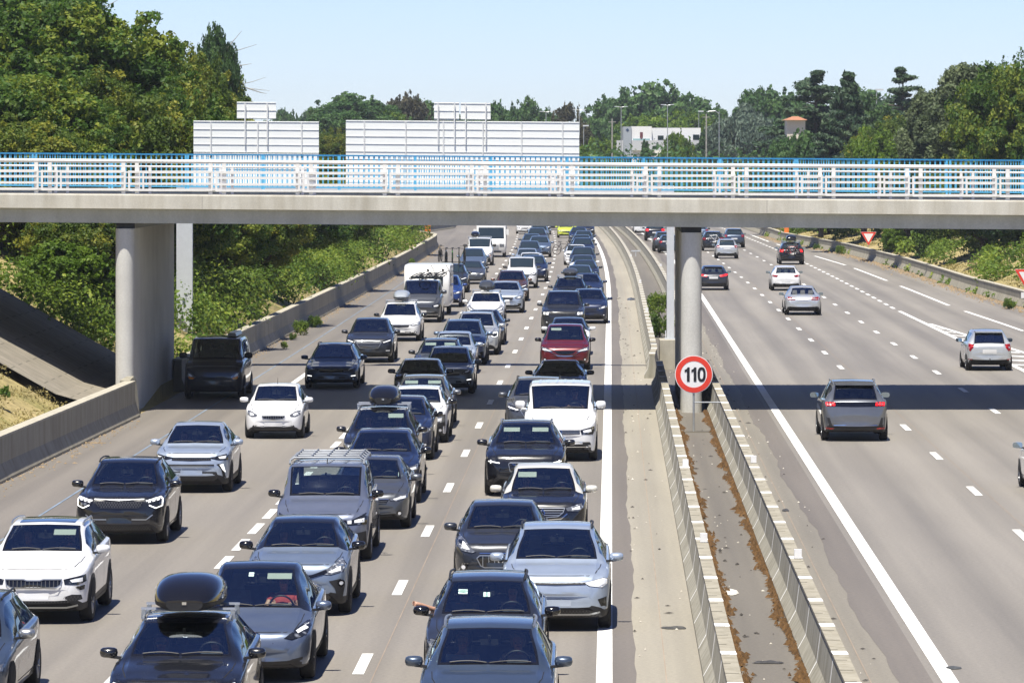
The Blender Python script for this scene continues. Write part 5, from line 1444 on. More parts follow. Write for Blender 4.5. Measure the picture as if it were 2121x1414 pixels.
HAIR = dict(dark=simple('hair_dark', (.02, .015, .012), .6, var=.3, scale=30), brown=simple('hair_brown', (.09, .05, .03), .6, var=.3, scale=30), grey=simple('hair_grey', (.35, .34, .32), .6, var=.2, scale=30), blond=simple('hair_blond', (.32, .22, .11), .6, var=.2, scale=30))
CLOTH = {n: simple('shirt_'+n, c, .85, var=.15, scale=12) for n, c in dict(white=(.62, .63, .62), red=(.45, .06, .05), blue=(.12, .2, .4), grey=(.25, .26, .28), black=(.03, .03, .035), teal=(.12, .3, .35), cream=(.55, .5, .4)).items()}
PB = {}
def hand(wrist, palm_end, spread, side=1):
    """five unequal curled fingers and a thumb from the side of the palm"""
    w, p = Vector(wrist), Vector(palm_end); d = (p-w).normalized(); s = Vector(spread).normalized(); up = d.cross(s).normalized()
    ch = [[(*w, .027), (*(w.lerp(p, .5)), .036), (*p, .033)]]
    for k, (o, l) in enumerate(((-.030, .062), (-.010, .072), (.011, .066), (.030, .052))):
        a = p+s*o; b = a+d*l*.5-up*.004; c = b+d*l*.35-up*l*.45; ch.append([(*p, .03), (*a, .011), (*b, .010), (*c, .008)])
    a = w.lerp(p, .4)-s*.034; ch.append([(*(w.lerp(p, .5)), .03), (*a, .013), (*(a+d*.03-s*.018), .011), (*(a+d*.055-s*.012-up*.01), .009)])
    return ch
def person_mesh(pose, sk):
    key = (pose, sk)
    if key in PB: return PB[key]
    torso = [(0, 0, .10, .15), (0, .03, .30, .145), (0, .07, .50, .155), (0, .08, .60, .07), (0, .075, .665, .055), (0, .055, .74, .088), (0, .05, .82, .098), (0, .06, .885, .06)]
    ch = [torso, [(0, .05, .75, .08), (0, -.045, .755, .022), (0, -.068, .745, .014)],      # nose
          [(0, .05, .75, .08), (0, -.015, .69, .034)]]                                         # chin
    legs = [[(0, 0, .10, .15), (s*.10, -.08, .08, .085), (s*.14, -.42, .12, .065), (s*.14, -.52, -.24, .05)] for s in (1, -1)]
    arms = []
    for s in (1, -1):
        sh_ = (s*.19, .075, .545, .06)
        if pose == 'drive' or (pose == 'drive_out' and s == -1): e, w_, p = (s*.27, -.10, .36), (s*.17, -.33, .44), (s*.15, -.39, .47)
        elif pose == 'drive_out' and s == 1: e, w_, p = (.42, -.12, .50), (.60, -.30, .60), (.62, -.36, .64)
        elif pose == 'wave' and s == -1: e, w_, p = (-.46, -.10, .50), (-.66, -.25, .60), (-.74, -.28, .615)
        else: e, w_, p = (s*.24, .0, .26), (s*.12, -.22, .20), (s*.09, -.29, .20)
        arms.append([(0, .07, .50, .15), sh_, (*e, .046), (*w_, .031)])
        arms += hand(w_, p, (1, 0, 0) if pose != 'wave' or s == 1 else (0, .3, 1))
    body = skin('person', ch+legs+arms, [M[sk]], 1)
    shirt = skin('shirt', [[(0, 0, .08, .165), (0, .03, .30, .16), (0, .07, .49, .170), (0, .078, .575, .085)]]+
                 [[(0, .07, .49, .16), (s*.19, .075, .545, .075), tuple(np.array((s*.19, .075, .545))*.45+np.array((arms[0 if s == 1 else 7][2][:3]))*.55)+(.058,)] for s in (1, -1)], [CLOTH['white']], 1)
    q = MB(); n = 12
    V = []; F = []; rings = [(.0, .915), (.055, .905), (.092, .875), (.108, .83), (.108, .78), (.095, .73), (.085, .70)]
    for rr, z in rings:
        for t in range(n):
            a = 2*math.pi*t/n; yy = math.sin(a); k = 1.0
            V.append((rr*math.cos(a)*1.0, .062+rr*1.05*yy+(.055 if (yy < -.2 and z < .84) else 0)*1.0, z))
    for i in range(len(rings)-1): F += [(i*n+t, i*n+(t+1) % n, (i+1)*n+(t+1) % n, (i+1)*n+t) for t in range(n)]
    q.add(V, F); hair = q.mesh('hair', [HAIR['dark']], True, 80); fix_normals(hair)
    e = MB()
    for s in (1, -1): e.lathe([(.001, -.052), (.012, -.048), (.014, -.04)], 8, 'y', (s*.034, 0, .77))
    e.box(-.025, .025, -.043, -.030, .712, .718); eyes = e.mesh('eyes', [M['black']], True)
    PB[key] = (body, shirt, hair, eyes); return PB[key]
def person(info, side, label, shirt='white', hair='dark', pose='sit', sk='skin', dz=0., dy=0., glasses=False, yaw=0):
    T = info['T']; x = .38*side; body, sm, hm, em = person_mesh(pose, sk)
    p = onto(info, x, T['seat_y']-.02+dy, T['seat_z']+.10+dz); r = empty('person', p, info['rz']+yaw, label, 'person'); r.scale = (1, 1, .96)
    link('body', body, r)
    for nm, me, m_ in (('shirt', sm, CLOTH[shirt]), ('hair', hm, HAIR[hair])):
        o = link(nm, me, r); o.material_slots[0].link = 'OBJECT'; o.material_slots[0].material = m_
    link('eyes', em, r)
    if glasses:
        q = MB(); q.box(-.072, .072, -.062, -.045, .752, .79); q.build('sunglasses', [M['gloss']], r)
# ------------------------------------------------------------------ the traffic jam: lane beside the median, near to far
G1, G2, G3, G4 = 'cars queuing in the lane beside the median', 'cars queuing in the middle lane', 'cars queuing in the left lane', 'cars driving away on the right carriageway'
ST = [(-.80, .05, .045, .05), (-.80, .22, .04, .04)]
a = vehicle('car', 'suv', 'sweep', 'slate', 1006, 61.9, 'dark blue-grey estate SUV with silver roof rails and bird droppings, cut by the bottom edge', 'car', tweak=dict(W=1.84, H=1.62, yr=1.95, wr=.61), rails='satin', group=G1, stickers=ST+[(-.80, .38, .04, .04)], ribs=False, mirror=None)
person(a, 1, 'driver with both hands on the wheel of the front blue-grey SUV', 'cream', 'grey', 'drive')
person(a, -1, 'passenger in a pale T-shirt in the front blue-grey SUV', 'white', 'brown')
a = vehicle('car', 'wagon', 'star', 'darkgrey', 1002, 70.2, 'dark estate car with an arm stretched from its window, behind the bottom SUV', 'car', tweak=dict(H=1.50), rails='plastic', group=G1, stickers=[(-.78, .08, .05, .04), (-.4, .70, .07, .03), (.0, .6, .05, .03)], mirror='gloss')
person(a, -1, 'passenger stretching an arm out of the dark estate car window', 'grey', 'dark', 'wave', dz=.02, dy=-.05)
person(a, 1, 'driver of the dark estate car behind the bottom SUV', 'black', 'dark', 'drive')
a = vehicle('car', 'suv', 'ev', 'icesilver', 1151, 78.6, 'pale silver-blue electric SUV with a thin light bar, wheels on the white edge line', 'car', tweak=dict(H=1.63, L=4.58, zl=.97, yc=1.0, yr=2.05, wr=.60), rails='plastic', group=G1, clad=True, stickers=[(-.84, .1, .03, .025)], rim='rim_dark', plate_mat='plate_ice')
a = vehicle('car', 'hatch', 'lion', 'darkgrey', 1037, 86.5, 'dark graphite hatchback with feline headlights, left of the silver electric SUV', 'car', tweak=dict(H=1.47, zl=.84, L=4.0, yc=1.0, yr=1.70, wr=.58), group=G1, seams=True, visors=(), mirror=None)
person(a, -1, 'passenger in a light shirt in the graphite hatchback', 'grey', 'dark'); person(a, 1, 'driver of the graphite hatchback', 'white', 'dark', 'drive')
a = vehicle('car', 'hatch', 'crossover', 'black', 1124, 95.5, 'two-tone crossover with a white roof and black body behind the graphite hatchback', 'car', tweak=dict(H=1.57, W=1.79, zl=.93, zc=1.05, yc=1.0, yr=1.72, wr=.575), group=G1, roof='cream', mirror='cream', visors=(-1,), clad=True)
person(a, -1, 'passenger in the two-tone crossover with the white roof', 'grey', 'brown'); person(a, 1, 'driver of the two-tone crossover with the white roof', 'grey', 'grey', 'drive')
a = vehicle('car', 'suv', 'nordic', 'black', 1087, 109.6, 'black SUV with a slashed chrome grille in front of the white passenger van', 'car', tweak=dict(H=1.66, W=1.9, L=4.68, zl=1.0, zc=1.14, wr=.60), group=G1, rails='satin', visors=(-1, 1), clad=True)
person(a, -1, 'passenger in the black SUV before the white van', 'grey', 'dark')
a = vehicle('van', 'van', 'transporter', 'white', 1160, 122.2, 'white passenger van with chrome grille bars close to the median edge line', 'van', tweak=dict(W=1.92, H=1.98), group=G1, ribs=True, stickers=[(-.86, .05, .05, .05)])
person(a, 1, 'driver of the white passenger van', 'grey', 'dark', 'drive')
a = vehicle('car', 'suv', 'hex', 'grey', 1113, 132.5, 'grey SUV half hidden behind the left side of the white passenger van', 'car', rails='plastic', group=G1, tweak=dict(H=1.61))
a = vehicle('car', 'sedan', 'plain', 'black', 1158, 149.4, 'black low convertible with its soft top, in front of the dark red car', 'car', tweak=dict(H=1.38, W=1.8, yr=2.0, yrr=2.5, yt=3.9), group=G1, cut=True)
a = vehicle('car', 'mpv', 'scenic', 'red', 1170, 174, 'dark red car with white headlights in the lane beside the median', 'car', tweak=dict(H=1.65, L=4.4), group=G1, mirror='gloss', visors=(-1,))
a = vehicle('car', 'hatch', 'plain', 'white', 1177, 187, 'white hatchback hidden behind the dark red car, its white mirrors showing', 'car', tweak=dict(H=1.45, wr=.57), group=G1, roof='darkgrey')
a = vehicle('car', 'bigsuv', 'rover', 'darkgrey', 1166, 209.5, 'tall boxy dark off-road car with square headlights ahead of the rest', 'car', tweak=dict(H=1.86, W=1.95), group=G1, rails='satin')
a = vehicle('car', 'suv', 'plain', 'darkblue', 1219, 222, 'dark blue crossover at the right edge of its lane beside the boxy off-road car', 'car', tweak=dict(H=1.60), group=G1)
a = vehicle('car', 'suv', 'plain', 'black', 1180, 242, 'black SUV with a grey roof box on crossbars, behind the boxy off-road car', 'car', group=G1, box=True, rails='plastic'); roof_box(a, 'grey', 'dark grey roof box on the black SUV behind the boxy off-road car', H=.36, W=.80)
a = vehicle('car', 'sedan', 'plain', 'darkblue', 1216, 258, 'dark saloon right of the SUV with the grey roof box', 'car', group=G1)
fl = [('hatch', 'plain', 'slate', 1200, 276, 'blue-grey hatchback behind the SUV with the grey roof box', {}),
      ('sedan', 'plain', 'black', 1211, 291, 'black saloon fourth car behind the boxy off-road car', {}),
      ('hatch', 'plain', 'white', 1207, 304, 'white-framed hatchback behind a black saloon in the far queue', dict(roof='darkgrey')),
      ('suv', 'plain', 'darkgrey', 1207, 322, 'dark crossover with two pale visors in the far queue', {}),
      ('hatch', 'plain', 'white', 1193, 340, 'white car carrying a bicycle at its rear in the far queue', {}),
      ('suv', 'plain', 'darkblue', 1207, 358, 'dark blue SUV with dark mirrors in the far queue', dict(rails='plastic')),
      ('wagon', 'plain', 'black', 1205, 381, 'black estate in the far queue beside the median line', {}),
      ('hatch', 'plain', 'slate', 1209, 403, 'slate hatchback in the far queue just below the bridge deck', {}),
      ('sedan', 'plain', 'darkblue', 1199, 425, 'dark saloon under the deck edge beside the yellow-green car', {}),
      ('small', 'plain', 'yellow', 1172, 452, 'small yellow-green car far off in the queue under the bridge', {}),
      ('suv', 'plain', 'black', 1212, 452, 'black SUV farthest but one in the queue beside the median', {}),
      ('suv', 'plain', 'grey', 1205, 486, 'grey car farthest in the queue beside the median', {})]
for kk, ff, cc, xx, zz, ll, oo in fl:
    a = vehicle('car', kk, ff, cc, xx, zz, ll, 'car', group=G1, **oo)
    if zz == 340: bicycle(a, -.95, 1.0, .75, math.pi/2+.5, 'black', 'bicycle on the rear of a white car in the far queue')

# ------------------------------------------------------------------ middle lane
a = vehicle('car', 'suv', 'hex', 'black', 357, 63.0, 'glossy black SUV with a big black roof box, cut by the bottom edge', 'car', tweak=dict(H=1.60, W=1.86, wr=.60, yr=1.95), group=G2, box=True, rails='satin')
roof_box(a, 'black', 'big glossy black roof box on the black SUV at the bottom', L=2.1, W=.98, H=.44, y0=1.75)
person(a, -1, 'passenger with sunglasses under the big black roof box', 'white', 'brown', glasses=True); person(a, 1, 'driver of the black SUV under the big roof box', 'grey', 'dark', 'drive')
a = vehicle('car', 'hatch', 'smooth', 'tesla', 513, 70.9, 'blue-graphite electric crossover without a grille, behind the black SUV with roof box', 'car', tweak=dict(L=4.75, W=1.92, H=1.62, zl=.80, zc=1.0, yc=1.15, yr=2.25, yrr=3.4, yt=4.5, zt=1.12, wr=.60, r=.35), group=G2, roof='black', visors=(1,), stickers=[(-.10, .9, .04, .025)], rim='rim_dark', droop=.0)
person(a, 1, 'driver in a red top in the blue-graphite electric crossover', 'red', 'dark', 'drive')
a = vehicle('car', 'suv', 'coupe', 'bluegrey', 614, 81.2, 'silver-blue coupe crossover with a dark roof and trapezoid grille', 'car', tweak=dict(L=4.4, W=1.8, H=1.55, zl=.93, zc=1.07, wr=.57, yr=2.0), group=G2, roof='black', mirror='gloss', clad=True, rim='rim_dark')
person(a, -1, 'passenger in the silver-blue coupe crossover', 'teal', 'dark'); person(a, 1, 'driver in the silver-blue coupe crossover', 'teal', 'dark', 'drive')
a = vehicle('van', 'caddy', 'proace', 'lav', 666, 92.0, 'lavender-grey family van with a silver lattice roof rack', 'van', tweak=dict(L=4.6, H=1.84, W=1.88, zc=1.20), group=G2, lattice=True, antenna=True, mirror='gloss', visors=())
person(a, 1, 'driver of the lavender-grey van with a hand out at the mirror', 'blue', 'dark', 'drive_out')
a = vehicle('car', 'hatch', 'sweep', 'grey', 762, 100.0, 'grey hatchback partly hidden by the lavender-grey van with the roof rack', 'car', tweak=dict(H=1.45), group=G2, stickers=[(.72, .1, .04, .04)])
a = vehicle('car', 'suv', 'sweep', 'darkblue', 786, 107.3, 'dark blue crossover between the lavender-grey van and the black SUV with a roof box', 'car', tweak=dict(H=1.60, W=1.83, wr=.59), group=G2, stickers=[(-.8, .12, .05, .05)], mirror='gloss')
person(a, -1, 'passenger in the dark blue crossover', 'grey', 'brown'); person(a, 1, 'driver of the dark blue crossover', 'grey', 'dark', 'drive')
a = vehicle('car', 'suv', 'plain', 'black', 785, 115.6, 'black SUV with white crossbars and a black roof box before the bridge shadow', 'car', tweak=dict(H=1.66, W=1.86), group=G2, box=True, rails='satin', visors=(1,))
roof_box(a, 'black', 'black roof box on white crossbars, before the bridge shadow', L=1.9, W=.80, H=.42)
person(a, -1, 'passenger of the black SUV before the bridge shadow', 'teal', 'dark'); person(a, 1, 'driver of the black SUV before the bridge shadow', 'grey', 'dark', 'drive')
a = vehicle('car', 'suv', 'plain', 'darkblue', 823, 122.6, 'dark blue car squeezed between the black roof-box SUV and the white hatchback', 'car', tweak=dict(H=1.58), group=G2, mirror='gloss')
a = vehicle('car', 'small', 'cactus', 'white', 862, 130, 'white hatchback with black bumper pads and black mirrors before the bridge shadow', 'car', tweak=dict(L=4.1, W=1.74, H=1.5, zl=.95, zc=1.05, yrr=3.4, yt=3.95, wr=.60), group=G2, mirror='gloss', rails='satin')
a = vehicle('car', 'wagon', 'star', 'midgrey', 871, 136.6, 'grey estate with pale sun visors behind the white hatchback with black pads', 'car', group=G2, rails='satin', visors=(-1, 1))
a = vehicle('car', 'small', 'czech2', 'black', 868, 149.6, 'small black car with a white bonnet edge beside the grey-green hatchback', 'car', tweak=dict(L=3.7, W=1.68, H=1.42), group=G2, cut=True, roof='midgrey')
a = vehicle('car', 'hatch', 'chevs', 'greygreen', 928, 156.6, 'grey-green hatchback with chevron badge under the bridge shadow edge', 'car', tweak=dict(H=1.52, L=3.95, W=1.73, zl=.86), group=G2, roof='slate')
a = vehicle('car', 'wagon', 'plain', 'darkgrey', 908, 164.5, 'dark estate with two bright sun visors behind the small black car', 'car', group=G2, visors=(-1, 1), rails='plastic')
a = vehicle('car', 'small', 'plain', 'icesilver', 938, 171, 'small pale silver car right behind the dark estate with bright visors', 'car', tweak=dict(L=3.9, W=1.7, H=1.5), group=G2)
a = vehicle('car', 'suv', 'nordic', 'steelblue', 957, 178.5, 'steel-blue SUV behind the small pale silver car', 'car', group=G2, rails='satin', tweak=dict(H=1.66))
a = vehicle('car', 'suv', 'clamp', 'silver', 985, 187.2, 'silver SUV with pale visors right of the steel-blue SUV', 'car', group=G2, rails='satin', tweak=dict(H=1.66))
a = vehicle('car', 'sedan', 'plain', 'darkgrey', 1000, 197, 'dark saloon tucked between the silver SUV and the white one with roof box', 'car', group=G2)
a = vehicle('car', 'suv', 'coupe', 'white', 1005, 218, 'white crossover with a dark roof box in the middle lane', 'car', tweak=dict(W=1.80, H=1.58, L=4.25, yt=4.1, yrr=3.55), group=G2, box=True, clad=True); roof_box(a, 'grey', 'dark roof box on the white crossover in the middle lane', W=.74, H=.42)
a = vehicle('car', 'suv', 'star', 'icesilver', 1046, 237, 'silver-blue SUV with a two-bar grille beside the white crossover', 'car', group=G2, rails='satin', tweak=dict(H=1.56), plate_mat='plate')
a = vehicle('car', 'suv', 'hex', 'brown', 1058, 256, 'brown SUV between the silver-blue SUV and the white van', 'car', group=G2, rails='plastic')
a = vehicle('van', 'caddy', 'hex', 'white', 1080, 281, 'small white van with a dark grille in the middle lane', 'van', group=G2, mirror='plastic')
fl = [('suv', 'plain', 'darkblue', 1104, 295, 'dark SUV looking out right of the small white van', {}),
      ('hatch', 'plain', 'white', 1098, 312, 'white hatchback just behind the small white van', {}),
      ('hatch', 'plain', 'icesilver', 1091, 326, 'pale blue hatchback in the far middle lane', {}),
      ('mpv', 'plain', 'slate', 1096, 345, 'slate people carrier in the far middle lane', {}),
      ('suv', 'plain', 'steelblue', 1117, 366, 'blue-grey SUV on the right side of the far middle lane', {}),
      ('wagon', 'plain', 'slate', 1101, 386, 'slate estate in the far middle lane', {}),
      ('suv', 'plain', 'darkgrey', 1112, 407, 'dark SUV in the far middle lane below the deck', {}),
      ('mpv', 'plain', 'bluegrey', 1117, 430, 'blue-grey people carrier at the deck edge in the far middle lane', {}),
      ('hatch', 'plain', 'white', 1087, 474, 'white car with a dark bumper, far left of the middle lane queue', {}),
      ('suv', 'plain', 'black', 1122, 470, 'black SUV farthest in the middle lane', {}),
      ('hatch', 'plain', 'darkgrey', 1147, 500, 'dark hatchback barely showing under the deck', {})]
for kk, ff, cc, xx, zz, ll, oo in fl: vehicle('car', kk, ff, cc, xx, zz, ll, 'car', group=G2, **oo)

# ------------------------------------------------------------------ left lane
a = vehicle('car', 'wagon', 'plain', 'slate', -124, 66.8, 'dark blue estate cut off by the lower left corner, only its side showing', 'car', tweak=dict(H=1.52, W=1.86, wr=.60), group=G3, rails='plastic', mirror='satin')
a = vehicle('car', 'suv', 'czech', 'white', 69, 79.8, 'white SUV with a panoramic roof and ribbed grille at the left edge', 'car', tweak=dict(H=1.62, W=1.86, L=4.4, zl=.97, zc=1.12, wr=.625), group=G3, rails='satin', sunroof=True, visors=(1,), clad=True, stickers=[(-.82, .06, .04, .03)])
person(a, 1, 'driver in a striped shirt in the white panoramic-roof SUV', 'blue', 'dark', 'drive'); person(a, -1, 'passenger in the white panoramic-roof SUV', 'grey', 'dark')
a = vehicle('car', 'suv', 'clamp', 'black', 246, 96.2, 'black SUV with bright clamp-shaped lights behind the white SUV at left', 'car', tweak=dict(H=1.63, W=1.86, zl=.99), group=G3, rails='plastic', clad=False)
person(a, 1, 'driver of the black SUV with clamp-shaped lights', 'black', 'dark', 'drive')
a = vehicle('car', 'hatch', 'tusk', 'icesilver', 396, 110.8, 'pale silver crossover with upright running lights near the left wall', 'car', tweak=dict(H=1.57, W=1.80, zl=.98, zc=1.08, L=4.25, wr=.57), group=G3, clad=True, rim='rim_dark')
person(a, -1, 'passenger of the pale silver crossover', 'grey', 'brown'); person(a, 1, 'driver of the pale silver crossover', 'grey', 'dark', 'drive')
a = vehicle('car', 'small', 'czech2', 'white', 566, 132, 'small white city car emerging from the bridge shadow', 'car', group=G3, antenna=True, mirror='white', plate_mat='plate')
a = vehicle('car', 'wagon', 'chevs', 'slate', 686, 160.3, 'dark grey-blue estate in the bridge shadow beside the dark van', 'car', tweak=dict(W=1.86, H=1.48), group=G3, rails='plastic')
a = vehicle('car', 'suv', 'hex', 'darkgrey', 764, 180.2, 'dark SUV with a chrome bar grille behind the grey-blue estate', 'car', group=G3, tweak=dict(H=1.66), drl=True)
a = vehicle('car', 'mpv', 'sweep', 'white', 826, 201, 'white people carrier with a silver roof box', 'car', tweak=dict(H=1.62), group=G3, box=True, mirror='gloss'); roof_box(a, 'silver', 'silver roof box on the white people carrier', W=.72, H=.40)
a = vehicle('van', 'van', 'transporter', 'grey', 872, 223.5, 'grey camper van towing the white caravan', 'van', tweak=dict(H=2.0), group=G3, plate_mat='plate')
a0 = a
for i, (bx, cc) in enumerate(((-.35, 'black'), (.35, 'black'))): bicycle(a, bx, 1.5+.5*i, 2.02, .5, cc, ['black bicycle on the roof of the grey camper van, on the left', 'black bicycle on the roof of the grey camper van, on the right'][i], lean=1.1)
a = vehicle('car', 'suv', 'plain', 'blue', 921, 246, 'blue car just visible right of the white caravan', 'car', group=G3)
a = vehicle('car', 'suv', 'hex', 'darkgrey', 936, 272, 'dark SUV with a row of upright bicycles on its roof', 'car', group=G3, bars='black')
for i, (bx, cc) in enumerate(((-1.0, 'black'), (-.55, 'black'), (-.05, 'green'), (.45, 'black'), (.9, 'black'))):
    bicycle(a, bx*.75, 2.0+.35*(i % 2), 1.62+.15*(i in (0, 4)), .05*(i-2), cc, 'upright roof bicycle, %s in the row on the dark SUV' % ['first from the left', 'second from the left', 'the green middle one', 'second from the right', 'first from the right'][i], group='bicycles standing on the roof of the dark SUV')
a = vehicle('car', 'sedan', 'star', 'grey', 974, 290, 'grey saloon right of the SUV with bicycles on its roof', 'car', group=G3)
a = vehicle('car', 'mpv', 'plain', 'steelblue', 979, 318, 'blue-grey people carrier below the white van with a black box', 'car', group=G3)
a = vehicle('van', 'van', 'trafic', 'white', 993, 339, 'white van with dark bumper and a small black roof box', 'van', group=G3, mirror='plastic', box=True); roof_box(a, 'black', 'small black roof box on the far white van', L=1.6, W=.62, H=.36, dx=-.35)

def van_shoulder():
    a = vehicle('van', 'van', 'trafic', 'darkgrey', 441, 153.5, 'black panel van with amber indicators on the hard shoulder under the bridge', 'van', tweak=dict(W=1.96, H=1.97, zc=1.26, yr=1.55), mirror='plastic', cut=True)
    q = MB(); q.hexa([(.30, 1.9, 1.99), (.62, 1.9, 1.99), (.62, 4.4, 1.99), (.30, 4.4, 1.99)], [(.36, 1.95, 2.10), (.58, 1.95, 2.10), (.58, 4.35, 2.10), (.36, 4.35, 2.10)])
    q.build('roof_carrier', [M['satin']], a['root'])
van_shoulder()

def rounded_shell(name, L, W, H, z0, prof, mats, parent, rad=.18):
    """box body: side outline prof [(y,z)] swept across the width with rounded roof edges"""
    q = MB(); n = len(prof); cy = sum(p[0] for p in prof)/n; cz = sum(p[1] for p in prof)/n
    rings = [(-W/2, .90), (-W/2+.02, .955), (-W/2+.07, .985), (-W/2+.16, 1.), (0, 1.), (W/2-.16, 1.), (W/2-.07, .985), (W/2-.02, .955), (W/2, .90)]
    V = [(x, cy+(y-cy)*(1-(1-s)*.5), cz+(z-cz)*(1-(1-s)*.6)) for x, s in rings for y, z in prof]
    F = [(i*n+t, i*n+(t+1) % n, (i+1)*n+(t+1) % n, (i+1)*n+t) for i in range(len(rings)-1) for t in range(n)]
    F += [tuple(range(n)), tuple((len(rings)-1)*n+t for t in range(n-1, -1, -1))]
    q.add(V, F); me = q.mesh(name, mats, True, 40); fix_normals(me); return link(name, me, parent)
M['van_white'] = simple('camper_white_gelcoat', (.80, .80, .78), .3, coat=.5, var=.04); M['grey_trim'] = simple('grey_trim_plastic', (.30, .31, .33), .5, var=.08)

def caravan():
    Z = 233.5; x = (884-CX)*Z/FPX; r = empty('caravan', (x, Z, 0), -hd(Z), 'tall white caravan with rounded front, towed behind the grey camper van', 'caravan')
    L = 5.6; prof = [(.25, .45), (.08, .9), (0, 1.5), (.10, 2.1), (.38, 2.42), (.9, 2.52), (L-.6, 2.52), (L-.1, 2.35), (L, 1.6), (L-.05, .45)]
    rounded_shell('shell', L, 2.28, 2.52, .4, prof, [M['van_white']], r)
    q = MB(); q.box(-.8, .8, -.004, .05, 1.45, 1.95); q.build('front_window', [M['dark_glass']], r)
    for y0 in (1.0, 3.3):
        q = MB(); q.box(1.137, 1.15, y0, y0+1.1, 1.45, 1.95); q.build('side_window', [M['dark_glass']], r)
    q = MB(); q.box(-.9, .9, .045, .3, .55, .62); q.box(1.135, 1.15, .3, L-.3, .62, .70); q.build('trim_strip', [M['grey_trim']], r)
    for s in (1, -1):
        w = empty('wheel', (s*1.0, 3.0, .31), 0 if s > 0 else math.pi, parent=r); link('tyre', wheel_mesh(.31, 'tyre'), w); link('rim', wheel_mesh(.31, 'rim'), w)
        w.rotation_euler = (0, 0, 0 if s > 0 else math.pi)
    q = MB(); q.tube([(0, .5, .45), (0, -1.2, .45)], .05, 8); q.tube([(-.5, .5, .45), (0, -.9, .45)], .04, 6); q.tube([(.5, .5, .45), (0, -.9, .45)], .04, 6); q.build('drawbar', [M['galv']], r)
    q = MB(); q.box(1.14, 1.16, 1.2+.8, 1.35+.8, .9, 1.05); q.build('vent', [M['plastic']], r)
caravan()

def motorhome():
    Z = 366.; x = (1017-CX)*Z/FPX; r = empty('motorhome', (x, Z, 0), -hd(Z), 'big white integrated motorhome with a wide windscreen, far up the left lane', 'motorhome')
    L = 6.9; prof = [(.15, .35), (0, .7), (.02, 1.1), (.35, 1.45), (.75, 2.35), (.75, 2.62), (1.1, 2.85), (L-.2, 2.85), (L, 2.6), (L, .5)]
    rounded_shell('shell', L, 2.3, 2.85, .3, prof, [M['van_white']], r)
    q = MB(); q.hexa([(-1.02, .345-.02, 1.47), (1.02, .325, 1.47), (1.02, .40, 1.47), (-1.02, .40, 1.47)], [(-.98, .70, 2.32), (.98, .70, 2.32), (.98, .78, 2.32), (-.98, .78, 2.32)]); q.build('windscreen', [M['dark_glass']], r)
    for s in (1, -1):
        q = MB(); q.box(s*.85-.18, s*.85+.18, -.012, .1, .80, 1.05); q.build('headlight', [M['lamp']], r)
        q = MB(); q.box(s*1.28-.10, s*1.28+.10, .35, .5, 1.75, 2.2); q.box(s*1.15-.06, s*1.15+.06, .40, .46, 2.1, 2.16); q.build('wing_mirror', [M['van_white']], r)
        for y in (1.1, 5.0):
            w = empty('wheel', (s*1.0, y, .34), 0, parent=r); w.rotation_euler = (0, 0, 0 if s > 0 else math.pi); link('tyre', wheel_mesh(.34, 'tyre'), w); link('rim', wheel_mesh(.34, 'rim'), w)
    q = MB(); q.box(-.6, .6, -.01, .1, .66, .96); q.build('grille', [M['grey_trim']], r)
    q = MB(); q.box(-.8, .8, .03, .2, .36, .50); q.build('lower_intake', [M['plastic']], r)
    q = MB(); q.box(1.155, 1.17, 2.6, 4.0, 1.5, 2.1); q.build('side_window', [M['dark_glass']], r)
motorhome()

# ------------------------------------------------------------------ right carriageway, driving away (rears)
vehicle('car', 'suv', 'plain', 'midgrey', 1772, 130.8, 'grey metallic SUV with red claw tail lights, nearest on the right carriageway', 'car', rear='claws', away=True, tweak=dict(L=4.64, H=1.65, W=1.84, yrr=3.95, yt=4.5, zt=1.15, wr=.61), rails='satin', group=G4, dark_rear=True, mirror='satin')
vehicle('car', 'hatch', 'plain', 'white', 2214, 110.0, 'white car cut by the right edge, only its mirror and wheel showing', 'car', rear='generic', away=True, group=G4)
vehicle('car', 'small', 'plain', 'silver', 2050, 173.6, 'silver hatchback with red upright lights at the right edge', 'car', rear='yaris', away=True, tweak=dict(L=3.9, W=1.70, H=1.50, yrr=3.3, yt=3.78, wr=.58), group=G4, antenna=False, mirror=None)
vehicle('car', 'sedan', 'plain', 'silver', 1664, 233.7, 'silver saloon on the middle of the right carriageway', 'car', rear='saloon', away=True, group=G4)
vehicle('car', 'hatch', 'plain', 'white', 1628, 276, 'white hatchback ahead of the silver saloon', 'car', rear='clio', away=True, group=G4, cut=True, mirror='gloss', tweak=dict(L=4.05, H=1.45))
vehicle('car', 'hatch', 'plain', 'darkgrey', 1478, 277, 'dark hatchback with lit brake lights just right of the pier', 'car', rear='bmw1', away=True, group=G4, cut=True, tweak=dict(L=4.3, H=1.44, W=1.8))
a = vehicle('car', 'suv', 'plain', 'darkgrey', 1640, 342, 'dark SUV carrying bicycles on its tail and a roof box', 'car', rear='generic', away=True, group=G4, box=True, brake=True); roof_box(a, 'black', 'black roof box on the SUV carrying bicycles', W=.76, H=.4)
for i, cc in enumerate(('white', 'red', 'black')): bicycle(a, 0, 4.5+.12+.16*i, .50+.05*i, math.pi/2+math.pi*(i % 2), cc, '%s bicycle on the tail of the dark SUV with a roof box' % cc, group='bicycles carried behind the dark SUV')
vehicle('car', 'hatch', 'plain', 'silver', 1506, 361, 'silver hatchback in front of two dark cars on the right carriageway', 'car', rear='generic', away=True, group=G4, tweak=dict(H=1.52))
a = vehicle('car', 'suv', 'plain', 'darkgrey', 1477, 390, 'dark car with a bicycle on its tailgate beyond the silver hatchback', 'car', rear='generic', away=True, group=G4)
bicycle(a, -.1, 4.65, .55, math.pi/2, 'white', 'bicycle on the tailgate of the dark car beyond the silver hatchback')
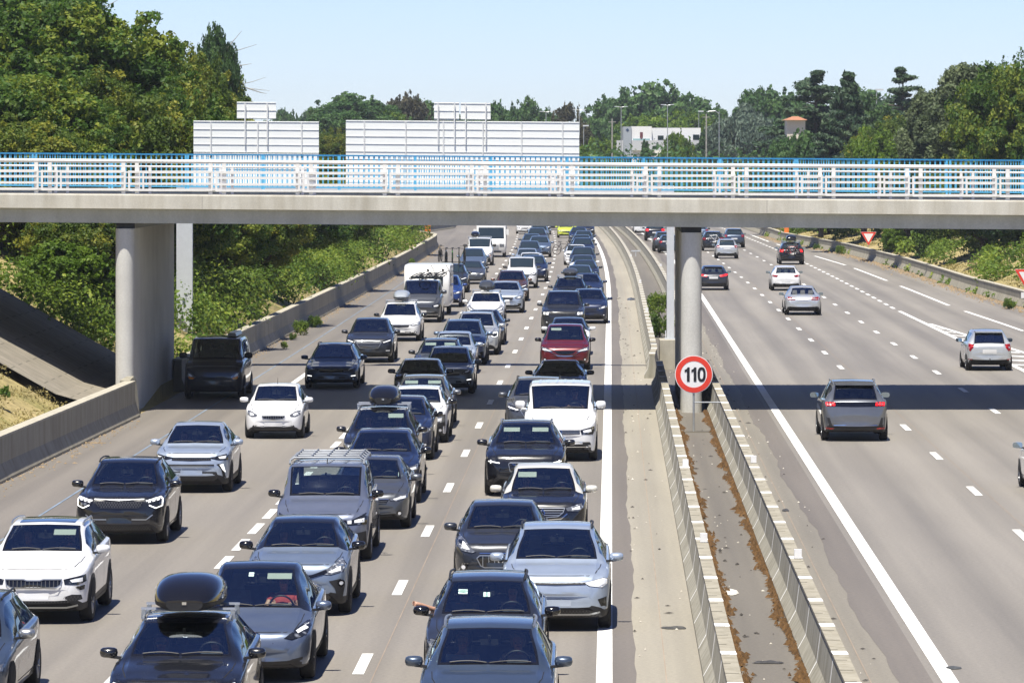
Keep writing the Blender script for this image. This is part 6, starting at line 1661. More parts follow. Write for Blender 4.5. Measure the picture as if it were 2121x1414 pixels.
fl = [('suv', 'slate', 1521, 404, 'blue-grey SUV farthest right of the group beyond the pier'), ('suv', 'grey', 1376, 388, 'grey car left of the white gantry post'), ('hatch', 'darkgrey', 1386, 382, 'dark car mostly hidden behind the white gantry post'),
      ('suv', 'black', 1357, 436, 'black SUV with bright red lights left of the gantry post'), ('suv', 'white', 1331, 466, 'white SUV highest on the right carriageway under the deck'), ('hatch', 'steelblue', 1449, 441, 'teal-blue car peeking out right of the pier top')]
for kk, cc, xx, zz, ll in fl: vehicle('car', kk, 'plain', cc, xx, zz, ll, 'car', rear='generic', away=True, group=G4, brake=(cc == 'black'))
# ------------------------------------------------------------------ trees and shrubs
def leaf_cloud(name, blobs, n, size, mat, seed, up=.25, elong=1.5, droop=0., tail=.25):
    """blobs: (x, y, z, rx, ry, rz, weight); leaf sized folded quads spread through the outer part of each blob"""
    r = np.random.RandomState(seed); B = np.array(blobs, float); w = B[:, 6]/B[:, 6].sum()
    k = r.choice(len(B), n, p=w); b = B[k]
    d = r.randn(n, 3); d[:, 2] += .25; d /= np.linalg.norm(d, axis=1, keepdims=True)
    rad = (.30+.95*r.rand(n)**.8+tail*(r.rand(n) < .12)*r.rand(n))[:, None]
    # lumpy surface inside each blob
    c = b[:, :3]+d*b[:, 3:6]*rad
    nrm = d+r.randn(n, 3)*.75; nrm[:, 2] += up; nrm /= np.linalg.norm(nrm, axis=1, keepdims=True)
    t = np.cross(nrm, r.randn(n, 3)); t /= np.linalg.norm(t, axis=1, keepdims=True); t[:, 2] -= droop; u = np.cross(nrm, t)
    s = (size*(.45+1.25*r.rand(n)**1.6))[:, None]
    V = np.stack([c-t*s*elong*.5, c+u*s*.5+nrm*s*.12, c+t*s*elong*.5, c-u*s*.5+nrm*s*.12], 1).reshape(-1, 3)
    F = np.arange(n*4).reshape(n, 4)
    me = np_mesh(name, V, F, [mat], smooth=False)
    hb = r.rand(len(B))[k]*.6+r.rand(n)*.4
    at_ = me.attributes.new('hue', 'FLOAT', 'POINT'); at_.data.foreach_set('value', np.repeat(hb, 4).astype(np.float32)); return me

LM = dict(
    oak=leaf_mat('leaf_oak', (.028, .060, .010), (.066, .132, .020), (.270, .290, .040), .15, .35),
    maple=leaf_mat('leaf_maple', (.036, .075, .012), (.095, .145, .022), (.330, .310, .045), .2, .36),
    dark=leaf_mat('leaf_dark', (.018, .045, .016), (.040, .082, .026), (.085, .140, .040), 0, .25),
    grey=leaf_mat('leaf_greygreen', (.060, .078, .038), (.115, .140, .070), (.210, .230, .130), 0, .3),
    bright=leaf_mat('leaf_bright', (.060, .110, .012), (.120, .190, .020), (.230, .290, .040), 0, .4),
    cedar=leaf_mat('needles_cedar', (.022, .046, .026), (.045, .080, .042), (.095, .135, .070), 0, .15),
    blue=leaf_mat('needles_bluegrey', (.055, .080, .062), (.100, .135, .105), (.180, .215, .170), 0, .2),
    far=leaf_mat('leaf_far', (.030, .070, .022), (.058, .120, .036), (.110, .180, .055), 0, .25),
    red=leaf_mat('leaf_reddish', (.035, .038, .022), (.065, .060, .035), (.110, .090, .050), 0, .2),
    shrub=leaf_mat('leaf_shrub', (.050, .100, .014), (.115, .180, .024), (.260, .310, .055), .1, .35),
    dry=leaf_mat('grass_dry', (.20, .15, .06), (.32, .25, .12), (.45, .37, .20), 0, .3))
M['bark'] = simple('bark', (.10, .08, .06), .9, var=.35, scale=4); M['bark_pale'] = simple('bark_pale', (.32, .31, .28), .9, var=.25, scale=4)

def crown_round(rng_, rx, rz, h0, nb, flat=.25, br=.30):
    out = []
    for i in range(nb):
        while True:
            p = np.array([rng_.uniform(-1, 1) for _ in range(3)]); q = np.linalg.norm(p)
            if q < 1 and (q > .45 or rng_.random() < .35) and p[2] > -.85+flat: break
        s = br*rng_.choice((.45, .6, .8, 1., 1.3)); ex = rng_.uniform(.7, 1.5)
        out.append((p[0]*rx*.9, p[1]*rx*.9, h0+p[2]*rz*.9, rx*s*ex, rx*s/ex, rz*s*rng_.uniform(.5, .95), s**1.7))
    for i in range(90):                       # sprigs breaking the outline
        p = np.array([rng_.gauss(0, 1) for _ in range(3)]); p[2] = abs(p[2])*.8+rng_.uniform(-.3, .2); p /= np.linalg.norm(p); k = rng_.uniform(.92, 1.10)
        out.append((p[0]*rx*k, p[1]*rx*k, h0+p[2]*rz*k, .018+.02*rng_.random(), .018+.02*rng_.random(), .02+.03*rng_.random(), .0035))
    return out

PROTO = {}
def proto(key):
    if key in PROTO: return PROTO[key]
    kind, v = key; r = random.Random(hash(kind) % 97 if False else sum(map(ord, kind))*7+v); tr = MB(); bark = M['bark']
    if kind in ('oak', 'maple', 'far', 'dark', 'red', 'bright'):
        nb, n, sz = {'oak': (330, 170000, .0135), 'maple': (300, 170000, .0135), 'far': (170, 50000, .026), 'dark': (200, 80000, .021), 'red': (120, 36000, .026), 'bright': (120, 36000, .024)}[kind]
        bl = crown_round(r, .5, .44, .56, nb, .1, .155 if kind in ('oak', 'maple') else .19)
        me = leaf_cloud('crown', bl, n, sz, LM[kind], v+3)
        tr.tube([(0, 0, -.05), (.01, .0, .2), (-.01, 0, .42), (.02, .01, .7)], [.035, .028, .02, .008], 8)
        for i in range(9):
            a = r.uniform(0, 6.28); z = r.uniform(.16, .5); l = r.uniform(.2, .42)
            tr.tube([(0, 0, z), (math.cos(a)*l*.5, math.sin(a)*l*.5, z+.10), (math.cos(a)*l, math.sin(a)*l, z+.24)], [.014, .009, .003], 6)
    elif kind == 'tall':      # airy grey-green poplar or willow like crown
        bl = []
        for i in range(150):
            z = r.uniform(.12, .97); w = .30*math.sin(math.pi*min(1, max(0, (z-.02))**.8))**.7; a = r.uniform(0, 6.28); q = w*r.uniform(.2, 1)
            bl.append((math.cos(a)*q, math.sin(a)*q, z, .052, .052, .055, 1))
        me = leaf_cloud('crown', bl, 80000, .0135, LM['grey'], v); bark = M['bark_pale']
        for s in range(5):
            a = r.uniform(0, 6.28); l = .16
            tr.tube([(0, 0, -.02), (math.cos(a)*l*.3, math.sin(a)*l*.3, .3), (math.cos(a)*l, math.sin(a)*l, .8)], [.02, .012, .003], 6)
    elif kind == 'cedar':     # flat tiers on a visible stem
        bl = []
        for t in range(14):
            q0 = t/13; z = .12+.85*q0+r.uniform(-.015, .015); w = (.56*(1-q0)**.62+.035); a0 = r.uniform(0, 6.28)
            for br in range(4+int(7*w)):
                a = r.uniform(0, 6.28); l = w*r.uniform(.45, 1.1); zz = z+r.uniform(-.04, .04)
                for k in range(1, 6): bl.append((math.cos(a+r.uniform(-.12, .12))*l*k/5, math.sin(a+r.uniform(-.12, .12))*l*k/5, zz+.02*(k/5)-.07*l*(k/5)**2, .03+.05*w, .03+.05*w, .014, .4+w))
        me = leaf_cloud('crown', bl, 90000, .0115, LM['cedar'], v, up=1.2, elong=2., tail=.5)
        tr.tube([(0, 0, -.03), (0, 0, .5), (.01, 0, .98)], [.032, .02, .004], 8)
        for t in range(26):
            a = r.uniform(0, 6.28); z = r.uniform(.2, .9); l = .40*(1-z)+.05; tr.tube([(0, 0, z), (math.cos(a)*l, math.sin(a)*l, z+.01)], [.009, .003], 5)
    elif kind == 'weeping':
        bl = []
        for i in range(170):
            a = r.uniform(0, 6.28); q = r.uniform(0, .5); z = .86-q*.9*r.uniform(.5, 1.3)-.1*r.random(); bl.append((math.cos(a)*q, math.sin(a)*q, max(.06, z), .055, .055, .06, 1))
        me = leaf_cloud('crown', bl, 60000, .0115, LM['blue'], v, up=.3, elong=2.4, droop=.7)
        tr.tube([(0, 0, -.03), (0, 0, .8)], [.03, .008], 8)
    elif kind == 'spruce':
        bl = []
        for i in range(240):
            z = r.uniform(.04, .99); w = .27*(1-z)**.75+.010; a = r.uniform(0, 6.28); q = w*r.uniform(.5, 1.1); bl.append((math.cos(a)*q, math.sin(a)*q, z-.05*q, .02+w*.15, .02+w*.15, .013, .2+w))
        me = leaf_cloud('crown', bl, 45000, .0115, LM['cedar'], v, up=.6, elong=2.4, droop=.4)
        tr.tube([(0, 0, -.02), (0, 0, .99)], [.02, .003], 6)
    elif kind == 'cypress':
        bl = [(r.uniform(-.03, .03), r.uniform(-.03, .03), z, .09*math.sin(math.pi*min(.98, z*.85+.12))**.6, .09*math.sin(math.pi*min(.98, z*.85+.12))**.6, .06, 1) for z in np.linspace(.04, .95, 26)]
        me = leaf_cloud('crown', bl, 6000, .02, LM['dark'], v, up=.1, elong=2.); tr.tube([(0, 0, -.02), (0, 0, .9)], [.015, .003], 6)
    elif kind == 'bush':
        bl = [(r.uniform(-.38, .38), r.uniform(-.38, .38), r.uniform(.1, .7), .22, .22, .2, 1) for _ in range(16)]
        me = leaf_cloud('foliage', bl, 3000, .05, LM['shrub'], v, up=.3); tr.tube([(0, 0, -.1), (0, 0, .5)], [.03, .01], 5)
        for i in range(4): a = r.uniform(0, 6.28); tr.tube([(0, 0, 0), (math.cos(a)*.3, math.sin(a)*.3, .6)], [.02, .006], 5)
    PROTO[key] = (me, tr.mesh('trunk', [bark], True)); return PROTO[key]

def tree(name, kind, v, px, Z, H, W, label, cat='tree', group=None, z0=None, top=None, rot=None, leafname='crown'):
    """px: centre in the photo, H height and W width in metres; top: pixel row of the tip instead of H"""
    x = (px-CX)*Z/FPX
    if z0 is None: z0 = ground_z(Z, x-X0(min(Z, 620)))-.1
    if top is not None: H = HCAM-(top-YH)*Z/FPX-z0
    me, tm = proto((kind, v)); r = empty(name, (x, Z, z0), rng.uniform(0, 6.28) if rot is None else rot, label, cat, group); r.scale = (W, W, H)
    link(leafname, me, r); link('trunk' if kind != 'bush' else 'stems', tm, r); return r

# left: the tall broadleaf trees above and behind the bridge (positions in photo pixels)
Lt = [('oak', 0, -40, 205, -70, 11.5, 'tallest broadleaf tree, filling the upper left corner'),
      ('oak', 1, 120, 196, -12, 10.5, 'large leafy tree second from the left above the railing'),
      ('maple', 0, 250, 212, 62, 8.5, 'yellowish green tree with red leaf tips right of the two tallest'),
      ('oak', 1, 325, 232, 108, 7.0, 'rounded tree in the middle of the left tree group'),
      ('maple', 1, 415, 226, 134, 5.6, 'bushy olive tree directly left of the smaller sign panel'),
      ('dark', 0, 446, 290, 66, 3.3, 'darker tree with a pointed top rising over the olive one'),
      ('dark', 1, 484, 330, 182, 2.4, 'small dark tree with dead twigs at the right end of the left group'),
      ('oak', 0, 40, 176, 150, 8.5, 'dense lower tree right behind the railing at the far left'),
      ('maple', 1, 205, 183, 165, 7.5, 'lower leafy tree behind the blue railing, left of the pier'),
      ('oak', 1, 360, 190, 190, 6.5, 'low dense tree behind the railing above the left gantry post')]
for k, v, px, Z, top, W, lab in Lt: tree('broadleaf_tree', k, v, px, Z, 0, W, lab, top=top, group='trees on the left bank')
def bare_branch(px, py, Z, pts, label, r0=.05):
    x = (px-CX)*Z/FPX; z = HCAM-(py-YH)*Z/FPX; r = empty('dead_branch', (x, Z, z), 0, label, 'branch')
    k = Z/FPX; q = MB()
    for br in pts:
        q.tube([((a)*k, 0.2*i, -(b)*k) for i, (a, b) in enumerate(br)], [r0*(1-.8*i/(len(br)-1)) for i in range(len(br))], 5)
    q.build('twigs', [M['bark_pale']], r)
bare_branch(440, 130, 290, [[(-60, 60), (0, 0), (40, -22), (90, -38)], [(0, 0), (45, 8), (80, 2)], [(10, -6), (30, -30), (60, -66)]], 'bare twigs reaching right from the pointed dark tree', .06)
bare_branch(480, 178, 330, [[(-30, 20), (0, 0), (40, -8), (70, -18)], [(0, 0), (40, 6), (78, 10)], [(30, 4), (60, 14), (72, 16)]], 'thin bare twigs right of the small dark tree', .05)
bare_branch(190, 35, 200, [[(-20, 30), (0, 0), (25, -20), (52, -36)], [(0, 0), (8, -25), (20, -45)]], 'bare twigs against the sky above the left trees', .05)
bare_branch(60, 225, 178, [[(-60, 40), (-20, 10), (20, -12), (32, -22)]], 'thick bare bough showing through the left trees', .045)

# behind the left bridge half, below the deck
Lb = [('maple', 0, 10, 171, 5.4, 6.0, 'tree with yellow-green leaves under the deck at the left edge'),
      ('oak', 1, 95, 174, 5.6, 6.0, 'dark leafy tree under the deck left of the broad pier'),
      ('maple', 1, 180, 169, 4.6, 4.6, 'bright leafy tree touching the left side of the broad pier'),
      ('bright', 1, 140, 167, 2.8, 3.4, 'low bright bush-like tree behind the paved slope'),
      ('oak', 0, 440, 202, 5.2, 5.6, 'dense tree right of the left gantry post, below the deck'),
      ('maple', 0, 520, 218, 5.2, 6.2, 'yellow-green tree below the deck behind the black van'),
      ('oak', 1, 600, 246, 5.4, 6.6, 'leafy tree on the bank below the smaller sign panel'),
      ('maple', 1, 665, 274, 5.6, 7, 'tree on the bank below the gap between the sign panels'),
      ('oak', 0, 730, 310, 5.8, 7.5, 'leafy tree on the far part of the bank, left of the lay-by'),
      ('maple', 0, 800, 372, 5.8, 8, 'small distant tree just left of the orange phone pillar')]
for k, v, px, Z, H, W, lab in Lb: tree('bank_tree', k, v, px, Z, H, W, lab, group='trees on the left bank under the deck')

def undergrowth(name, label, a, b, dfun, span, side, n, size, mat, seed, hgt=1.0, dens=1, flat=False):
    r = np.random.RandomState(seed); blobs = []
    nb = int((b-a)*1.1*dens)
    for i in range(nb):
        Y = a+(b-a)*r.rand(); e = .5+r.rand()*span; d = dfun(Y)+side*(.35+e); s = (.45+.75*r.rand())*hgt
        s = min(s, .3+e*.9)
        if side > 0 and 335 < Y < 372 and abs((X0(Y)+d)*FPX/Y+CX-1800) < 40: continue
        blobs.append((X0(Y)+d, Y, ground_z(Y, d)+s*.25, s*1.1, s*1.5, s, s*s) if not flat else (X0(Y)+d, Y, ground_z(Y, d)+.03, .7, 1.2, .05+.10*r.rand(), 1))
    me = leaf_cloud(name, blobs, n, size, mat, seed, up=.4); o = link(name, me); tag(o, label, 'undergrowth', kind='stuff')
undergrowth('undergrowth', 'dense green undergrowth covering the bank above the left wall', 161.5, 300, DL, 7.5, -1, 190000, .095, LM['shrub'], 11, 1.15, 2.2)
undergrowth('undergrowth', 'green scrub on the distant part of the left bank', 300, 620, DL, 11, -1, 120000, .15, LM['shrub'], 12, 1.4, 1.0)
undergrowth('undergrowth', 'dark ivy and brambles mixed into the left bank', 166, 420, DL, 8, -1, 50000, .10, LM['oak'], 13, 1.1, .8)
undergrowth('undergrowth', 'brambles and scrub on the bank beyond the right wall', 200, 330, DR, 8, 1, 70000, .11, LM['shrub'], 14, .9, .8)
undergrowth('undergrowth', 'scrub on the far bank of the right side', 330, 620, DR, 12, 1, 50000, .15, LM['shrub'], 15, .8, .35)
undergrowth('dry_grass', 'straw-coloured dry grass on the right bank', 200, 620, DR, 9, 1, 70000, .08, LM['dry'], 16, .35, 2.2, True)
undergrowth('dry_grass', 'dry grass above the left wall in front of the paved slope', 100, 139, lambda Y: DL(Y)-.2, 3.6, -1, 30000, .045, LM['dry'], 17, .28, 5, True)
undergrowth('weeds', 'weeds growing along the foot of the right wall', 215, 460, lambda Y: DR(Y)-1.0, .3, 1, 7000, .10, LM['shrub'], 18, .30, .3)

def weed(px, py, s, label, v=0, dz=0.):
    x, Y = at(px, py); r = empty('weed', (x, Y, dz), rng.uniform(0, 6), label, 'weed'); r.scale = (s, s, s*1.25)
    me, tm = proto(('bush', v)); link('foliage', me, r); link('stems', tm, r)
weed(622, 694, .62, 'taller green weed at the foot of the left wall behind the van'); weed(652, 678, .55, 'bright green weed on the road edge right of the taller one', 1)
weed(606, 704, .3, 'low weed left of the taller green weed by the wall', 1); weed(851, 554, .6, 'weed at the wall foot near the bikes', 0); weed(590, 722, .28, 'lowest weed at the wall foot beside the black van', 0)
weed(1366, 698, 1.05, 'big leafy plant growing in the median behind the left barrier', 1); weed(1364, 655, 1.1, 'taller leafy plant in the median by the gantry post', 0)
weed(1738, 527, .7, 'green weed clump at the foot of the right wall', 0); weed(1690, 517, .5, 'small weed clump at the far right wall', 1); weed(2090, 640, .55, 'weed clump at the right wall near the photo edge', 1)
def vine():
    r = empty('climbing_plant', (-15.4, 131, 1.0), 0, 'trailing green plant hanging over the near left wall', 'plant')
    bl = [(-.9+.24*i, .2*i, -.05+.22*math.sin(i*.9)+.02*i, .14, .2, .12, 1) for i in range(9)]
    me = leaf_cloud('foliage', bl, 700, .10, LM['shrub'], 5); link('foliage', me, r)
    q = MB(); q.tube([(-.9, 0, -.2), (-.3, .4, .15), (.5, 1.0, .05), (1.0, 1.6, .2)], .012, 5); q.build('stems', [M['bark']], r)
vine()

# paved slope under the bridge
def paved_slope():
    V = []; F = []; U = []
    yy = Ys(140, 161.5, 2)
    for i, Y in enumerate(yy):
        for j, e in enumerate((.32, 1, 2, 3, 4.5, 6, 8, 12)):
            d = DL(Y)-e; V.append((X0(Y)+d, Y, .46+max(0, min(e+.3, 13)-1.8)*.562+.12*min(1, e))); U.append((d, Y))
        if i: q = (i-1)*8; F += [(q+k, q+k+1, q+k+9, q+k+8) for k in range(7)]
    m, nt, b = newmat('slab_paving'); setp(b, (.35, .32, .27), .9)
    uv = nt.nodes.new('ShaderNodeUVMap').outputs[0]; br = nt.nodes.new('ShaderNodeTexBrick'); br.inputs['Scale'].default_value = .28
    br.inputs['Color1'].default_value = (.27, .24, .19, 1); br.inputs['Color2'].default_value = (.24, .215, .17, 1); br.inputs['Mortar'].default_value = (.15, .135, .105, 1); br.inputs['Mortar Size'].default_value = .006
    nt.links.new(uv, br.inputs[0]); nn = noise(nt, 2, 4, .6, uv)
    c = mixc(nt, br.outputs[0], ramp(nt, nn.outputs[0], [(.3, (.8, .8, .78)), (.7, (1.1, 1.1, 1.1))]), 1., 'MULTIPLY'); nt.links.new(c, b.inputs['Base Color'])
    tag(link('paved_slope', np_mesh('paved_slope', V, F, [m], smooth=False, uv=U)), kind='structure')
paved_slope()

# right bank and background
Rt = [('tall', 0, 2005, 330, 140, 13.5, 'tall airy grey-green tree at the right, nearly reaching the sky line'),
      ('tall', 1, 1925, 345, 195, 10, 'pale grey-green tree left of the tallest airy one'),
      ('oak', 0, 2105, 300, 128, 9, 'dark tree cut by the right edge of the photo'),
      ('tall', 1, 2085, 320, 175, 9, 'grey-green tree between the tall airy tree and the right edge'),
      ('bright', 0, 1815, 400, 268, 6, 'yellow-green bush-like tree above the right half of the railing'),
      ('cedar', 0, 1692, 470, 148, 15, 'dark layered cedar left of the spiky conifer'),
      ('cedar', 1, 1868, 500, 150, 13, 'dark layered cedar with a flat top, the right one of two'),
      ('spruce', 0, 1757, 440, 152, 13, 'spiky conifer with a bent tip between the two cedars'),
      ('spruce', 1, 1718, 420, 235, 11, 'lower spruce in front of the left cedar'),
      ('weeping', 0, 1545, 640, 196, 13.5, 'weeping blue-grey cedar right of the white building'),
      ('weeping', 1, 1490, 645, 230, 8, 'smaller weeping blue cedar touching the white building'),
      ('far', 1, 1610, 640, 250, 8, 'dark rounded tree below the house with the orange roof'),
      ('dark', 0, 1788, 470, 210, 9, 'dark tree filling the gap between spiky conifer and flat-topped cedar'),
      ('maple', 1, 1860, 420, 250, 9, 'olive tree beneath the flat-topped cedar'),
      ('cypress', 0, 1454, 640, 278, 8, 'small dark cypress at the right end of the white building'),
      ('cypress', 1, 1333, 640, 292, 5, 'little cypress pair in front of the white building, left one'),
      ('cypress', 0, 1341, 642, 296, 5, 'little cypress pair in front of the white building, right one'),
      ('bright', 1, 1405, 638, 276, 5.0, 'yellowish young tree in front of the white building'),
      ('far', 0, 1352, 800, 176, 18, 'big rounded dark green tree behind the white building'),
      ('far', 1, 1285, 820, 196, 15, 'rounded tree left of the big one behind the white building'),
      ('far', 0, 1440, 810, 205, 14, 'rounded tree right of the big one behind the white building'),
      ('far', 1, 1590, 690, 182, 12, 'bright rounded tree behind the weeping cedar'),
      ('far', 1, 1650, 720, 205, 13, 'green tree between the weeping cedar and the layered cedar'),
      ('far', 0, 1800, 760, 190, 15, 'green tree behind the spiky conifer'),
      ('far', 0, 1235, 760, 250, 10, 'low green tree at the left end of the lamp row'),
      ('bright', 1, 1345, 760, 240, 15, 'lighter green trees right above the white building, left'),
      ('bright', 0, 1420, 770, 235, 12, 'lighter green tree right above the white building, right'),
      ('bright', 0, 1245, 640, 290, 7, 'yellow-green shrub left of the white building')]
for k, v, px, Z, top, W, lab in Rt: tree({'cedar': 'cedar_tree', 'spruce': 'spruce_tree', 'cypress': 'cypress_tree', 'weeping': 'weeping_cedar'}.get(k, 'broadleaf_tree'), k, v, px, Z, 0, W, lab, top=top)
Mt = [('far', 0, 728, 640, 196, 11.5, 'rounded tree left above the long sign panel'), ('far', 1, 700, 600, 228, 8, 'green tree left of the long sign panel'),
      ('far', 1, 778, 680, 216, 10, 'green tree behind the left part of the long sign panel'), ('red', 0, 842, 720, 195, 7, 'reddish tree with a ragged top above the long sign panel'),
      ('bright', 0, 800, 640, 232, 7, 'light green tree just above the long sign panel'), ('far', 0, 884, 760, 212, 9, 'pale tree left of the two small top panels'),
      ('far', 1, 1035, 760, 212, 8, 'tree just right of the two small top panels'), ('far', 0, 1093, 740, 208, 8, 'rounded tree above the right part of the long sign panel'),
      ('far', 1, 1140, 740, 226, 7, 'lower tree right of the rounded one, near the lamp posts'), ('red', 1, 1178, 720, 222, 7, 'brownish tree above the right end of the long sign panel'),
      ('far', 1, 590, 900, 226, 6, 'hazy tree just right of the small upper sign'), ('far', 0, 640, 950, 231, 7, 'hazy tree between the two gantry panels'),
      ('far', 1, 950, 800, 240, 14, 'green trees seen between the small top panels'), ('maple', 0, 700, 430, 268, 4.5, 'green tree seen in the gap between the two sign panels'),
      ('bright', 1, 1215, 640, 300, 6, 'olive shrub right of the long sign panel')]
for k, v, px, Z, top, W, lab in Mt: tree('distant_tree', k, v, px, Z, 0, W, lab, top=top)
Rb = [('dark', 0, 1700, 402, 5.5, 7, 'dark tree on the right bank behind the first yield sign'), ('dark', 1, 1790, 385, 6.5, 9, 'dark tree whose shade falls behind the yield sign post'),
      ('oak', 0, 1880, 352, 6.5, 8.5, 'dark broadleaf tree under the deck between the two yield signs'), ('dark', 0, 1960, 330, 6.5, 8.5, 'dark tree under the deck, right half'),
      ('oak', 1, 2040, 306, 6.5, 8.5, 'dark leafy tree under the deck left of the cut-off yield sign'), ('dark', 1, 2110, 290, 6.5, 7.5, 'dark tree under the deck at the right edge'),
      ('bright', 0, 1852, 345, 2.2, 1.9, 'bright green sapling on the right bank')]
for k, v, px, Z, H, W, lab in Rb: tree('bank_tree', k, v, px, Z, H, W, lab, z0=(1.2 if H > 3 else None), group='trees on the right bank' if H > 3 else None)

# a distant wood closes the horizon
def far_wood():
    r = np.random.RandomState(5); bl = []
    for i in range(420):
        a = -.16+.32*i/420; Z = 980+r.rand()*240; h = 8+r.rand()*4; bl.append((a*Z+r.randn()*3, Z, 3+h*.5, 6+r.rand()*4, 5, h*.55, 1))
    for i in range(160):
        a = -.115+.235*r.rand(); Z = 560+r.rand()*160; h = 3.5+r.rand()*3.5; bl.append((a*Z, Z, 2+h*.5, 4+r.rand()*3, 4, h*.6, .6))
    me = leaf_cloud('wood', bl, 260000, .45, LM['far'], 9, elong=1.3, tail=0); tag(link('distant_wood', me), 'low hazy belt of woodland closing the horizon', 'woodland', kind='stuff')
far_wood()

# ------------------------------------------------------------------ buildings and lamps beyond the bridge
def px_x(px, Z): return (px-CX)*Z/FPX
def px_z(py, Z): return HCAM-(py-YH)*Z/FPX
def clinic():
    Z = 665; r = empty('white_building', (px_x(1370, Z), Z, 0), 0, 'flat-roofed white building with dark windows and a grey end wall', 'building')
    o = px_x(1370, Z); X = lambda p: px_x(p, Z)-o
    wh = simple('render_white', (.78, .79, .80), .8, var=.04, scale=.4); gr = simple('render_grey', (.33, .37, .42), .8, var=.05, scale=.4); lg = simple('render_light_grey', (.50, .52, .55), .8, var=.05, scale=.4)
    def bx(n, a, b, t, bo, y0, y1, m): q = MB(); q.box(X(a), X(b), y0, y1, px_z(bo, Z) if bo else 0, px_z(t, Z)); return q.build(n, [m], r)
    bx('wall', 1308, 1350, 262, None, 0, 9, wh); bx('wall', 1350.2, 1452, 265, None, 1.2, 9, wh); bx('wall', 1291, 1307.8, 262.5, None, -.2, 9, gr)
    bx('wall', 1309, 1462, 291, 312, -.35, -.004, lg); bx('wall', 1276, 1290.8, 291, 315, -.3, .2, lg)
    for a, b, t, bo in ((1363, 1375, 281, 290), (1436, 1449, 279, 290), (1383, 1388, 281, 290)):
        w = bx('window', a, b, t, bo, 1.16, 1.194, M['dark_glass'])
    q = MB(); cx, cz = X(1299.5), px_z(269.5, Z); q.box(cx-.08, cx+.08, -.24, -.205, cz-.22, cz+.22); q.box(cx-.22, cx+.22, -.245, -.206, cz-.08, cz+.08); q.build('cross_symbol', [simple('sign_navy', (.04, .07, .14), .5, var=0)], r)
    q = MB(); q.box(X(1325.5), X(1331.5), -.04, -.006, px_z(286, Z), px_z(274, Z)); q.box(X(1327), X(1330), -.045, -.007, px_z(289, Z), px_z(286.3, Z)); q.build('figure_panel', [simple('sign_dark_red', (.15, .05, .06), .5, var=.2)], r)
    q = MB(); q.box(X(1311), X(1346), -.03, -.006, px_z(290.6, Z), px_z(287.5, Z)); q.build('sign_strip', [simple('sign_teal', (.25, .42, .42), .5, var=.1)], r)
clinic()
def house():
    Z = 463; o = px_x(1648, Z); r = empty('house', (o, Z, 0), 0, 'cream house with an orange tiled roof between the cedars', 'house'); X = lambda p: px_x(p, Z)-o
    q = MB(); q.box(X(1630), X(1668), 0, 4, 0, px_z(249, Z)); q.build('wall', [simple('house_render', (.66, .61, .52), .8, var=.06, scale=.5)], r)
    q = MB(); a, b, e, t = X(1624), X(1672), px_z(249, Z), px_z(241, Z); q.add([(a, -.5, e), (b, -.5, e), (b, 4.5, e), (a, 4.5, e), (X(1644), 2, t), (X(1656), 2, t)], [(0, 1, 5, 4), (1, 2, 5), (2, 3, 4, 5), (3, 0, 4), (3, 2, 1, 0)])
    q.build('roof', [simple('roof_tiles', (.42, .19, .11), .85, var=.15, scale=4)], r)
house()
tree('broadleaf_tree', 'far', 0, 1668, 452, 0, 5.5, 'round green tree in front of the orange-roofed house', top=275)
tree('broadleaf_tree', 'far', 1, 1632, 455, 0, 4.5, 'low green tree at the foot of the orange-roofed house', top=286)
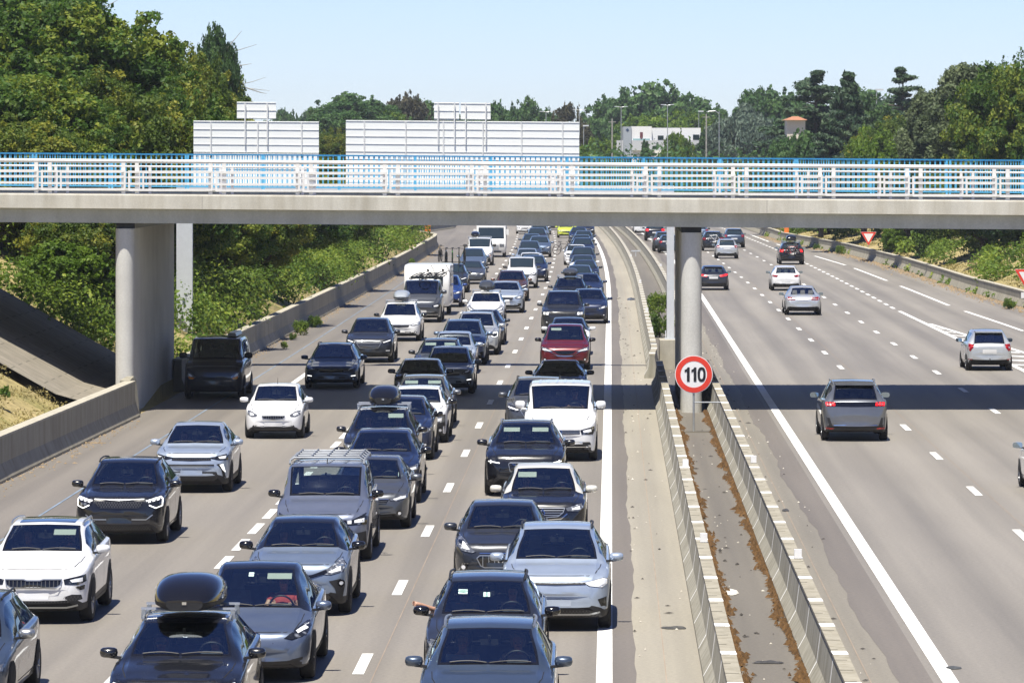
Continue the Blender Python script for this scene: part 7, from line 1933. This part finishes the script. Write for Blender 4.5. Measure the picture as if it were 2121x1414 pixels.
def lamp(px, base, top, Z, kind, label):
    x = px_x(px, Z); z0 = max(0, px_z(base, Z)-2); z1 = px_z(top, Z); r = empty('street_lamp', (x, Z, z0), 0, label, 'street lamp'); h = z1-z0
    m = M['bark_pale'] if kind == 'wood' else M['galv']; q = MB(); q.tube([(0, 0, 0), (0, 0, h)], [.12 if kind == 'wood' else .07, .09 if kind == 'wood' else .045], 8); q.build('pole', [m], r, True)
    k = Z/FPX
    if kind == 'double':
        q = MB(); q.tube([(-9*k, 0, h+1*k), (0, 0, h-.5*k), (9*k, 0, h+1*k)], .035, 6); q.build('arm', [m], r)
        for s in (-1, 1): q = MB(); q.box(s*10*k-.25, s*10*k+.25, -.12, .12, h+.02, h+.11); q.build('lamp_head', [M['steel_white']], r)
    elif kind == 'arch':
        q = MB(); q.tube([(0, 0, h-6*k), (-8*k, 0, h), (-22*k, 0, h-1*k)], .06, 6); q.build('arm', [m], r); q = MB(); q.box(-26*k, -21*k, -.2, .2, h-2.5*k, h-1*k); q.build('lamp_head', [M['steel_white']], r)
    elif kind == 'wood':
        q = MB(); q.box(-.5, .5, -.05, .05, h-.5, h-.4); q.build('crossarm', [m], r)
    else:
        q = MB(); q.box(-.1, .7, -.15, .15, h, h+.18); q.build('lamp_head', [M['steel_white']], r)
for px, b, t, Z, k, l in ((1268, 328, 246, 630, 'wood', 'wooden pole left of the white building'), (1286.5, 300, 222, 650, 'double', 'double-armed lamp left of the white building'), (1382.5, 328, 218, 632, 'double', 'double-armed lamp rising in front of the white building'),
        (1447.5, 270, 232, 700, 'single', 'thin lamp behind the right end of the white building'), (1463, 325, 236, 632, 'wood', 'wooden pole right of the white building'), (1489.5, 325, 230, 632, 'arch', 'tall lamp with a curved arm beside the weeping cedar'),
        (1618, 262, 207, 700, 'double', 'double-armed lamp behind the weeping cedar'), (1815.5, 245, 188, 480, 'single', 'lamp standing out of the trees left of the flat-topped cedar'), (1209, 310, 262, 640, 'single', 'lamp right of the long sign panel'),
        (1131, 255, 232, 640, 'double', 'distant double lamp above the long panel, left'), (1200, 250, 228, 640, 'double', 'distant double lamp above the long panel, right end'), (671, 312, 285, 640, 'single', 'small lamp in the gap between the sign panels')):
    lamp(px, b, t, Z, k, l)

# ------------------------------------------------------------------ summer haze
def haze():
    q = MB(); q.box(-900, 900, -60, 1500, -1.2, 27); o = q.build('haze', []); m = bpy.data.materials.new('haze_air'); m.use_nodes = True; nt = m.node_tree; nt.nodes.clear()
    out = nt.nodes.new('ShaderNodeOutputMaterial'); v = nt.nodes.new('ShaderNodeVolumePrincipled'); v.inputs['Color'].default_value = (.86, .92, 1, 1); v.inputs['Density'].default_value = .00013; v.inputs['Anisotropy'].default_value = .2
    nt.links.new(v.outputs[0], out.inputs['Volume']); o.data.materials.append(m); tag(o, 'thin summer haze over the motorway', 'haze', kind='stuff'); fix_normals(o.data)
haze()
